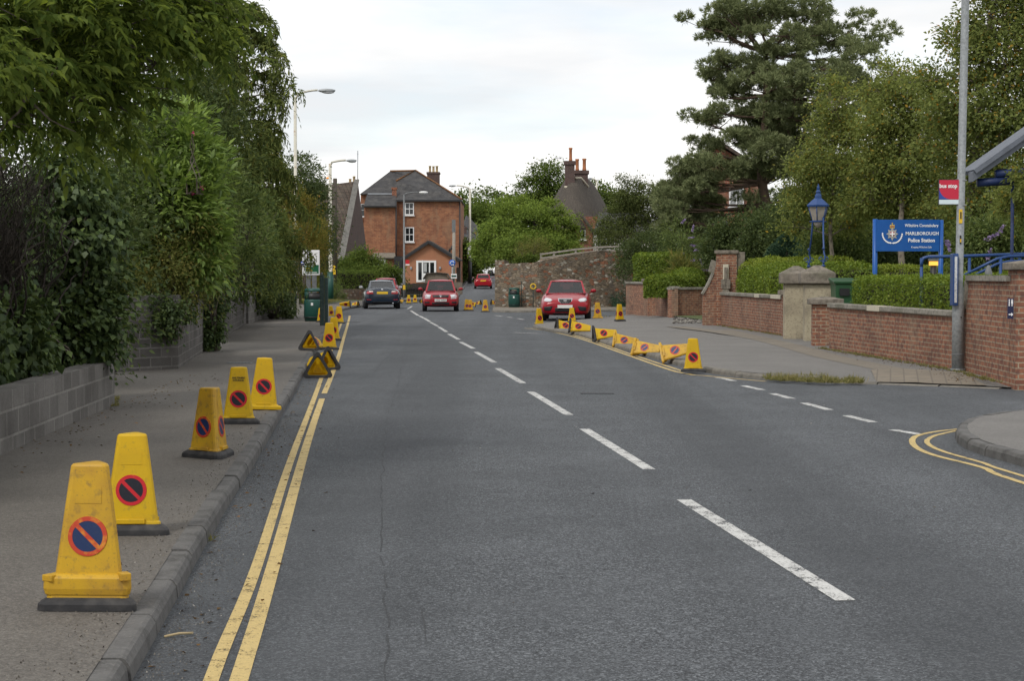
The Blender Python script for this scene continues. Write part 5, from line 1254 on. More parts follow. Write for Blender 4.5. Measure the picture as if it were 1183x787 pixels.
# ---------------- right side
# scots pine
YP = 76.0
base = P(888, 330, YP); base.z = .1; t = thing('scots_pine', 'tall dark pine with layered flat boughs on the right', 'tree', tuple(base))
b = MB(); main = limb(b, (0, 0, -.1), Vector(P(884, 60, YP)) - base, .34, .10, 0, .05, 12, 10)
pads = [(880, 6, 46, 15, 0), (838, 14, 24, 11, -1), (930, 14, 34, 15, .5), (905, 34, 44, 15, -.8), (962, 38, 34, 17, 0), (992, 58, 30, 19, .6), (848, 40, 30, 12, .6), (1006, 88, 22, 18, -.5), (955, 70, 40, 17, -1.2), (903, 62, 34, 12, -.6), (1012, 128, 18, 16, -.3),
        (842, 72, 26, 10, 0), (822, 88, 16, 9, .6), (890, 98, 34, 13, -1.2), (938, 104, 40, 17, -1.4), (985, 112, 32, 19, -.3), (835, 108, 24, 10, .2), (915, 128, 36, 15, -1), (960, 144, 38, 18, -1), (1000, 150, 22, 18, .4),
        (823, 140, 22, 9, .4), (925, 160, 34, 15, .6), (850, 160, 26, 10, -.6), (812, 168, 18, 9, .2), (880, 172, 30, 13, -1), (800, 192, 26, 11, 0), (830, 188, 26, 11, -1), (905, 196, 34, 15, -.6), (782, 210, 22, 11, .4), (806, 216, 24, 12, -1),
        (772, 234, 22, 12, -.4), (798, 244, 30, 14, .4), (940, 186, 34, 17, -.8), (900, 226, 26, 13, -.4), (780, 262, 22, 11, .2), (975, 92, 28, 15, .9), (815, 262, 26, 12, .3), (866, 130, 16, 8, .4), (860, 192, 22, 9, .4), (885, 140, 30, 13, .9), (898, 168, 30, 13, .9), (870, 155, 24, 10, .9), (818, 205, 26, 11, .9), (822, 238, 20, 10, 1.4), (882, 208, 26, 11, .9), (905, 90, 34, 13, .9), (872, 80, 24, 9, .9), (812, 252, 24, 11, 1.2), (888, 248, 22, 12, 1.0), (890, 118, 30, 13, 1.4), (880, 152, 32, 13, 1.6), (908, 146, 34, 14, 1.5), (900, 182, 30, 13, 1.5), (846, 100, 20, 9, .8), (858, 24, 30, 12, .6), (790, 225, 26, 11, .2), (776, 248, 22, 10, -.4), (826, 28, 20, 9, .4), (828, 126, 18, 8, -.4), (1014, 104, 18, 14, 0)]
PP, DD, NN = [], [], []
for u, v, ru, rv, dy_ in pads:
    Y = YP + dy_ * 1.6; c = np.array(P(u, v, Y)); rx = ru / F * Y; rz_ = rv / F * Y; cl = c - np.array(base)
    best = min(main[4:], key=lambda q: (q - Vector(cl)).length + max(0, q.z - cl[2]) * .6)
    pts = limb(b, best, cl - np.array([0, 0, rz_ * .5]), .075, .03, .04, .14, 7, 6)
    for sb in range(max(4, int(ru / 4.2))):            # each bough carries several rounded clumps
        o2 = rng.normal(size=3) * np.array([rx * .55, rx * .5, rz_ * .55]); r2 = rng.uniform(.26, .52) * min(1.0, rx); c2 = cl + o2
        limb(b, pts[rnd.randint(3, 7)], c2 - np.array([0, 0, r2 * .4]), .028, .01, .03, .15, 4, 5)
        nt = int(62 * r2 ** 1.3 + 8); d = rdir(nt); d[:, 2] = d[:, 2] * .8 + .25; d = nrm(d); ps = c2 + d * np.array([r2 * 1.25, r2 * 1.25, r2 * .72]) * (1 - .5 * rng.random((nt, 1)) ** 1.4)
        for p_, dd in zip(ps, d):
            ax = nrm((dd * .8 + np.array([0, 0, .6]) + rng.normal(size=3) * .3)[None])[0]
            for s_ in range(2):
                q0 = p_ + rng.normal(size=3) * np.array([.09, .09, .05]); m_ = 14
                v_ = nrm(ax + rng.normal(size=(m_, 3)) * .62); PP.append(np.repeat(q0[None], m_, 0) + v_ * .02); DD.append(v_); NN.append(rdir(m_))
b.build('trunk', M['bark_pine'], t, uv=False)
PP, DD, NN = map(np.concatenate, (PP, DD, NN)); n = len(PP)
leaf_mesh('crown', PP, DD, NN, .21 * rng.uniform(.7, 1.2, n), .034 * rng.uniform(.8, 1.3, n), LM['pine'], t, .05, .05)

tree('slender_tree', 'slender young tree with a thin pale trunk behind the blue lamp', (X_(964, 48), 48, .1), P(962, 130, 48), .085, [(np.array(P(u, v, Y)), (r, r, r * .8)) for u, v, Y, r in [(965, 130, 48, .55), (948, 165, 48, .6), (980, 160, 48, .6), (935, 200, 48, .6), (960, 195, 47.5, .6), (992, 195, 48, .6), (925, 235, 48, .55), (950, 240, 48, .5), (1000, 235, 48, .6), (975, 108, 48, .35), (955, 100, 48.5, .3), (985, 262, 48.5, .4), (915, 262, 48, .3)]],
     LM['birch'], M['bark_pale'], 620, 30, .21, .095, .05, .85, twig=1.8, rand=1.0)
tree('maple_tree', 'loose yellowing tree right behind the blue notice board', (X_(1042, 45), 45, .1), P(1040, 120, 46), .12, [(np.array(P(u, v, Y)), (r, r, r * .85)) for u, v, Y, r in [(1040, 110, 46, .7), (1020, 145, 46, .8), (1060, 140, 46, .8), (1010, 190, 46, .8), (1045, 185, 45.5, .8), (1080, 180, 46, .8), (1000, 230, 46.5, .7), (1035, 235, 46, .8), (1070, 230, 46, .8), (1030, 85, 46.5, .45), (1055, 92, 46.5, .5), (1010, 105, 47, .4), (1090, 250, 45, .7), (1100, 140, 45, .7)]],
     LM['birch'], M['bark_pale'], 860, 34, .21, .10, .058, .75, twig=1.6, rand=1.0)
tree('maple_tree', 'big leafy tree at the top right behind the bus stop pole', (X_(1130, 40), 41, .1), P(1135, 60, 41), .15, [(np.array(P(u, v, Y)), (r, r, r * .85)) for u, v, Y, r in [(1150, 20, 41, .9), (1120, 70, 41, .75), (1170, 70, 40.5, .9), (1100, 120, 41, .7), (1140, 120, 40.5, .8), (1180, 130, 40, .8), (1085, 170, 41.5, .6), (1120, 180, 41, .8), (1160, 190, 40.5, .8), (1130, 230, 41, .7), (1170, 240, 40.5, .7), (1190, 0, 41, .9), (1165, -30, 41, .8), (1105, 45, 42, .45), (1210, 60, 40, 1.0), (1220, 150, 40, 1.0), (1200, 220, 39.5, .9), (1075, 95, 42, .5), (1180, 270, 40, .6)]],
     LM['maple'], M['bark_pale'], 1200, 38, .22, .105, .062, .7, twig=1.2, rand=1.0)
tree('maple_tree', 'yellow flecked branches at the right edge under the porch roof', (X_(1215, 33), 33, .1), P(1200, 190, 33), .09, [(np.array(P(u, v, Y)), (r, r, r * .8)) for u, v, Y, r in [(1170, 225, 33, .28), (1180, 245, 33, .32), (1160, 245, 33.5, .2), (1195, 215, 33, .4), (1200, 260, 33, .4), (1150, 228, 34, .15), (1182, 200, 30.6, .16), (1190, 215, 30.6, .25), (1176, 222, 30.8, .14)]],
     LM['birch'], M['bark'], 150, 26, .14, .08, .045, .6, rand=1.0)
# dark backdrop behind the right gardens
for i, (u, v, Y, rx, rz, lab) in enumerate([(905, 272, 60, 1.2, 1.4, 'dark laurel mass behind the rounded hedge'), (1000, 225, 58, 2.0, 3.2, 'tall dark tree behind the notice board'), (1085, 200, 56, 2.2, 3.6, 'tall dark tree behind the bus stop flag'), (1160, 215, 54, 2.0, 3.4, 'tall dark tree behind the porch roof'), (862, 276, 66, 1.3, 1.0, 'dark shrub mass left of the carved pier'), (940, 255, 56, 1.2, 1.8, 'dark bushy tree behind the blue lamp'), (1040, 270, 52, 1.8, 1.6, 'dark undergrowth behind the notice board posts')]):
    c = np.array(P(u, v, Y)); big = rz > 3
    tree('evergreen_tree', lab, (c[0], c[1], .1), (c[0], c[1], max(.6, c[2])), .12, [(c, (rx, rx * .8, rz * .8)), (c + np.array([-.5 * rx, 0, -.5 * rz]), (rx * .7, rx * .6, rz * .6)), (c + np.array([.5 * rx, .2, -.5 * rz]), (rx * .7, rx * .6, rz * .6))], LM['shrub'] if big else LM['shrub_d'], M['bark'], 420, 46, .26, .11, .065, .35, group='dark evergreens on the right', twig=.4)
bush('green_shrub', 'upright green shrub beside the thin pale trunk', [(np.array(P(u, v, 50)), (.5, .5, .65)) for u, v in [(955, 275), (975, 285), (945, 290), (985, 272)]], LM['shrub'], 200, 46, .15, .075, .045, .4)
def cone_fir(label, u, v0, v1, Y, r):
    p = P(u, v1, Y); zt = Z_(v0, Y); h = zt - p.z; t = thing('dwarf_conifer', label, 'conifer', tuple(p)); b = MB(); b.tube([(0, 0, -.3), (0, 0, h * .9)], [.05, .01], 6); b.build('trunk', M['bark'], t, uv=False)
    n = 5200; f = rng.random(n) ** .8; a = rng.uniform(0, 6.283, n); rr_ = r * (1 - f) ** .75 * (1 - .3 * rng.random(n) ** 2) * (1 + .2 * np.sin(a * 5 + f * 9)); d = np.stack([np.cos(a), np.sin(a), np.full(n, .5)], 1)
    leaf_mesh('crown', np.stack([rr_ * np.cos(a), rr_ * np.sin(a), f * h], 1), d + rdir(n) * .5, rdir(n), .12 * rng.uniform(.6, 1.2, n), .04, LM['fir'], t, .1); return t
cone_fir('bluish dwarf conifer behind the rounded hedge', 909, 272, 306, 54, .75)
cone_fir('small bluish dwarf conifer right of the other conifer', 935, 282, 306, 53, .5)
def buddleia(label, spots, fl, Y):
    t = bush('buddleia', label, [(np.array(P(u, v, Y + dy)), (r, r, r)) for u, v, dy, r in spots], LM['shrub'], 260, 40, .2, .13, .035, .5, down=.2)
    o = np.array(t.location)
    for u, v in fl:
        p = np.array(P(u, v, Y - .7)) - o; ax = nrm(np.array([[rng.normal() * .5, -.3, .5 * rng.normal() + .1]]))[0]; tt = rng.random((60, 1)); q = p + ax * .26 * tt + np.clip(rng.normal(size=(60, 3)), -1.2, 1.2) * .022 * (1.1 - tt)
        leaf_mesh('flower_spike', q, rng.normal(size=(60, 3)), rng.normal(size=(60, 3)), .05, .045, LM['flower'], t)
    return t
buddleia('buddleia with purple flower spikes above the low clipped hedge', [(790, 290, 0, .8), (815, 300, 0, .8), (835, 285, 0, .8), (800, 315, -.3, .6), (830, 312, -.3, .6), (845, 300, 0, .6), (780, 270, .5, .6)],
         [(795, 275), (798, 284), (807, 288), (803, 300), (812, 306), (825, 278), (818, 296), (845, 276), (855, 282), (790, 296), (810, 312), (822, 310), (835, 295), (800, 268), (840, 262), (787, 258)], 70)
buddleia('buddleia with pale lilac flowers behind the blue handrail', [(1145, 280, 0, .5), (1165, 285, 0, .5), (1125, 290, 0, .45)], [(1140, 276), (1152, 273), (1145, 288), (1094, 278)], 37)
bush('strappy_plant', 'tall strappy yellow green plant by the timber post', [(np.array(P(u, v, 68)), (.25, .25, .45)) for u, v in [(783, 312), (790, 318)]], LM['ramble'], 40, 26, .12, .40, .04, .5, down=-.5, up=0, cat='plant')

# clipped hedges
def hedge_between(label, a, c, th, z0, z1, off, n, mat='box', **kw):
    a, c = Vector((a[0], a[1], 0)), Vector((c[0], c[1], 0)); d = (c - a); L = d.length; d.normalize(); nn = Vector((-d.y, d.x, 0)); m_ = (a + c) / 2 + nn * (off + th / 2)
    return hedge('clipped_hedge', label, (m_.x, m_.y, z0), (L, th, z1 - z0), math.atan2(d.y, d.x), LM[mat], n, group=kw.pop('group', None), **kw)
a, c = A2 + (A1 - A2) * .10, A1 + (A0 - A1) * .12
hedge_between('long clipped hedge behind the brick wall left of the steel pole', c, a, 1.5, .5, Z_(321, 33), -1.75, 46000, L=.05, W=.03, rough=.05, jitter=.035, fr=2.2)
hedge_between('second clipped hedge behind the first, under the notice board', Vector((7.9, 46, 0)), Vector((11.2, 41.5, 0)), 1.1, .4, Z_(308, 44), 0, 15000, 'box2', L=.06, W=.036, rough=.06)
hedge_between('low clipped hedge cross piece at the foot of the blue handrail', Vector((8.3, 33.5, 0)), Vector((10.6, 32.2, 0)), .8, .4, Z_(316, 33), 0, 9000, 'box2', L=.05, W=.032, rough=.06)
a, c = G(912, 388.5, .1), B2
hedge_between('rounded green hedge behind the brick wall, left of the stone piers', a, a + (c - a) * .88, 2.2, .5, Z_(306, 49), -2.45, 42000, 'box', L=.062, W=.04, rough=.07, rr=.5, jitter=.045)
hedge_between('back of the rounded hedge rising behind it', a + Vector((2.3, 3, 0)), a + Vector((1.2, 10, 0)), 1.6, .5, Z_(300, 52), -.2, 13000, 'box2', L=.07, W=.042, rough=.08, rr=.5)
a, c = D2, D1
hedge_between('low clipped hedge over the short brick wall by the drive', a + Vector((-.2, 0, 0)), c + Vector((-.1, .6, 0)), 1.2, .8, Z_(318, 66), .25, 12000, 'box', L=.085, W=.05, rough=.06, rr=.35)
hedge_between('small rounded hedge between the tall hedge and the drive', G(778, 365, .1), G(756, 363, .1), 1.0, .9, Z_(310.5, 68), -1.3, 9000, 'box', L=.085, W=.05, rough=.07, rr=.45)
hedge_between('tall square cut hedge on the farthest brick wall', G(762, 362.5, .1), G(724, 361, .1), 1.2, .9, Z_(293.5, 71), -1.45, 15000, 'box', L=.09, W=.055, rough=.05, rr=.2)

# grass and weeds
def tufts(name, spots, hgt, m, per=14, wd=.006, lean=.5):
    PP, DD, NN, LL = [], [], [], []
    for x, y, z, s in spots:
        for k in range(per):
            PP.append((x + rng.normal() * .03 * s, y + rng.normal() * .03 * s, z)); DD.append((rng.normal() * lean, rng.normal() * lean, 1)); NN.append(rng.normal(size=3)); LL.append(hgt * s * rng.uniform(.4, 1.2))
    return stuff(leaf_mesh(name, np.array(PP, float), np.array(DD, float), np.array(NN, float), np.array(LL), wd, m, None, .25, .05))
sp_ = []
for i in range(150):
    u = rnd.uniform(885, 995); v = 437.5 + (u - 885) * .035 + rnd.uniform(-3.2, 2.5) * (1 - abs((u - 940) / 60) ** 2 * .6); p = G(u, v, .04); sp_.append((p.x, p.y, .03, rnd.uniform(.4, 1.1)))
tufts('weeds', sp_, .12, LM['grass'], 26, .010, .8)
sp_ = []
for (a, c, n_) in ((A1, A2, 170), (A0, A1, 60), (B1, B2, 90)):
    for i in range(n_):
        p = Vector(a).lerp(Vector(c), rnd.random()); sp_.append((p.x - .12 - rnd.random() * .12, p.y - .05, PAV - .015, rnd.uniform(.3, .8)))
for i in range(70): p = G(rnd.uniform(120, 136), rnd.uniform(460, 470), PAV); sp_.append((p.x, p.y, PAV, rnd.uniform(.2, .6)))
for u, v, k in ((240, 624, .7), (243, 622, .6), (320, 478, .5), (322, 474, .6), (700, 366, 1.0), (705, 366, .9), (712, 367, .8), (640, 362, .7), (655, 361.5, .8)):
    p = G(u, v, .01); sp_.append((p.x, p.y, .0, k))
tufts('weeds', sp_, .10, LM['grass'], 14, .008, .8)
sp_ = [(rnd.uniform(-12.4, -9.8), rnd.uniform(92, 105), PAV + .02, rnd.uniform(.7, 1.2)) for i in range(900)]
tufts('grass', sp_, .14, LM['grass'], 10, .02, .5)
# fallen leaves and litter along the walls and gutter
PP = []
for i in range(900):
    t_ = rnd.random()
    if t_ < .35: p = Vector(A1).lerp(Vector(A2), rnd.random()); PP.append((p.x - .1 - abs(rnd.gauss(0, .22)), p.y, PAV - .005))
    elif t_ < .55: p = Vector(A0).lerp(Vector(A1), rnd.random()); PP.append((p.x - .1 - abs(rnd.gauss(0, .25)), p.y, PAV - .005))
    elif t_ < .8: y = rnd.uniform(9, 27); PP.append((-4.35 - (y - 14) * .05 + abs(rnd.gauss(0, .3)) + .12, y, PAV + .004))
    else: y = rnd.uniform(7, 30); kx = -1.54 - (y - 7.5) * .084; PP.append((kx + abs(rnd.gauss(0, .25)) + .03, y, .006))
PP = np.array(PP, float); n = len(PP); D = rdir(n); D[:, 2] *= .2; N = rdir(n) * .35; N[:, 2] += 1
stuff(leaf_mesh('leaf_litter', PP, D, N, rng.uniform(.02, .05, n), rng.uniform(.012, .03, n), LM['litter'], None, .1))
# ================================================================== NO-WAITING CONES
def tri(side, cut, ph=0.0):
    """triangle with cut corners, one flat face toward -Y"""
    h = side * math.sqrt(3) / 2; v = [Vector((-side / 2, -h / 3, 0)), Vector((side / 2, -h / 3, 0)), Vector((0, 2 * h / 3, 0))]; out = []
    for i in range(3):
        p, a, c = v[i], v[i - 1], v[(i + 1) % 3]; e0 = p + (a - p).normalized() * cut; e1 = p + (c - p).normalized() * cut
        m_ = (e0 + e1) * .5 + (p - (e0 + e1) * .5) * .38
        out += [e0, e0.lerp(m_, .62) + (m_ - e0.lerp(e1, .5)) * .12, e1.lerp(m_, .62) + (m_ - e0.lerp(e1, .5)) * .12, e1]
    return out
def loft(b, rings, cap0=False, cap1=True, m=None, smooth=False):
    n = len(rings[0]); vs = [p for r in rings for p in r]
    fs = [(i * n + j, i * n + (j + 1) % n, (i + 1) * n + (j + 1) % n, (i + 1) * n + j) for i in range(len(rings) - 1) for j in range(n)]
    if cap0: fs.append(tuple(reversed(range(n))))
    if cap1: fs.append(tuple(range((len(rings) - 1) * n, len(rings) * n)))
    b.add(vs, fs, m, smooth)
def ring(side, cut, z): return [p + Vector((0, 0, z)) for p in tri(side, cut)]
HC = .60
def cone_parts(root, kind):
    """kind: new / old / skirt / stacked"""
    old = kind in ('old', 'stacked', 'skirt_old'); ym = M['yellow_old'] if old else M['yellow']
    b = MB(); z0 = .05 if kind in ('new', 'old') else .03
    lift = .075 if kind == 'stacked' else 0.0
    # shell, with an inside
    outer = [ring(.40, .052, z0), ring(.392, .052, z0 + .025), ring(.365, .05, z0 + .028), ring(.215, .042, HC - .012), ring(.195, .040, HC)]
    if lift: outer = [[p + Vector((0, 0, lift)) for p in r_] for r_ in outer]
    loft(b, outer); n = len(outer[0])
    loft(b, [ring(.40, .052, z0 + lift), ring(.35, .05, z0 + lift + .012)], cap1=False)
    if kind == 'stacked': loft(b, [ring(.43, .05, .055), ring(.40, .05, .14)], cap1=False)
    for k in range(3):           # small moulded foot ribs at the bottom of each face
        q = Matrix.Rotation(k * 2 * math.pi / 3, 4, 'Z'); c = q @ Vector((0, -.117, z0 + .030 + lift)); b.box(c, (.17, .022, .03), k * 2 * math.pi / 3)
    if kind in ('stacked',):     # the collar of a second cone pushed over
        loft(b, [ring(.44, .05, .07), ring(.46, .055, .10), ring(.455, .055, .15), ring(.40, .05, .165), ring(.35, .05, .17)], cap0=True, cap1=False)
        b.box((.175, -.112, .158), (.05, .07, .035), .5); b.box((-.17, -.110, .15), (.06, .05, .03), -.5)
    if kind.startswith('skirt'):
        loft(b, [ring(.475, .06, 0), ring(.48, .06, .03), ring(.455, .058, .045), ring(.39, .05, .05)], cap0=False, cap1=False)
        loft(b, [ring(.36, .05, .04), ring(.47, .06, .0)], cap0=False, cap1=False)
    b.build('cone_body', ym, root, uv=False, bevel=.004)
    if not kind.startswith('skirt'):
        b = MB(); zt = .062
        o_ = [ring(.53, .075, 0), ring(.525, .075, .030), ring(.49, .07, .045), ring(.415, .056, zt)]; i_ = [ring(.36, .05, zt), ring(.375, .05, 0)]
        loft(b, o_, cap1=False); loft(b, i_, cap1=False); n = 12
        b.add(list(i_[-1]) + list(o_[0]), [(j, (j + 1) % n, (j + 1) % n + n, j + n) for j in range(n)]); b.add(list(o_[-1]) + list(i_[0]), [(j, (j + 1) % n, (j + 1) % n + n, j + n) for j in range(n)])
        b.build('rubber_base', M['rubber'], root, uv=False, bevel=.005)
    ri0, ri1 = .365 / (2 * math.sqrt(3)), .215 / (2 * math.sqrt(3)); hh = HC - .012 - (z0 + .028); tilt = math.atan2(ri0 - ri1, hh)
    zc_ = .265; rc_ = ri0 - (zc_ - z0 - .028) * math.tan(tilt); r_ = .092
    if kind in ('stacked', 'old', 'new'):
        for k in range(3):
            zs_ = .455; T_ = Matrix.Rotation(k * 2 * math.pi / 3, 4, 'Z') @ Matrix.Translation((0, -(ri0 - (zs_ - z0 - .028) * math.tan(tilt)) - .0008, zs_ + lift)) @ Matrix.Rotation(-tilt, 4, 'X')
            b = MB(); b.box((0, 0, 0), (.125, .003, .075)); b.v = [tuple(T_ @ Vector(p)) for p in b.v]; b.build('sleeve_panel', ym, root, uv=False)
    zl_ = lift
    for k in range(3):
        T_ = Matrix.Rotation(k * 2 * math.pi / 3, 4, 'Z') @ Matrix.Translation((0, -rc_ - .0015, zc_ + zl_)) @ Matrix.Rotation(-tilt, 4, 'X')
        b = MB(); N_ = 32; v = []; 
        def pt(rr, a, y): return T_ @ Vector((rr * math.cos(a), y, rr * math.sin(a)))
        c0 = [pt(r_ * .80, 2 * math.pi * j / N_, -.0012) for j in range(N_)]; c1 = [pt(r_ * .78, 2 * math.pi * j / N_, -.0026) for j in range(N_)]; c2 = [pt(r_, 2 * math.pi * j / N_, -.0026) for j in range(N_)]; c3 = [pt(r_ * 1.01, 2 * math.pi * j / N_, .0012) for j in range(N_)]
        b.add(c0, [tuple(range(N_))], 0, False)
        b.add(c1 + c2, [(j, (j + 1) % N_, (j + 1) % N_ + N_, j + N_) for j in range(N_)], 1, False)
        b.add(c2 + c3, [(j, (j + 1) % N_, (j + 1) % N_ + N_, j + N_) for j in range(N_)], 1, False)
        hw = r_ * .115; a45 = R(-45); dx_, dz_ = math.cos(a45), math.sin(a45); L_ = r_ * .82
        b.add([T_ @ Vector((sx * L_ * dx_ - sw * hw * dz_, -.0030, sx * L_ * dz_ + sw * hw * dx_)) for sx, sw in ((-1, -1), (1, -1), (1, 1), (-1, 1))], [(0, 1, 2, 3)], 1, False)
        b.build('no_waiting_disc', [M['blue_sign'] if old or kind == 'skirt' else M['navy_sign'], M['red_sign_old'] if old else M['red_sign']], root, uv=False)
protos = {}
CG = 'yellow no waiting cones'
def cone(u, v, label, kind='new', spin=0, mode='up', head=0, tilt=0, roll=0, z=0.0, s=1.0, h=None):
    """(u, v): where the middle of its base, or of the lying cone, touches the ground; angles in degrees"""
    p = G(u, v, z)
    if h: s = h / F * p.y / HC                        # height in pixels
    if mode == 'up': Rm = Matrix.Rotation(R(head), 4, 'Z') @ Matrix.Rotation(R(tilt), 4, 'Y') @ Matrix.Rotation(R(spin), 4, 'Z')
    else: Rm = Matrix.Rotation(R(head), 4, 'Z') @ Matrix.Rotation(R(90 + 5.2 + tilt), 4, 'Y') @ Matrix.Rotation(R(-30 + spin), 4, 'Z')
    if kind not in protos:
        root = thing('no_waiting_cone', label, 'cone', (0, 0, 0), 0, CG); cone_parts(root, kind); protos[kind] = root
    else: root = copy_tree(protos[kind]); root['label'] = label
    pts = [Rm @ (q * s) for r_ in (ring(.53, .075, 0), ring(.53, .075, .03), ring(.2, .04, HC)) for q in r_]
    zmin = min(q.z for q in pts); root.matrix_world = Matrix.Translation((p.x, p.y, z - zmin)) @ Rm @ Matrix.Scale(s, 4)
    return root
S1 = .98
# left, standing
cone(108, 700, 'faded orange yellow cone with a second collar, nearest to the camera', 'stacked', -2, z=PAV, s=.965)
cone(155, 615, 'bright yellow cone with black disc, second nearest on the left pavement', 'new', 2, z=PAV, s=.965)
cone(244, 528, 'dull yellow cone turned to show two worn blue discs, near the kerb', 'old', -36, z=PAV, s=.955)
c4 = cone(277, 489, 'bright cone lettered with the council name, fourth along the left kerb', 'new', 0, z=PAV, s=.95)
text('lettering', 'WILTSHIRE', .027, (0, -.0745, .487), (R(90 - 5), 0, 0), M['black'], c4, .0006)
text('lettering', 'COUNCIL', .027, (0, -.0765, .460), (R(90 - 5), 0, 0), M['black'], c4, .0006)
cone(304, 473, 'yellow cone with a yellow skirt instead of a black base, fifth on the kerb', 'skirt_new', 8, tilt=2, z=PAV, s=.95)
# left, fallen and standing by the post
cone(357, 405, 'fallen cone showing its hollow triangular underside on the pavement edge', 'new', 0, 'lie', head=76, z=PAV, s=.98)
cone(367, 437, 'fallen cone in the gutter, its open yellow base facing the camera', 'new', 0, 'lie', head=96, z=0, s=.98)
cone(380, 428, 'fallen cone turned aside, tucked behind the one in the gutter', 'new', 0, 'lie', head=128, z=0, s=.98)
cone(381, 404, 'upright cone on the yellow lines with a black disc, behind the fallen ones', 'new', -4, z=0, h=31)
cone(386.5, 393.5, 'upright cone half hidden behind another upright cone on the yellow lines', 'new', -14, z=0, h=27)
cone(392, 374.0, 'upright cone at the far end of the double yellow lines', 'new', -4, z=0, h=20)
cone(383.5, 367.5, 'leaning cone beside the wooden post, left of the last upright one', 'new', 0, tilt=-6, z=0.02, h=13.5)
cone(405, 355.8, 'fallen cone pointing left on the kerb near the blue saloon', 'new', 60, 'lie', head=186, z=PAV, s=.85)
cone(370.5, 372, 'cone mostly hidden behind the green wooden post', 'new', 12, z=PAV, h=16)
cone(414, 353.3, 'fallen cone just left of the blue saloon, only its tip showing', 'new', 0, 'lie', head=150, z=PAV, s=.6)
# far group beyond the two cars
cone(459.7, 350.5, 'far upright cone half hidden by the blue saloon', 'new', 10, z=0, h=10.5)
cone(464, 351, 'far cone lying flat with its tip toward the camera, by the grey lamp post', 'new', 60, 'lie', head=-80, z=0, s=.62)
cone(472.2, 351, 'far upright cone in front of the black railing, just right of the lamp post', 'new', 3, z=0, h=10)
cone(479.6, 350, 'far upright cone nearest to the front of the red hatchback', 'new', -4, z=0, h=9.3)
cone(485, 350.6, 'far cone lying down, almost hidden by the red hatchback', 'new', 20, 'lie', head=30, z=0, s=.55)
# far group at the corner of the stone wall
cone(539, 359.2, 'left one of two upright cones standing together at the far kerb corner', 'old', 18, z=0, h=13.3)
cone(543.6, 359.2, 'right one of two upright cones standing together at the far kerb corner', 'old', -16, z=0, h=12.8)
cone(549.5, 355.5, 'far tilted cone with black base raised, right of the standing pair', 'new', -20, 'lie', head=195, tilt=-25, z=0.05, s=.62)
cone(555.5, 352.3, 'farthest fallen cone with black base, behind the tilted one', 'new', 0, 'lie', head=150, z=0.05, s=.62)
cone(560.6, 360.5, 'upright faded cone in front of the far corner kerb', 'old', 4, z=0, h=14)
cone(567, 352.5, 'far fallen cone pointing right against the stone wall corner', 'old', 0, 'lie', head=14, z=PAV, s=.72)
# right group by the parked red car
cone(622, 376.3, 'upright cone on the kerb nose left of the parked red car', 'new', 34, z=.02, h=20)
cone(660.5, 372.5, 'upright cone directly in front of the parked red car', 'new', 4, z=PAV, h=17)
cone(690, 367.5, 'upright cone beside the right wheel of the parked red car', 'skirt_old', 8, z=PAV, h=18)
cone(715, 371, 'upright cone standing alone on the right pavement by the drive', 'new', 36, z=PAV, h=19.5)
cone(642, 383, 'fallen cone farthest along the right kerb, black base to the left', 'new', 0, 'lie', head=10, z=.0, s=1.0)
cone(657, 384.5, 'fallen cone crossing in front of the one before the parked car, tip to the right', 'new', 0, 'lie', head=-4, z=.06, s=.98)
cone(685, 395, 'fallen cone with tilted black base in the middle of the right kerb line', 'new', 0, 'lie', head=6, tilt=-10, z=.02, s=.95)
cone(708, 401.5, 'fallen cone with yellow base and worn blue disc, third from the last upright one', 'skirt_old', 0, 'lie', head=-6, z=.0, s=.95)
cone(733, 411.5, 'fallen cone with its yellow triangular base toward the camera on the right kerb', 'skirt_old', 0, 'lie', head=-28, tilt=-4, z=.0, s=.93)
cone(764, 420.5, 'fallen yellow based cone propped on the kerb beside the last upright one', 'skirt_old', 0, 'lie', head=-8, tilt=-18, z=.0, s=1.0)
cone(800, 429.5, 'upright cone at the near end of the fallen row on the right kerb', 'new', 2, z=0.03, h=38.5)

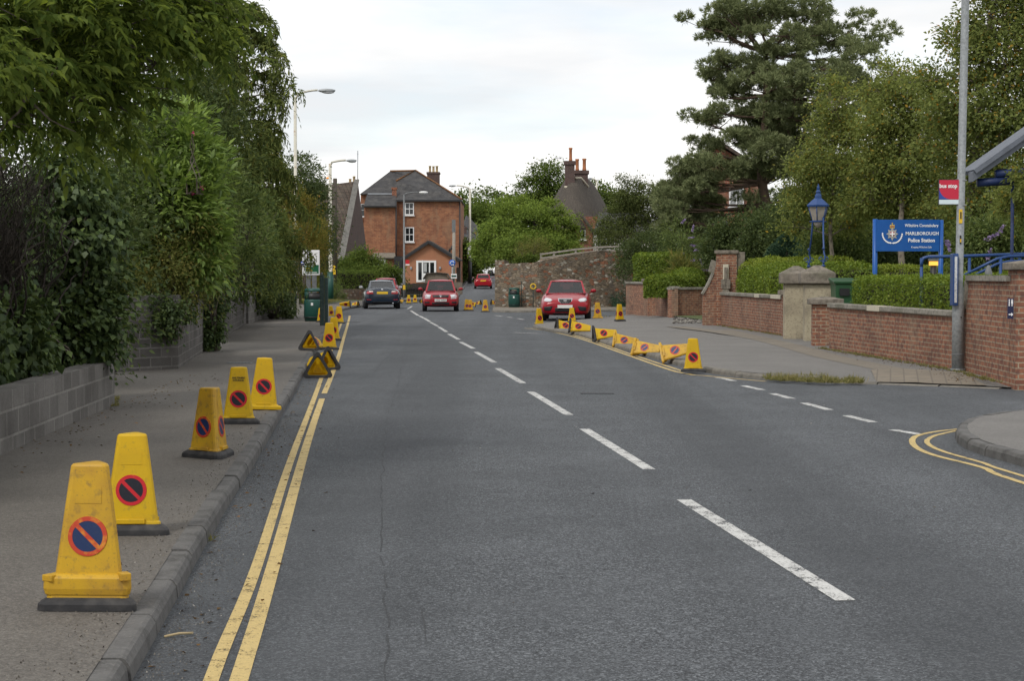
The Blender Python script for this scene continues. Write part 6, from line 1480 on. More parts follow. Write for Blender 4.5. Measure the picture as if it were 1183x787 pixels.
# ================================================================== CARS
def car(label, spec):
    """front toward -Y; spec gives widths, stations along the length and the face"""
    L, Wd, Hh = spec['dim']; t = thing('car', label, 'car', (0, 0, 0)); pm, tm = spec['paint'], M['black']
    hw = Wd / 2; st = spec['stations']     # (y, zb, zs, bottom k, mid k, top k)
    b = MB(); rings = []
    for y, zb, zs, kb, km, kt in st:
        h = zs - zb; prof = [(0, zb), (hw * kb * .8, zb), (hw * kb, zb + .05), (hw * km, zb + h * .38), (hw * km, zb + h * .62), (hw * kt, zs - .05), (hw * kt * .72, zs + .015), (0, zs + .035)]
        pts = [(x, y, z) for x, z in prof] + [(-x, y, z) for x, z in prof[-2:0:-1]]; rings.append([Vector(p) for p in pts])
    loft(b, rings, cap0=True, cap1=True, smooth=True); body = b.build('body', [pm, tm], None, uv=False)
    md = body.modifiers.new('s', 'SUBSURF'); md.levels = 2; md.render_levels = 2
    cuts = []
    for yw in spec['wheels']:
        cb = MB(); r = spec['wr'] + .055; cb.tube([(-hw - .3, yw, spec['wr']), (hw + .3, yw, spec['wr'])], r, 28); c = cb.build('cut', tm, None, uv=False); cuts.append(c)
        md = body.modifiers.new('b', 'BOOLEAN'); md.operation = 'DIFFERENCE'; md.object = c; md.solver = 'EXACT'
    dg = bpy.context.evaluated_depsgraph_get(); dg.update()
    me = bpy.data.meshes.new_from_object(body.evaluated_get(dg)); body.modifiers.clear(); body.data = me
    for c in cuts: bpy.data.objects.remove(c, do_unlink=True)
    for p in me.polygons: p.use_smooth = True
    body.parent = t
    # inner dark tub behind the wheel arches
    b = MB(); b.box((0, (spec['wheels'][0] + spec['wheels'][1]) / 2, .42), (Wd - .34, spec['wheels'][1] - spec['wheels'][0] + .7, .42)); b.build('underbody', tm, t, uv=False)
    # cabin
    cb_ = spec['cabin']; b = MB(); rings = []   # (y, z, half width)
    (y0, z0, w0), (y1, z1, w1), (y2, z2, w2), (y3, z3, w3) = cb_
    bot = [Vector((-w0, y0, z0)), Vector((w0, y0, z0)), Vector((w3, y3, z3)), Vector((-w3, y3, z3))]; top = [Vector((-w1, y1, z1)), Vector((w1, y1, z1)), Vector((w2, y2, z2)), Vector((-w2, y2, z2))]
    crown = Vector((0, 0, .045))
    quads = {'windscreen': (bot[0], bot[1], top[1], top[0], .055, .04, .93), 'rear_window': (bot[2], bot[3], top[3], top[2], .07, .12, .92)}
    for s_ in (0, 1):
        A_, B_, C_, D_ = (bot[1], bot[2], top[2], top[1]) if s_ == 0 else (bot[3], bot[0], top[0], top[3])
        sub = lambda t0, t1: (A_.lerp(B_, t0), A_.lerp(B_, t1), D_.lerp(C_, t1), D_.lerp(C_, t0))
        for i_, (t0, t1) in enumerate(((.0, .52), (.52, 1.0)) if s_ == 0 else ((.0, .48), (.48, 1.0))): quads['side_window' + str(s_ * 2 + i_)] = sub(t0, t1) + (.06, .14, .90)
    panes = []
    for nm, (a, c, d, e, iu, v0, v1) in quads.items():
        bl = lambda u, v: a * (1 - u) * (1 - v) + c * u * (1 - v) + d * u * v + e * (1 - u) * v
        q = [bl(iu, v0), bl(1 - iu, v0), bl(1 - iu * .9, v1), bl(iu * .9, v1)]; n_ = (q[1] - q[0]).cross(q[3] - q[0]).normalized()
        o4 = [a, c, d, e]; b.add(o4 + q, [(i, (i + 1) % 4, (i + 1) % 4 + 4, i + 4) for i in range(4)]); inn = [p - n_ * .05 for p in q]
        b.add(q + inn, [(i, (i + 1) % 4, (i + 1) % 4 + 4, i + 4) for i in range(4)], 1); panes.append((nm.rstrip('0123456789'), q, n_))
    g = 6; rv = []                      # crowned roof
    for i in range(g + 1):
        for j in range(g + 1):
            p_ = top[0].lerp(top[1], i / g).lerp(top[3].lerp(top[2], i / g), j / g); rv.append(p_ + Vector((0, 0, .05 * (1 - (2 * i / g - 1) ** 2) * (1 - (2 * j / g - 1) ** 4))))
    b.add(rv, [(i * (g + 1) + j, (i + 1) * (g + 1) + j, (i + 1) * (g + 1) + j + 1, i * (g + 1) + j + 1) for i in range(g) for j in range(g)], 0, True)
    b.add([p + Vector((0, 0, -.03)) for p in top], [(3, 2, 1, 0)], 1)
    cab = b.build('roof', [pm, tm], t, uv=False)
    for nm, q, n_ in panes:
        k = MB(); k.poly([p - n_ * .008 for p in q]); k.build(nm, M['car_glass'], t, uv=False)
    k = MB(); ys_ = y0 + (y1 - y0) * 1.0 + .35
    for sx in (-1, 1):
        k.box((sx * .36, ys_ + .05, z0 + .06), (.46, .12, .34)); k.box((sx * .36, ys_ + .09, z0 + .29), (.24, .09, .17))
    k.box((0, y2 + .25, z0 + .02), (1.1, .12, .22)); k.box((0, y0 + .30, z0 - .01), (1.15, .30, .12)); k.build('seats', M['seat'], t, uv=False, bevel=.03)
    k = MB(); k.tube([(.36 + .17 * math.cos(a_), y0 + .55, z0 + .07 + .17 * math.sin(a_)) for a_ in [i * math.pi / 8 for i in range(17)]], .014, 6); k.build('steering_wheel', M['black'], t, uv=False)
    dg.update(); bvh = BVHTree.FromObject(body, bpy.context.evaluated_depsgraph_get())
    def hit(x, z, sgn):
        h_ = bvh.ray_cast(Vector((x, -sgn * -6 if False else sgn * 6, z)), Vector((0, -sgn, 0))); return h_[0] if h_[0] is not None else Vector((x, sgn * L / 2, z))
    def decal(name, outline, sgn, m, off=.012, parent=None, mirror=False, dense=4):
        """a shape laid on the front (sgn -1) or the back (sgn 1) of the body"""
        o_ = None
        pts = []
        for i in range(len(outline)):
            p, q = outline[i], outline[(i + 1) % len(outline)]
            for k in range(dense): pts.append((p[0] + (q[0] - p[0]) * k / dense, p[1] + (q[1] - p[1]) * k / dense))
        if mirror: pts = [(-x, z) for x, z in pts]
        cx = sum(p[0] for p in pts) / len(pts); cz = sum(p[1] for p in pts) / len(pts); n = len(pts); vs = []; k = MB()
        for f_ in (1.0, .96, .6, .0):
            for x, z in (pts if f_ > 0 else [(cx, cz)]):
                X, Z = cx + (x - cx) * f_, cz + (z - cz) * f_; h_ = hit(X, Z, sgn); vs.append(h_ + Vector((0, sgn * (off if f_ < 1 else -.01), 0)))
        fs = [(r_ * n + j, r_ * n + (j + 1) % n, (r_ + 1) * n + (j + 1) % n, (r_ + 1) * n + j) for r_ in range(2) for j in range(n)] + [(2 * n + j, 2 * n + (j + 1) % n, 3 * n) for j in range(n)]
        k.add(vs, fs, None, True); return k.build(name, m, parent or t, uv=False)
    def both(name, outline, sgn, m, off=.012): return [decal(name, outline, sgn, m, off), decal(name, outline, sgn, m, off, mirror=True)]
    spec['face'](dict(t=t, decal=decal, both=both, hit=hit, L=L, hw=hw, bot=bot, top=top))
    # wheels
    for yw in spec['wheels']:
        for sx in (-1, 1):
            r = spec['wr']; xw = sx * (hw - .115); k = MB(); prof = [(r * .62, -.095), (r * .94, -.10), (r, -.075), (r, .075), (r * .94, .10), (r * .62, .095)]
            k.lathe(prof, 28); w_ = k.build('wheel', M['tyre'], t, uv=False); w_.location = (xw, yw, r); w_.rotation_euler = (0, R(90), 0)
            k = MB(); k.lathe([(r * .6, -.09), (r * .62, .10), (r * .5, .085), (r * .15, .07), (.0, .075)], 20); rim = k.build('rim', M['alloy'], w_, uv=False); rim.rotation_euler = (0, 0 if sx > 0 else R(180), 0)
    # mirrors
    for sx in (-1, 1):
        k = MB(); my = y0 + .32; mz = z0 + .10; k.ico((sx * (hw + .085), my, mz), (.105, .07, .07), 2); k.tube([(sx * (hw - .06), my + .03, mz - .08), (sx * (hw + .04), my, mz - .03)], .02, 6); mo = k.build('mirror', spec.get('mirror', pm), t, uv=False)
        k = MB(); k.box((sx * (hw + .085), my + .062, mz), (.15, .012, .09)); k.build('mirror_glass', M['chrome'], mo, uv=False)
    return t
def plate(t, hit, z, sgn, m, w_=.52, txt='', dy_=.03, h_=.11):
    p = hit(0, z, sgn); k = MB(); y = p.y + sgn * dy_; k.box((0, y, z), (w_, .02, h_)); o = k.build('number_plate', m, t, uv=False, bevel=.004)
    if txt: text('lettering', txt, h_ * .86, (0, y + sgn * .012, z - .002), (R(90), 0, 0 if sgn < 0 else R(180)), M['black'], o, .0015, sx=1.05)
M['seat'] = paint('seat_fabric', (.03, .032, .035, 1), .8)
mg = bpy.data.materials.new('car_glass'); mg.use_nodes = True; n_g, l_g = mg.node_tree.nodes, mg.node_tree.links; n_g.clear()
og = n_g.new('ShaderNodeOutputMaterial'); tg_ = n_g.new('ShaderNodeBsdfTransparent'); tg_.inputs[0].default_value = (.55, .62, .62, 1); gg = n_g.new('ShaderNodeBsdfGlossy'); gg.inputs['Roughness'].default_value = .03; fg = n_g.new('ShaderNodeFresnel'); fg.inputs[0].default_value = 1.6; mgx = n_g.new('ShaderNodeMixShader')
l_g.new(fg.outputs[0], mgx.inputs[0]); l_g.new(tg_.outputs[0], mgx.inputs[1]); l_g.new(gg.outputs[0], mgx.inputs[2]); l_g.new(mgx.outputs[0], og.inputs[0]); M['car_glass'] = mg
M['red_car'] = paint('red_car_paint', (.29, .004, .012, 1), .3, .3, coat=.22)
M['red_old'] = paint('red_hatch_paint', (.29, .008, .016, 1), .4, .35, coat=.25)
M['blue_car'] = paint('navy_car_paint', (.006, .016, .032, 1), .25, .5, coat=.6)
M['white_car'] = paint('white_car_paint', (.75, .75, .75, 1), .3, .5, coat=.8)
M['lamp_glass'] = paint('lamp_glass', (.50, .52, .54, 1), .1, .7, coat=1)
M['lamp_red'] = paint('rear_lamp_red', (.36, .012, .014, 1), .15, .6, coat=1)
M['lamp_clear'] = paint('rear_lamp_clear', (.62, .5, .46, 1), .15, .6, coat=1)
M['plate_w'] = paint('plate_white', (.72, .72, .70, 1), .4)
M['plate_y'] = paint('plate_yellow', (.70, .45, .02, 1), .4)
HATCH = lambda L, hood: [(-L / 2, .30, .62, .74, .80, .70), (-L / 2 + .10, .22, .72, .84, .90, .80), (-L / 2 + .40, .19, .80, .92, .98, .88), (-L / 2 + .85, .19, hood - .06, .95, 1.0, .92), (-L / 2 + 1.25, .19, hood, .95, 1.0, .93), (-.2, .19, hood + .02, .96, 1.0, .95), (L / 2 - .7, .19, hood + .04, .95, 1.0, .94), (L / 2 - .2, .22, hood + .03, .90, .97, .88), (L / 2 - .06, .26, hood - .04, .85, .92, .80), (L / 2, .34, hood - .12, .76, .82, .70)]
def face_leon(k):
    t, d, both, hit = k['t'], k['decal'], k['both'], k['hit']
    both('headlight', [(.44, .73), (.52, .79), (.66, .81), (.74, .79), (.76, .72), (.70, .68), (.52, .67)], -1, M['lamp_glass'], .014)
    g = d('grille_surround', [(-.26, .795), (.26, .795), (.24, .70), (.15, .615), (-.15, .615), (-.24, .70)], -1, M['chrome'], .012); d('grille', [(-.23, .775), (.23, .775), (.215, .70), (.135, .635), (-.135, .635), (-.215, .70)], -1, M['black'], .022, g)
    b = MB(); p = hit(0, .70, -1); b.box((0, p.y - .03, .70), (.12, .02, .075)); b.build('badge', M['chrome'], g, uv=False, bevel=.01)
    both('air_intake', [(.42, .53), (.74, .50), (.73, .35), (.50, .36)], -1, M['black'], .008); d('air_intake', [(-.36, .47), (.36, .47), (.36, .32), (-.36, .32)], -1, M['black'], .008)
    plate(t, hit, .51, -1, M['plate_w'], .52, '', .04)
    d('bumper_lip', [(-.7, .29), (.7, .29), (.66, .23), (-.66, .23)], -1, M['black'], .006)
    b = MB(); b.box((k['bot'][0].x * .0 + .55, k['bot'][0].y - .03, k['bot'][0].z + .03), (.6, .02, .015)); b.box((-.1, k['bot'][0].y - .03, k['bot'][0].z + .03), (.6, .02, .015)); b.build('wipers', M['black'], t, uv=False)
def face_polo(k):
    t, d, both, hit = k['t'], k['decal'], k['both'], k['hit']
    both('headlight', [(.42, .74), (.72, .76), (.76, .64), (.46, .61)], -1, M['lamp_glass'], .014)
    g = d('grille', [(-.38, .735), (.38, .735), (.34, .62), (-.34, .62)], -1, M['black'], .012)
    b = MB(); p = hit(0, .68, -1); b.lathe([(.062, 0), (.062, .012), (.05, .012), (.05, .006)], 20, (0, 0, 0)); b.box((0, 0, .008), (.09, .016, .006)); o = b.build('badge', M['chrome'], g, uv=False); o.location = (0, p.y - .02, .68); o.rotation_euler = (R(90), 0, 0)
    both('indicator', [(.44, .595), (.70, .61), (.70, .575), (.45, .56)], -1, M['lamp_glass'], .010)
    d('air_intake', [(-.40, .40), (.40, .40), (.38, .31), (-.38, .31)], -1, M['black'], .008); both('air_intake', [(.48, .44), (.70, .44), (.70, .36), (.48, .36)], -1, M['black'], .008)
    d('bumper_lip', [(-.74, .28), (.74, .28), (.70, .215), (-.70, .215)], -1, M['black'], .006)
    plate(t, hit, .495, -1, M['plate_w'], .52, 'V722 WDP', .03)
    b = MB(); b.beam((-.5, k['bot'][0].y - .02, k['bot'][0].z + .05), (.1, k['bot'][0].y - .03, k['bot'][0].z + .02), .02, .02); b.beam((.05, k['bot'][0].y - .02, k['bot'][0].z + .05), (.62, k['bot'][0].y - .03, k['bot'][0].z + .02), .02, .02); b.build('wipers', M['black'], t, uv=False)
def face_saloon(k):
    t, d, both, hit = k['t'], k['decal'], k['both'], k['hit']
    both('headlight', [(.42, .72), (.72, .74), (.76, .64), (.46, .61)], -1, M['lamp_glass'], .014); d('grille', [(-.3, .70), (.3, .70), (.28, .6), (-.28, .6)], -1, M['black'], .012)
    both('tail_light', [(.44, .86), (.80, .84), (.83, .70), (.42, .71)], 1, M['lamp_red'], .012); both('reverse_light', [(.44, .86), (.60, .86), (.64, .80), (.43, .80)], 1, M['lamp_clear'], .020)
    plate(t, hit, .765, 1, M['plate_y'], .52, '', .02); b = MB(); p = hit(0, .9, 1); b.lathe([(.05, 0), (.05, .014), (.03, .02)], 16); o = b.build('badge', M['chrome'], t, uv=False); o.location = (0, p.y - .01, .905); o.rotation_euler = (R(-90), 0, 0)
    d('bumper_strip', [(-.82, .56), (.82, .56), (.82, .535), (-.82, .535)], 1, M['black'], .010, dense=8); both('reflector', [(.52, .46), (.74, .46), (.74, .43), (.52, .43)], 1, M['lamp_red'], .010)
    d('bumper_lip', [(-.74, .34), (.74, .34), (.70, .26), (-.70, .26)], 1, M['black'], .006)
    b = MB(); b.box((0, k['L'] / 2 - .14, 1.005), (1.15, .09, .022)); b.build('boot_spoiler', M['blue_car'], t, uv=False, bevel=.008)
    b = MB(); b.tube([(-.5, k['L'] / 2 - .2, .27), (-.5, k['L'] / 2 + .02, .27)], .035, 10); b.build('exhaust', M['chrome'], t, uv=False)
def face_estate(k):
    t, d, both, hit = k['t'], k['decal'], k['both'], k['hit']
    both('headlight', [(.42, .72), (.72, .74), (.76, .64), (.46, .61)], -1, M['lamp_glass'], .014); d('grille', [(-.3, .70), (.3, .70), (.28, .55), (-.28, .55)], -1, M['black'], .012)
    both('tail_light', [(.50, .92), (.80, .92), (.83, .78), (.50, .78)], 1, M['lamp_red'], .012); plate(t, hit, .80, 1, M['plate_y'], .52, '', .02)
    d('bumper_strip', [(-.8, .38), (.8, .38), (.78, .25), (-.78, .25)], 1, M['black'], .010)
spec_leon = dict(dim=(4.3, 1.77, 1.46), paint=M['red_car'], stations=HATCH(4.3, .96), wheels=(-1.28, 1.30), wr=.315, face=face_leon, cabin=((-1.10, .95, .72), (-.28, 1.40, .56), (1.2, 1.39, .54), (1.92, .98, .66)))
spec_polo = dict(dim=(3.75, 1.64, 1.42), paint=M['red_old'], stations=HATCH(3.75, .90), wheels=(-1.15, 1.25), wr=.285, face=face_polo, cabin=((-.95, .89, .68), (-.22, 1.365, .54), (1.15, 1.36, .53), (1.72, .92, .62)))
spec_saloon = dict(dim=(4.48, 1.76, 1.37), paint=M['blue_car'], wheels=(-1.36, 1.37), wr=.32, face=face_saloon, cabin=((-.75, .93, .70), (.05, 1.325, .55), (.78, 1.32, .545), (1.62, .98, .66)),
                   stations=[(-2.24, .30, .60, .72, .80, .70), (-2.12, .22, .70, .84, .90, .80), (-1.8, .19, .78, .93, .98, .88), (-1.3, .19, .86, .95, 1.0, .92), (-.8, .19, .92, .95, 1.0, .93), (0, .19, .94, .96, 1.0, .95), (1.2, .19, .96, .95, 1.0, .94), (1.85, .22, .965, .92, .97, .88), (2.12, .25, .945, .90, .95, .84), (2.24, .32, .88, .84, .90, .76)])
spec_estate = dict(dim=(4.5, 1.74, 1.43), paint=M['red_car'], stations=HATCH(4.5, .95), wheels=(-1.35, 1.35), wr=.31, face=face_estate, cabin=((-1.0, .94, .70), (-.2, 1.38, .57), (1.6, 1.37, .56), (2.1, .98, .66)))
p = G(656.5, 371.2); c = car('shiny red parked hatchback facing the camera behind the cones', spec_leon); c.location = (p.x, p.y + 2.1, 0); c.rotation_euler = (0, 0, R(-3)); c.scale = (1.0, 1.0, 1.0)
p = G(507, 360); c = car('older red hatchback driving toward the camera on the main road', spec_polo); c.location = (p.x, p.y + 1.8, 0); c.rotation_euler = (0, 0, R(2.5))
p = G(439.5, 357); c = car('dark blue saloon seen from behind in the left lane', spec_saloon); c.location = (p.x - .12, p.y + 2.0, 0); c.rotation_euler = (0, 0, R(180 + 6))
Yc = 171; c = car('small red estate seen from behind, driving away up the hill', spec_estate); c.location = (X_(558.2, Yc), Yc, hill(Yc) - .02); c.rotation_euler = (R(-1.0), 0, R(181))
sp2 = dict(spec_leon); sp2['paint'] = M['red_old']; sp2['mirror'] = M['black']
c = car('dark red car mostly hidden behind the right side of the blue saloon', sp2); c.location = (X_(446, 109), 109, 0); c.rotation_euler = (0, 0, R(182))
sp3 = dict(spec_estate); sp3['paint'] = M['white_car']
Yc = 218; c = car('white car side on at the top of the hill, partly behind the stone wall', sp3); c.location = (X_(578, Yc) + .3, Yc, hill(Yc)); c.rotation_euler = (0, 0, R(78))
Yc = 212; c = car('white car with an orange roof light behind the red estate on the hill', dict(sp3)); c.location = (X_(553, Yc), Yc, hill(Yc) - .05); c.rotation_euler = (0, 0, R(8))
b = MB(); b.lathe([(.12, 0), (.12, .2), (.05, .28)], 12, (-.55, .3, 1.43)); M['beacon'] = paint('amber_beacon', (.8, .22, .02, 1), .3); M['beacon'].node_tree.nodes['Principled BSDF'].inputs['Emission Color'].default_value = (1, .3, .03, 1); M['beacon'].node_tree.nodes['Principled BSDF'].inputs['Emission Strength'].default_value = .8
b.build('roof_light', M['beacon'], c, uv=False)

# ================================================================== LAMP POSTS, POLES
def lamp_post(label, u, vb, vt, Y, side, arm_px, head_px, pm, rad, z0=PAV, rise=.06, base=None, group='street lamps', hm=None):
    """mast with an outreach arm; side +1 to the right"""
    x = X_(u, Y); zt = Z_(vt, Y); zb = hill(Y) + z0; t = thing('street_lamp', label, 'street lamp', (x, Y, zb), 0, group); h = zt - zb; a = arm_px / F * Y; hl = head_px / F * Y
    b = MB(); b.tube([(0, 0, -.1), (0, 0, 1.2), (0, 0, 1.25), (0, 0, h * .97)], [rad * 1.45, rad * 1.45, rad, rad * .8], 12)
    b.build('pole', pm, t, uv=False)
    b = MB(); pts = [(0, 0, h * .955)] + [(side * a * k_, 0, h * .975 + (h * .015 + a * rise) * math.sin(k_ * math.pi / 2) ** .8) for k_ in (.12, .3, .55, .8, 1.0)]; b.tube(pts, rad * .55, 8); b.build('arm', pm, t, uv=False)
    e = Vector(pts[-1]); b = MB(); s_ = hl / 2; b.ico((e.x + side * s_, 0, e.z - .02), (s_, .15, .085), 2); o = b.build('lantern', hm or M['galv'], t, uv=False)
    b = MB(); b.ico((e.x + side * s_ * 1.15, 0, e.z - .075), (s_ * .72, .12, .07), 2); b.build('lamp_bowl', M['lamp_glass'], o, uv=False)
    if base: b = MB(); b.tube([(0, 0, -.05), (0, 0, base)], rad * 1.55, 12); b.build('painted_base', M['green_paint'], t, uv=False)
    return t
lamp_post('cream street lamp rising out of the cypress, highest on the left', 342, 350, 104, 72, 1, 26, 21, M['cream_pole'], .075, rise=.10)
la = lamp_post('cream rust stained street lamp with green base, beside the telegraph pole', 382, 346, 184, 103, 1, 18, 13, M['cream_pole'], .11, rise=.03, base=1.7)
b = MB(); b.box((.22, -.05, Z_(312, 103) - PAV), (.16, .03, .52)); b.build('yellow_plate', M['plate_y'], la, uv=False)
lc = lamp_post('slim grey street lamp in front of the tall brick house', 467, 346, 221, 116, 1, 17, 11, M['steel_dark'], .065, rise=.02, hm=M['white'])
b = MB(); b.box((.22, -.02, Z_(303, 116) - PAV + .02), (.25, .03, .27)); o = b.build('bus_flag', M['red_sign'], lc, uv=False)
b = MB(); b.box((.22, -.02, Z_(303, 116) - PAV - .16), (.25, .03, .09)); b.build('flag_strip', M['white'], o, uv=False)
b = MB(); b.box((0, -.1, Z_(332, 116) - PAV), (.16, .03, .30)); b.build('yellow_plate', M['plate_y'], lc, uv=False)
ld = lamp_post('cream street lamp on the hill with its arm reaching left', 543, 316, 215, 190, -1, 15, 10, M['cream_pole'], .13, rise=.12)
b = MB(); b.box((-.05, -.16, 5.0 - hill(190) - .9), (.35, .05, .7)); b.build('small_plate', M['white'], ld, uv=False); b = MB(); b.tube([(0, 0, -.1), (0, 0, 2.7)], .2, 10); b.build('dark_base', M['black'], ld, uv=False)
lamp_post('far cream street lamp poking up behind the thatched cottage', 689, 350, 206, 122, -1, 5, 5, M['cream_pole'], .075, rise=.25)
lamp_post('small far street lamp with an orange lantern behind the cypress', 376, 346, 204, 150, 1, 1.5, 3.6, M['cream_pole'], .07, rise=.1, hm=M['beacon'])
# telegraph poles
p = Vector((X_(386.5, 105), 105, PAV)); b = MB(); b.tube([(p.x, p.y, 0), (p.x + .06, p.y, Z_(206, 105))], [.16, .12], 10); tag(b.build('telegraph_pole', M['wood_dark'], uv=False), 'dark wooden telegraph pole behind the rust stained lamp', 'pole')
p = Vector((X_(524, 160), 160, .1)); t = thing('telegraph_pole', 'grey timber pole by the tall house, behind the blue roundabout sign', 'pole', tuple(p)); b = MB(); b.tube([(0, 0, -.1), (.05, 0, Z_(257, 160))], [.17, .13], 10); b.build('pole', M['wood_pale'], t, uv=False); b = MB(); b.box((.02, 0, Z_(261, 160) - .1), (.32, .3, 1.1)); b.build('top_box', M['steel_dark'], t, uv=False)
# roundabout sign
Ys = 128; t = thing('roundabout_sign', 'round blue roundabout sign with white arrows by the hill road', 'sign', (X_(522.5, Ys), Ys, 0)); zc_ = Z_(304, Ys); r = 3.9 / F * Ys
b = MB(); b.tube([(0, .06, -.1), (0, .06, zc_ + .2)], .045, 8); b.build('post', M['galv'], t, uv=False)
b = MB(); b.tube([(0, .02, zc_), (0, -.01, zc_)], r, 28); dsk = b.build('sign_disc', speckled('sign_bright_blue', (.012, .12, .50, 1), rough=.4), t, uv=False)
b = MB()
for k in range(3):
    a0 = R(90 + 120 * k + 12); arc = [Vector((math.cos(a0 + R(6.5 * i)) * r * .55, -.02, zc_ + math.sin(a0 + R(6.5 * i)) * r * .55)) for i in range(12)]
    for p_, q_ in zip(arc, arc[1:]): b.beam(p_, q_, .01, r * .17)
    tip = arc[-1]; dr = (arc[-1] - arc[-2]).normalized(); pr_ = Vector((-dr.z, 0, dr.x)); b.slab([tip + pr_ * r * .25, tip - pr_ * r * .25, tip + dr * r * .42], .006)
b.build('arrows', M['white'], dsk, uv=False)
b = MB(); b.box((.12, -.03, Z_(319, Ys)), (.42, .03, .34)); o = b.build('notice_board', M['white'], t, uv=False); b = MB(); b.box((.12, -.05, Z_(319, Ys)), (.34, .02, .12)); b.build('green_panel', M['green_paint'], o, uv=False)
b = MB(); b.box((-.25, .3, .75), (.12, .12, 1.5)); tag(b.build('bollard', M['black'], uv=False, bevel=.02), 'placeholder', 'bollard')
bo = C.objects['bollard']; bo.location = (X_(527, 133), 133, 0); bo['label'] = 'black roadside bollard below the roundabout sign'
# big galvanised pole with bus stop flag on the right
bp_ = G(1106.5, 428, PAV); Yb = bp_.y; t = thing('bus_stop_pole', 'tall galvanised lamp pole carrying the bus stop flag', 'pole', tuple(bp_)); lean = .07
def zb_(v): return Z_(v, Yb) - PAV
b = MB(); b.tube([(0, 0, -.1), (0, 0, zb_(352)), (0.003, 0, zb_(340)), (0.006, 0, zb_(328)), (lean, 0, 6.2), (lean * 1.25, 0, 8.0)], [.096, .096, .092, .062, .060, .052], 20); b.build('pole', M['galv'], t, uv=False)
b = MB(); b.tube([(lean * 1.25, 0, 7.95), (-.3, 0, 8.25), (-.9, 0, 8.4)], .03, 8); b.build('arm', M['galv'], t, uv=False); b = MB(); b.ico((-1.15, 0, 8.38), (.32, .14, .08), 2); b.build('lantern', M['galv'], t, uv=False)
b = MB(); b.tube([(0, 0, zb_(410)), (0, 0, zb_(409))], .099, 20); b.tube([(0, 0, -.02), (0, 0, .03)], .12, 16); b.build('collar', M['steel_dark'], t, uv=False)
b = MB(); b.tube([(.02, -.09, zb_(366.5)), (.02, -.104, zb_(366.5))], .012, 8); b.build('door_lock', M['black'], t, uv=False)
px = 1 / F * Yb
def lx(u): return (u - 1106.5) * px
b = MB(); b.box(((lx(1082) + lx(1105.8)) / 2, -.02, zb_(222)), (lx(1105.8) - lx(1082), .03, (236.5 - 207) * px)); flag = b.build('bus_flag', M['black'], t, uv=False)
M['flag_red'] = paint('flag_red', (.52, .012, .045, 1), .4); M['flag_blue'] = paint('flag_blue', (.02, .06, .30, 1), .4); M['flag_pale'] = paint('flag_pale', (.62, .72, .76, 1), .4)
b = MB(); x0, x1, zt, zb1 = lx(1082.5), lx(1105), zb_(208), zb_(230.2)
b.box(((x0 + x1) / 2, -.038, (zt + zb1) / 2), (x1 - x0, .006, zt - zb1)); b.build('red_panel', M['flag_red'], flag, uv=False)
b = MB(); rr_ = (zt - zb1) * .62; arc = [(x0, -.043, zb1 + rr_)] + [(x0 + rr_ * (1 - math.cos(R(a_))), -.043, zb1 + rr_ * (1 - math.sin(R(a_)))) for a_ in range(0, 91, 10)] + [(x0, -.043, zb1)]
b.slab(arc[::-1], .003); b.build('blue_corner', M['flag_blue'], flag, uv=False)
b = MB(); b.box(((x0 + x1) / 2, -.038, (zb1 + zb_(236)) / 2 - .003), (x1 - x0, .006, zb1 - zb_(236) - .008)); b.build('white_strip', M['flag_pale'], flag, uv=False)
text('lettering', 'bus stop', .088, ((x0 + x1) / 2 - .012, -.044, zb_(215)), (R(90), 0, 0), M['white'], flag, .003, .001, sx=.93)
for u, v, w_, h_, m_ in ((1106.5, 207.6, 3.4, 1.6, 'white'), (1106.5, 236.5, 3.4, 1.6, 'white')):
    b = MB(); b.tube([(lx(1110) , 0, zb_(v)), (lx(1110), 0, zb_(v + 1.2))], .068, 14); b.build('clamp', M['galv'], t, uv=False)
b = MB(); b.box((lx(1107), -.06, zb_(250)), (.05, .03, 16 * px)); yp = b.build('yellow_plate', M['plate_y'], t, uv=False); b = MB(); b.box((lx(1107), -.078, zb_(249)), (.02, .006, 8 * px)); b.build('plate_mark', M['black'], yp, uv=False)
b = MB(); b.box((lx(1107), -.06, zb_(277)), (.024, .03, 10 * px)); yp = b.build('black_plate', M['black'], t, uv=False); b = MB(); b.box((lx(1107), -.078, zb_(278)), (.018, .006, 4 * px)); b.build('plate_mark', M['plate_y'], yp, uv=False)
b = MB(); b.box((lx(1100.5), -.05, zb_(323)), (.085, .20, 60 * px)); tcse = b.build('timetable_case', M['blue_paint'], t, uv=False, bevel=.01); b = MB(); b.box((lx(1100.5), -.153, zb_(323)), (.04, .01, 53 * px)); b.build('timetable_sheet', speckled('timetable_print', (.55, .57, .58, 1), [(30, 4, (.12, .16, .25, 1), .5, .7, .8)], .3), tcse, uv=False)

# ================================================================== BLUE NOTICE BOARD
Yn = 36.0; t = thing('notice_board', 'blue notice board on two posts with crest and white lettering', 'sign', (X_(1048, Yn), Yn, PAV)); pn = 1 / F * Yn
def nx(u): return (u - 1048) * pn
def nz(v): return Z_(v, Yn) - PAV
for u, vt in ((1011, 253), (1087, 254)):
    b = MB(); b.tube([(nx(u), .05, -.1), (nx(u), .05, nz(vt))], .05, 14); b.build('post', M['board_blue'], t, uv=False)
b = MB(); b.box((0, 0, nz(272)), (nx(1086) - nx(1013), .04, 36.5 * pn)); bd = b.build('board', M['board_blue'], t, uv=False)
tr_ = (R(90), 0, 0); M['letter'] = paint('white_lettering', (.82, .82, .82, 1), .5)
text('lettering', 'Wiltshire Constabulary', .083, (nx(1063.6), -.023, nz(260.6)), tr_, M['letter'], bd, .0012, sx=.86)
text('lettering', 'MARLBOROUGH', .096, (nx(1064.3), -.023, nz(269.9)), tr_, M['letter'], bd, .0016, sx=.93)
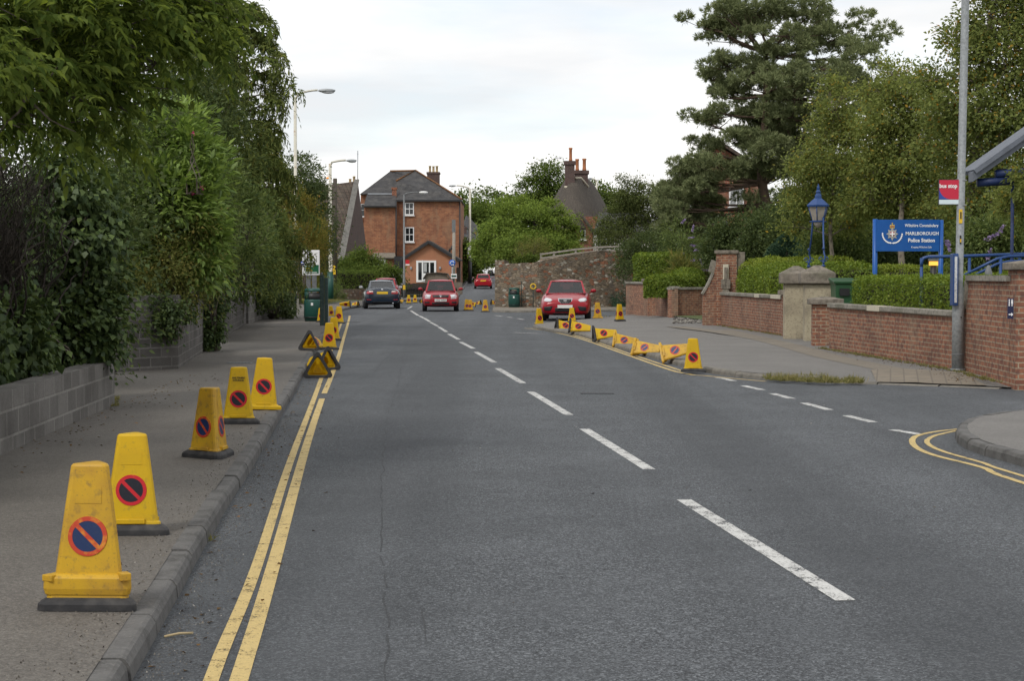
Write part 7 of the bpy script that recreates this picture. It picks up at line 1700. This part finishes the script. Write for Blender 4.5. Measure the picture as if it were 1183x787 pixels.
text('lettering', 'Police Station', .104, (nx(1063.6), -.023, nz(277.8)), tr_, M['letter'], bd, .0026, sx=.95)
text('lettering', 'Keeping Wiltshire Safe', .056, (nx(1063.6), -.023, nz(285.6)), tr_, M['letter'], bd, .0, sx=.80)
# crest: eight pointed star, round centre with a cross, crown, laurel wreath
cxn, czn = nx(1029.8), nz(270.3); Rs = .125
M['crest_grey'] = paint('crest_grey', (.36, .36, .34, 1), .5); M['crest_gold'] = paint('crest_gold', (.55, .40, .08, 1), .5); M['crest_red'] = paint('crest_red', (.30, .03, .05, 1), .5)
b = MB(); star = [(cxn + (Rs if i % 2 == 0 else Rs * .62) * math.sin(math.pi * i / 8), -.026, czn + (Rs * (1.12 if i % 8 == 0 else 1) if i % 2 == 0 else Rs * .62) * math.cos(math.pi * i / 8)) for i in range(16)]
b.slab(star, .005); cs_ = b.build('crest_star', M['crest_grey'], bd, uv=False)
def disc(name, r, y, m): b = MB(); b.tube([(cxn, y + .004, czn), (cxn, y, czn)], r, 24); return b.build(name, m, cs_, uv=False)
disc('crest_ring', Rs * .52, -.030, M['flag_blue']); disc('crest_centre', Rs * .42, -.033, M['crest_red'])
b = MB(); b.box((cxn, -.036, czn), (.028, .004, .10)); b.box((cxn, -.037, czn), (.10, .004, .028)); b.build('crest_cross', M['letter'], cs_, uv=False)
b = MB(); zc0 = nz(261.4); b.box((cxn, -.026, zc0 - .028), (.095, .006, .028)); 
for sx in (-.032, 0, .032): b.ico((cxn + sx, -.027, zc0 + .006), (.022, .006, .026), 1)
b.box((cxn, -.027, zc0 + .05), (.012, .006, .05)); b.box((cxn, -.0275, zc0 + .052), (.034, .006, .012)); b.build('crest_crown', M['crest_gold'], cs_, uv=False)
b = MB(); b.box((cxn, -.0305, zc0 - .006), (.07, .004, .022)); b.build('crown_cap', M['crest_red'], cs_, uv=False)
b = MB()
for s_ in (-1, 1):
    for i in range(9):
        a_ = R(-92 + s_ * (10 + i * 10.5)); rw = .168 + .0035 * i; c_ = Vector((cxn + math.cos(a_) * rw, -.026 - .0006 * i, czn - .015 + math.sin(a_) * rw)); tg = Vector((-math.sin(a_) * s_, 0, math.cos(a_) * s_)); no = Vector((math.cos(a_), 0, math.sin(a_))); ll = .034 - .001 * i
        q = [c_ - tg * ll, c_ + no * .020, c_ + tg * ll, c_ - no * .016]; b.slab(q if (q[1] - q[0]).cross(q[2] - q[0]).y < 0 else q[::-1], .004)
b.build('crest_wreath', M['letter'], cs_, uv=False)

# ================================================================== BLUE POLICE LAMP ON THE PIERS
pl_ = [o for o in C.objects if o.name.startswith('stone_pier') and o.type == 'MESH']
pc = [sum((Vector(v.co) for v in o.data.vertices), Vector()) / len(o.data.vertices) for o in pl_]
zt_ = max(v.co.z for v in pl_[0].data.vertices); ztop = [max(v.co.z for v in o.data.vertices) + .40 for o in pl_]
bx0, bx1 = Vector((X_(934, pc[0].y), pc[0].y, ztop[0])), Vector((X_(951, pc[1].y), pc[1].y, ztop[1])); mid = (bx0 + bx1) / 2; Ym = mid.y; pm_ = 1 / F * Ym
t = thing('gate_lamp', 'blue lantern on two scrolled iron legs between the stone piers', 'lamp', tuple(mid)); zl = lambda v: Z_(v, Ym) - mid.z
lcx = X_(944.5, Ym) - mid.x
for q_, tx, vtp in ((bx0, -.13, 252), (bx1, .13, 240)):
    q = q_ - mid; b = MB(); tp_ = Vector((lcx + tx * .9, 0, zl(vtp)))
    pts = [q + Vector((0, 0, -.06)), q + Vector((.0, 0, .10)), q + Vector((.04, 0, .2)), q + Vector((.01, 0, .32)), q.lerp(tp_, .55), tp_]; b.tube(pts, .021, 8)
    for zz, rr_ in ((.02, .05), (.10, .034), (.42, .034)): b.lathe([(.01, -.03), (rr_, -.01), (rr_, .01), (.01, .03)], 10, (q.x + (.0), q.y, q.z + zz))
    for k in range(2):   # scrolls at the foot
        sgn = -1 if k else 1; cc = q + Vector((sgn * .055, 0, .16)); b.tube([cc + Vector((math.cos(a_) * (.055 - a_ * .006) * sgn, 0, math.sin(a_) * (.075 - a_ * .008))) for a_ in [i * .5 for i in range(13)]], .012, 6)
    b.build('leg', M['blue_paint'], t, uv=False)
w_t, w_b = 12.0 * pm_, 7.2 * pm_; z_t, z_b = zl(238), zl(255.5)
b = MB()
b.lathe([(w_t * 1.12, z_t - .02), (w_t * 1.16, z_t + .02), (w_t * .92, z_t + .07), (w_t * .55, z_t + .15), (w_t * .36, z_t + .18), (w_t * .34, z_t + .25), (w_t * .2, z_t + .30), (w_t * .28, z_t + .33), (w_t * .12, z_t + .38), (w_t * .16, z_t + .42), (.008, z_t + .52)], 6, (lcx, 0, 0), smooth=False, ph=.2)
b.build('lantern_roof', M['blue_paint'], t, uv=False)
M['lantern_glass'] = speckled('dull_lantern_glass', (.34, .31, .27, 1), [(5, 4, (.22, .20, .17, 1), .4, .7, .7)], .2)
b = MB(); b.lathe([(w_b * .96, z_b), (w_t * .96, z_t - .02)], 6, (lcx, 0, 0), smooth=False, ph=.2); gl = b.build('lantern_glass', M['lantern_glass'], t, uv=False)
b = MB()
for j in range(6):
    a_ = .2 + j * math.pi / 3; b.tube([(lcx + math.cos(a_) * w_b, math.sin(a_) * w_b, z_b), (lcx + math.cos(a_) * w_t, math.sin(a_) * w_t, z_t)], .012, 6)
b.lathe([(w_b * 1.08, z_b - .02), (w_b * 1.08, z_b + .015)], 6, (lcx, 0, 0), smooth=False, ph=.2); b.tube([(lcx - .2, 0, z_b - .01), (lcx + .2, 0, z_b - .01)], .014, 6); b.build('lantern_frame', M['blue_paint'], t, uv=False)
b = MB(); b.lathe([(w_b * .2, z_b - .16), (w_b * .55, z_b - .1), (w_b * .8, z_b - .02)], 12, (lcx, 0, 0)); b.build('glass_bowl', M['lantern_glass'], t, uv=False)

# ================================================================== BLUE HANDRAIL, BOLLARDS, SIGN
Yr = 31.5; t = thing('handrail', 'blue tubular handrail beside the ramp above the clipped hedge', 'railing', (X_(1120, Yr), Yr, PAV)); o_ = Vector((X_(1120, Yr), Yr, PAV))
def rp_(u, v, dy_=0): return P(u, v, Yr + dy_) - o_
b = MB(); b.tube([rp_(1064.5, 308), rp_(1064.8, 302), rp_(1067, 298.2), rp_(1072, 296.8), rp_(1110, 296), rp_(1180, 293.5), rp_(1240, 292)], .03, 10); b.build('top_rail', M['blue_paint'], t, uv=False)
for v0, v1 in ((319, 299), (325, 305)):
    b = MB(); b.tube([rp_(1112, v0, -.5), rp_(1152, v1, -.5), rp_(1166, v1 - 3, -.5), rp_(1200, v1 - 4, -.5)], .026, 10); b.build('sloping_rail', M['blue_paint'], t, uv=False)
for u in (1156, 1199): p = rp_(u, 297, -.5); b = MB(); b.tube([(p.x, p.y, 0), tuple(p)], .028, 10); b.build('post', M['blue_paint'], t, uv=False)
for u in (1064.6, 1120, 1178): p = rp_(u, 298); b = MB(); b.tube([(p.x, p.y, 0), tuple(p)], .028, 10); b.build('post', M['blue_paint'], t, uv=False)
def garden_light(label, u, v0, v1, Y, r, lit):
    x = X_(u, Y); z1 = Z_(v0, Y); z0 = Z_(v1, Y); t = thing('bollard_light', label, 'garden light', (x, Y, z0 - .4)); h = z1 - z0 + .4
    b = MB(); b.tube([(0, 0, -.2), (0, 0, h - .22 if not lit else .38)], r * (1 if not lit else .8), 14); b.build('post', M['concrete'] if not lit else M['black'], t, uv=False)
    if lit:
        b = MB(); b.box((0, 0, .42), (r * 1.9, r * 1.9, .08)); m_ = paint('amber_lens', (.8, .4, .06, 1), .3); n_ = m_.node_tree.nodes['Principled BSDF']; n_.inputs['Emission Color'].default_value = (1, .42, .06, 1); n_.inputs['Emission Strength'].default_value = 1.1; b.build('lit_lens', m_, t, uv=False)
        b = MB(); b.box((0, 0, .462 + (h - .462) / 2), (r * 2.3, r * 2.3, h - .462)); b.build('hood', M['steel_dark'], t, uv=False, bevel=.01)
    else: b = MB(); b.lathe([(r * 1.15, h - .24), (r * 1.15, h - .18), (r * .35, h), (.01, h + .01)], 12); b.build('cap', M['steel_dark'], t, uv=False)
garden_light('small garden light glowing amber at the foot of the notice board', 1078, 294.5, 305.5, 34.5, .075, True)
garden_light('pale bollard light with a pointed dark cap by the handrail', 1141.5, 307, 324, 29.5, .075, False)
# toilets sign on the gate pier
zt = Z_(356.5, gp.y - .3); b = MB(); sx_ = X_(1167.5, gp.y - .3); b.box((0, 0, 0), (.082, .012, .285)); t = tag(b.build('toilet_sign', paint('navy_plate', (.008, .010, .05, 1), .4), None, uv=False), 'small navy toilet sign with white figures and arrow on the brick gate pier', 'sign'); t.location = (sx_, gp.y - .295, zt); t.rotation_euler = (0, 0, R(-4))
b = MB()
for sx in (-.019, .019):
    b.tube([(sx, -.008, .118), (sx, -.010, .118)], .010, 12); b.box((sx, -.009, .088), (.014 if sx < 0 else .024, .003, .04)); b.box((sx - .005, -.009, .052), (.006, .003, .04)); b.box((sx + .005, -.009, .052), (.006, .003, .04))
b.build('figures', M['letter'], t, uv=False)
b = MB(); b.box((-.008, -.009, -.082), (.036, .003, .015)); b.slab([(.010, -.0105, -.055), (.036, -.0105, -.082), (.010, -.0105, -.109)][::-1], .003); b.build('arrow', M['letter'], t, uv=False)
# green wheelie bin behind the hedge gap
def wheelie(label, u, Y, vt):
    x = X_(u, Y); zt = Z_(vt, Y); t = thing('wheelie_bin', label, 'bin', (x, Y, PAV)); h = zt - PAV
    b = MB(); loft(b, [[Vector((sx * w_ , sy * w_ * 1.1, z)) for sx, sy in ((-1, -1), (1, -1), (1, 1), (-1, 1))] for z, w_ in ((0.05, .22), (h * .9, .29), (h * .91, .31), (h * .95, .31))], cap0=True); b.build('body', M['bin_green'], t, uv=False, bevel=.02)
    b = MB(); b.slab([Vector((-.33, -.36, h * .95)), Vector((.33, -.36, h * .95)), Vector((.33, .36, h)), Vector((-.33, .36, h))], .06); b.build('lid', M['bin_green'], t, uv=False, bevel=.015); b = MB(); b.box((-.09, -.335, h * .78), (.22, .02, .16)); b.build('dark_label', M['black'], t, uv=False)
    for sx in (-1, 1): b = MB(); b.tube([(sx * .2, .3, .1), (sx * .27, .3, .1)], .1, 14); b.build('wheel', M['tyre'], t, uv=False)
M['bin_green'] = paint('dark_green_plastic', (.02, .075, .03, 1), .45)
wheelie('dark green wheelie bin between the stone piers and the long hedge', 977, 40, 321)
wheelie('black green bin behind the small hedges far right', 776, 73, 296.5)
b = MB(); p = Vector((X_(774, 70), 70, .1)); b.box((0, 0, 0.5), (.13, .13, Z_(303, 70) + .4)); o = tag(b.build('timber_post', M['wood_pale'], bevel=.01), 'weathered timber post behind the low hedge by the drive', 'post'); o.location = p
b = MB(); b.box((0, 0, .8), (.12, .12, Z_(290, 58))); o = tag(b.build('timber_post', M['wood_grey'], bevel=.01), 'timber post end showing above the rounded hedge', 'post'); o.location = (X_(872, 58), 58, .1)

# ================================================================== LITTER BINS, SIGN AND POSTS BY THE LEFT KERB
def litter_bin(label, u, vb, vt, hole):
    p = G(u, vb, PAV); h = Z_(vt, p.y) - PAV; r = h * .30; t = thing('litter_bin', label, 'litter bin', tuple(p), 0, 'green litter bins')
    b = MB(); prof = [(r * .92, 0), (r * .95, h * .12), (r, h * .14), (r * .98, h * .62), (r * .93, h * .66)]; b.lathe(prof, 24); b.build('body', M['green_paint'], t, uv=False)
    b = MB(); b.tube([(0, 0, h * .10), (0, 0, h * .13)], r * 1.01, 24); b.build('band', M['black'], t, uv=False)
    b = MB()
    n = 24
    for j in range(n):    # hood: posts between the openings and a domed lid
        a0, a1 = 2 * math.pi * j / n, 2 * math.pi * (j + 1) / n; am = (a0 + a1) / 2; d_ = math.cos(am - R(-90 + hole)); d2 = math.cos(am - R(90 + hole))
        if d_ > .70 or d2 > .70: continue
        q = [(math.cos(a_) * r * .93, math.sin(a_) * r * .93, z_) for z_ in (h * .66, h * .90) for a_ in (a0, a1)]; b.add(q, [(0, 1, 3, 2)], 0, True)
    b.lathe([(r * .93, h * .895), (r * .95, h * .93), (r * .86, h * .985), (r * .5, h), (.01, h * 1.002)], 24); o = b.build('hood', M['green_paint'], t, uv=False); sd2 = o.modifiers.new('s', 'SOLIDIFY'); sd2.thickness = .02
    b = MB(); b.lathe([(r * .85, h * .6), (r * .86, h * .86)], 16); b.build('liner', M['black'], t, uv=False)
    b = MB(); b.box((-.02, -r * .99, h * .52), (.07, .02, .09)); b.build('white_emblem', M['white'], t, uv=False); return t
litter_bin('green litter bin beside the wooden post on the left pavement', 362.5, 371, 333, 18)
litter_bin('green litter bin against the stone wall across the junction', 594, 355, 332.5, -20)
p = G(374.5, 376, PAV); t = thing('wooden_post', 'thick weathered green wooden post at the left kerb', 'post', tuple(p)); h = Z_(316, p.y) - PAV; b = MB(); b.box((-.06, 0, h / 2 - .1), (.12, .14, h + .1)); b.box((.065, .01, h / 2 - .13), (.10, .14, h)); b.build('post', M['greygreen'], t, bevel=.012)
b = MB(); b.tube([(-.07, 0, h - .05), (-.07, 0, h + .03)], .03, 8); b.build('top_bolt', M['steel_dark'], t, uv=False)
p = G(341, 364, PAV); t = thing('bus_stop_post', 'slim green post with a white paper notice by the ivy bank', 'post', tuple(p)); h = Z_(311, p.y) - PAV; b = MB(); b.tube([(0, 0, -.1), (0, 0, h)], .055, 10); b.build('post', M['greygreen'], t, uv=False); b = MB(); b.box((0, -.07, h - .28), (.10, .02, .52), .35); b.build('notice', speckled('faded_notice', (.55, .55, .60, 1), [(14, 4, (.3, .3, .4, 1), .45, .7, .6)], .6), t, uv=False)
Yd = 67.0; t = thing('direction_sign', 'white direction sign with a green panel on two dark posts', 'sign', (X_(359.5, Yd), Yd, PAV)); pd_ = 1 / F * Yd; zz = lambda v: Z_(v, Yd) - PAV
b = MB(); b.box((0, 0, (zz(289) + zz(318)) / 2), (20 * pd_, .04, 29 * pd_)); bd = b.build('panel', M['white'], t, uv=False, bevel=.02)
b = MB(); b.box((1.2 * pd_, -.026, zz(311)), (15.5 * pd_, .012, 10 * pd_)); gpn = b.build('green_panel', speckled('sign_green', (.01, .10, .045, 1), rough=.4), bd, uv=False)
b = MB(); b.box((-.5 * pd_, -.026, zz(304.3)), (11 * pd_, .012, 1.3 * pd_)); b.build('black_bar', M['black'], bd, uv=False)
M['sign_y'] = paint('sign_letter_yellow', (.62, .42, .03, 1), .5)
for dv, ww, m_ in ((307.5, 9, 'white'), (310.0, 5.5, 'sign_y'), (312.5, 8, 'sign_y'), (314.8, 14, 'white')):
    b = MB(); u0 = -5.5 * pd_
    for i in range(int(ww / 1.1)): b.box((u0 + i * 1.1 * pd_, -.035, zz(dv)), (.75 * pd_, .006, 1.15 * pd_ * rnd.choice((.8, 1, 1)))) 
    b.build('lettering', M[m_], gpn, uv=False)
b = MB(); b.tube([(-9.6 * pd_, -.03, zz(304)), (-9.6 * pd_, -.06, zz(304))], 2.4 * pd_, 20); ar = b.build('blue_arrow_disc', M['flag_blue'], bd, uv=False); b = MB(); b.box((-9.6 * pd_, -.065, zz(304)), (3 * pd_, .006, .7 * pd_)); b.build('arrow', M['white'], ar, uv=False)
for sx in (-3.2, 3.6): b = MB(); b.box((sx * pd_, .06, zz(318) / 2), (.16, .12, zz(318) + .3)); b.build('post', M['steel_dark'], t, uv=False)
# thin old frame in front of the stone wall
t = thing('metal_frame', 'thin rusty green metal frame against the stone wall by the litter bin', 'frame', tuple(G(609, 355, PAV))); o_ = Vector(t.location); b = MB(); Yf = o_.y - .15
q = [P(602.5, 354, Yf), P(602.5, 325, Yf), P(616, 325, Yf), P(616, 356, Yf)]; b.tube([x - o_ for x in q], .02, 6); b.tube([P(602.5, 342, Yf) - o_, P(616, 342, Yf) - o_], .015, 6); b.build('frame', M['greygreen'], t, uv=False)
b = MB(); c_ = P(616, 331, Yf - .03) - o_; b.tube([c_ + Vector((.12 * math.cos(a_), 0, .12 * math.sin(a_))) for a_ in [i * math.pi / 8 for i in range(17)]], .03, 6); b.build('yellow_ring', M['plate_y'], t, uv=False)
# covers let into the pavement and the drive edge
p = G(277, 419.5, PAV); b = MB(); b.box((0, 0, 0), (.42, .30, .008))
for i in range(7): b.box((-.17 + i * .057, 0, .005), (.02, .26, .008))
t = tag(b.build('drain_cover', M['steel_dark'], None), 'small ribbed iron cover let into the left pavement', 'cover'); t.location = (p.x, p.y, PAV + .003)
p = G(405, 372.5, 0); b = MB(); b.tube([(0, 0, .001), (0, 0, .006)], .35, 24); t = tag(b.build('manhole_cover', M['crack'], None), 'round iron manhole cover in the left lane', 'cover'); t.location = p
p = G(690, 455); b = MB(); b.box((0, 0, .003), (.45, .25, .006)); t = tag(b.build('drain_cover', M['crack'], None), 'small dark rectangular cover near the centre line', 'cover'); t.location = p
# pebbles by the drive, a stick in the gutter
b = MB()
for i in range(420):
    p = G(rnd.uniform(778, 832), rnd.uniform(366.5, 373), .11); s = rnd.uniform(.025, .06); b.ico((p.x, p.y, PAV + s * .3), (s, s * rnd.uniform(.7, 1), s * .6), 1)
stuff(b.build('pebbles', leaf('pebble', (.10, .092, .085, 1), (.28, .265, .24, 1), 0), uv=False))
b = MB(); a_ = G(190, 736, .012); c_ = G(223, 732, .012); b.tube([a_, a_.lerp(c_, .5) + Vector((0, .01, .004)), c_], .006, 6); tag(b.build('stick', speckled('straw', (.38, .30, .17, 1)), uv=False), 'pale dry stick lying in the left gutter', 'stick')
# overhead wires on the far right of the house
b = MB()
for v0, v1 in ((218, 222), (222, 226)):
    a_, c_ = P(524, 258, 160) + Vector((0, 0, .0)), None
    pts = [P(545 + i * 12, v0 + (v1 - v0) * i / 8 + 1.2 * math.sin(i / 8 * math.pi), 175) for i in range(-2, 9)]; b.tube(pts, .012, 4)
tag(b.build('overhead_wires', M['black'], uv=False), 'two thin overhead wires across the sky above the bright tree', 'wires')

# ------------------------------------------------------------------ give every thing built in place its own origin
bpy.context.view_layer.update()
for o in list(C.objects):
    if o.parent is None and o.get('category') and tuple(o.location) == (0, 0, 0):
        if o.type == 'EMPTY':
            pts = [ch.matrix_world @ Vector(c) for ch in o.children for c in ch.bound_box]
            if not pts: continue
            lo = Vector([min(p[i] for p in pts) for i in range(3)]); hi = Vector([max(p[i] for p in pts) for i in range(3)]); c = Vector(((lo.x + hi.x) / 2, (lo.y + hi.y) / 2, lo.z))
            o.location = c
            for ch in o.children: ch.location = ch.location - c
        elif o.type == 'MESH':
            pts = [Vector(c) for c in o.bound_box]; lo = Vector([min(p[i] for p in pts) for i in range(3)]); hi = Vector([max(p[i] for p in pts) for i in range(3)]); c = Vector(((lo.x + hi.x) / 2, (lo.y + hi.y) / 2, lo.z))
            o.data.transform(Matrix.Translation(-c)); o.location = c
            for ch in o.children: ch.location = ch.location - c
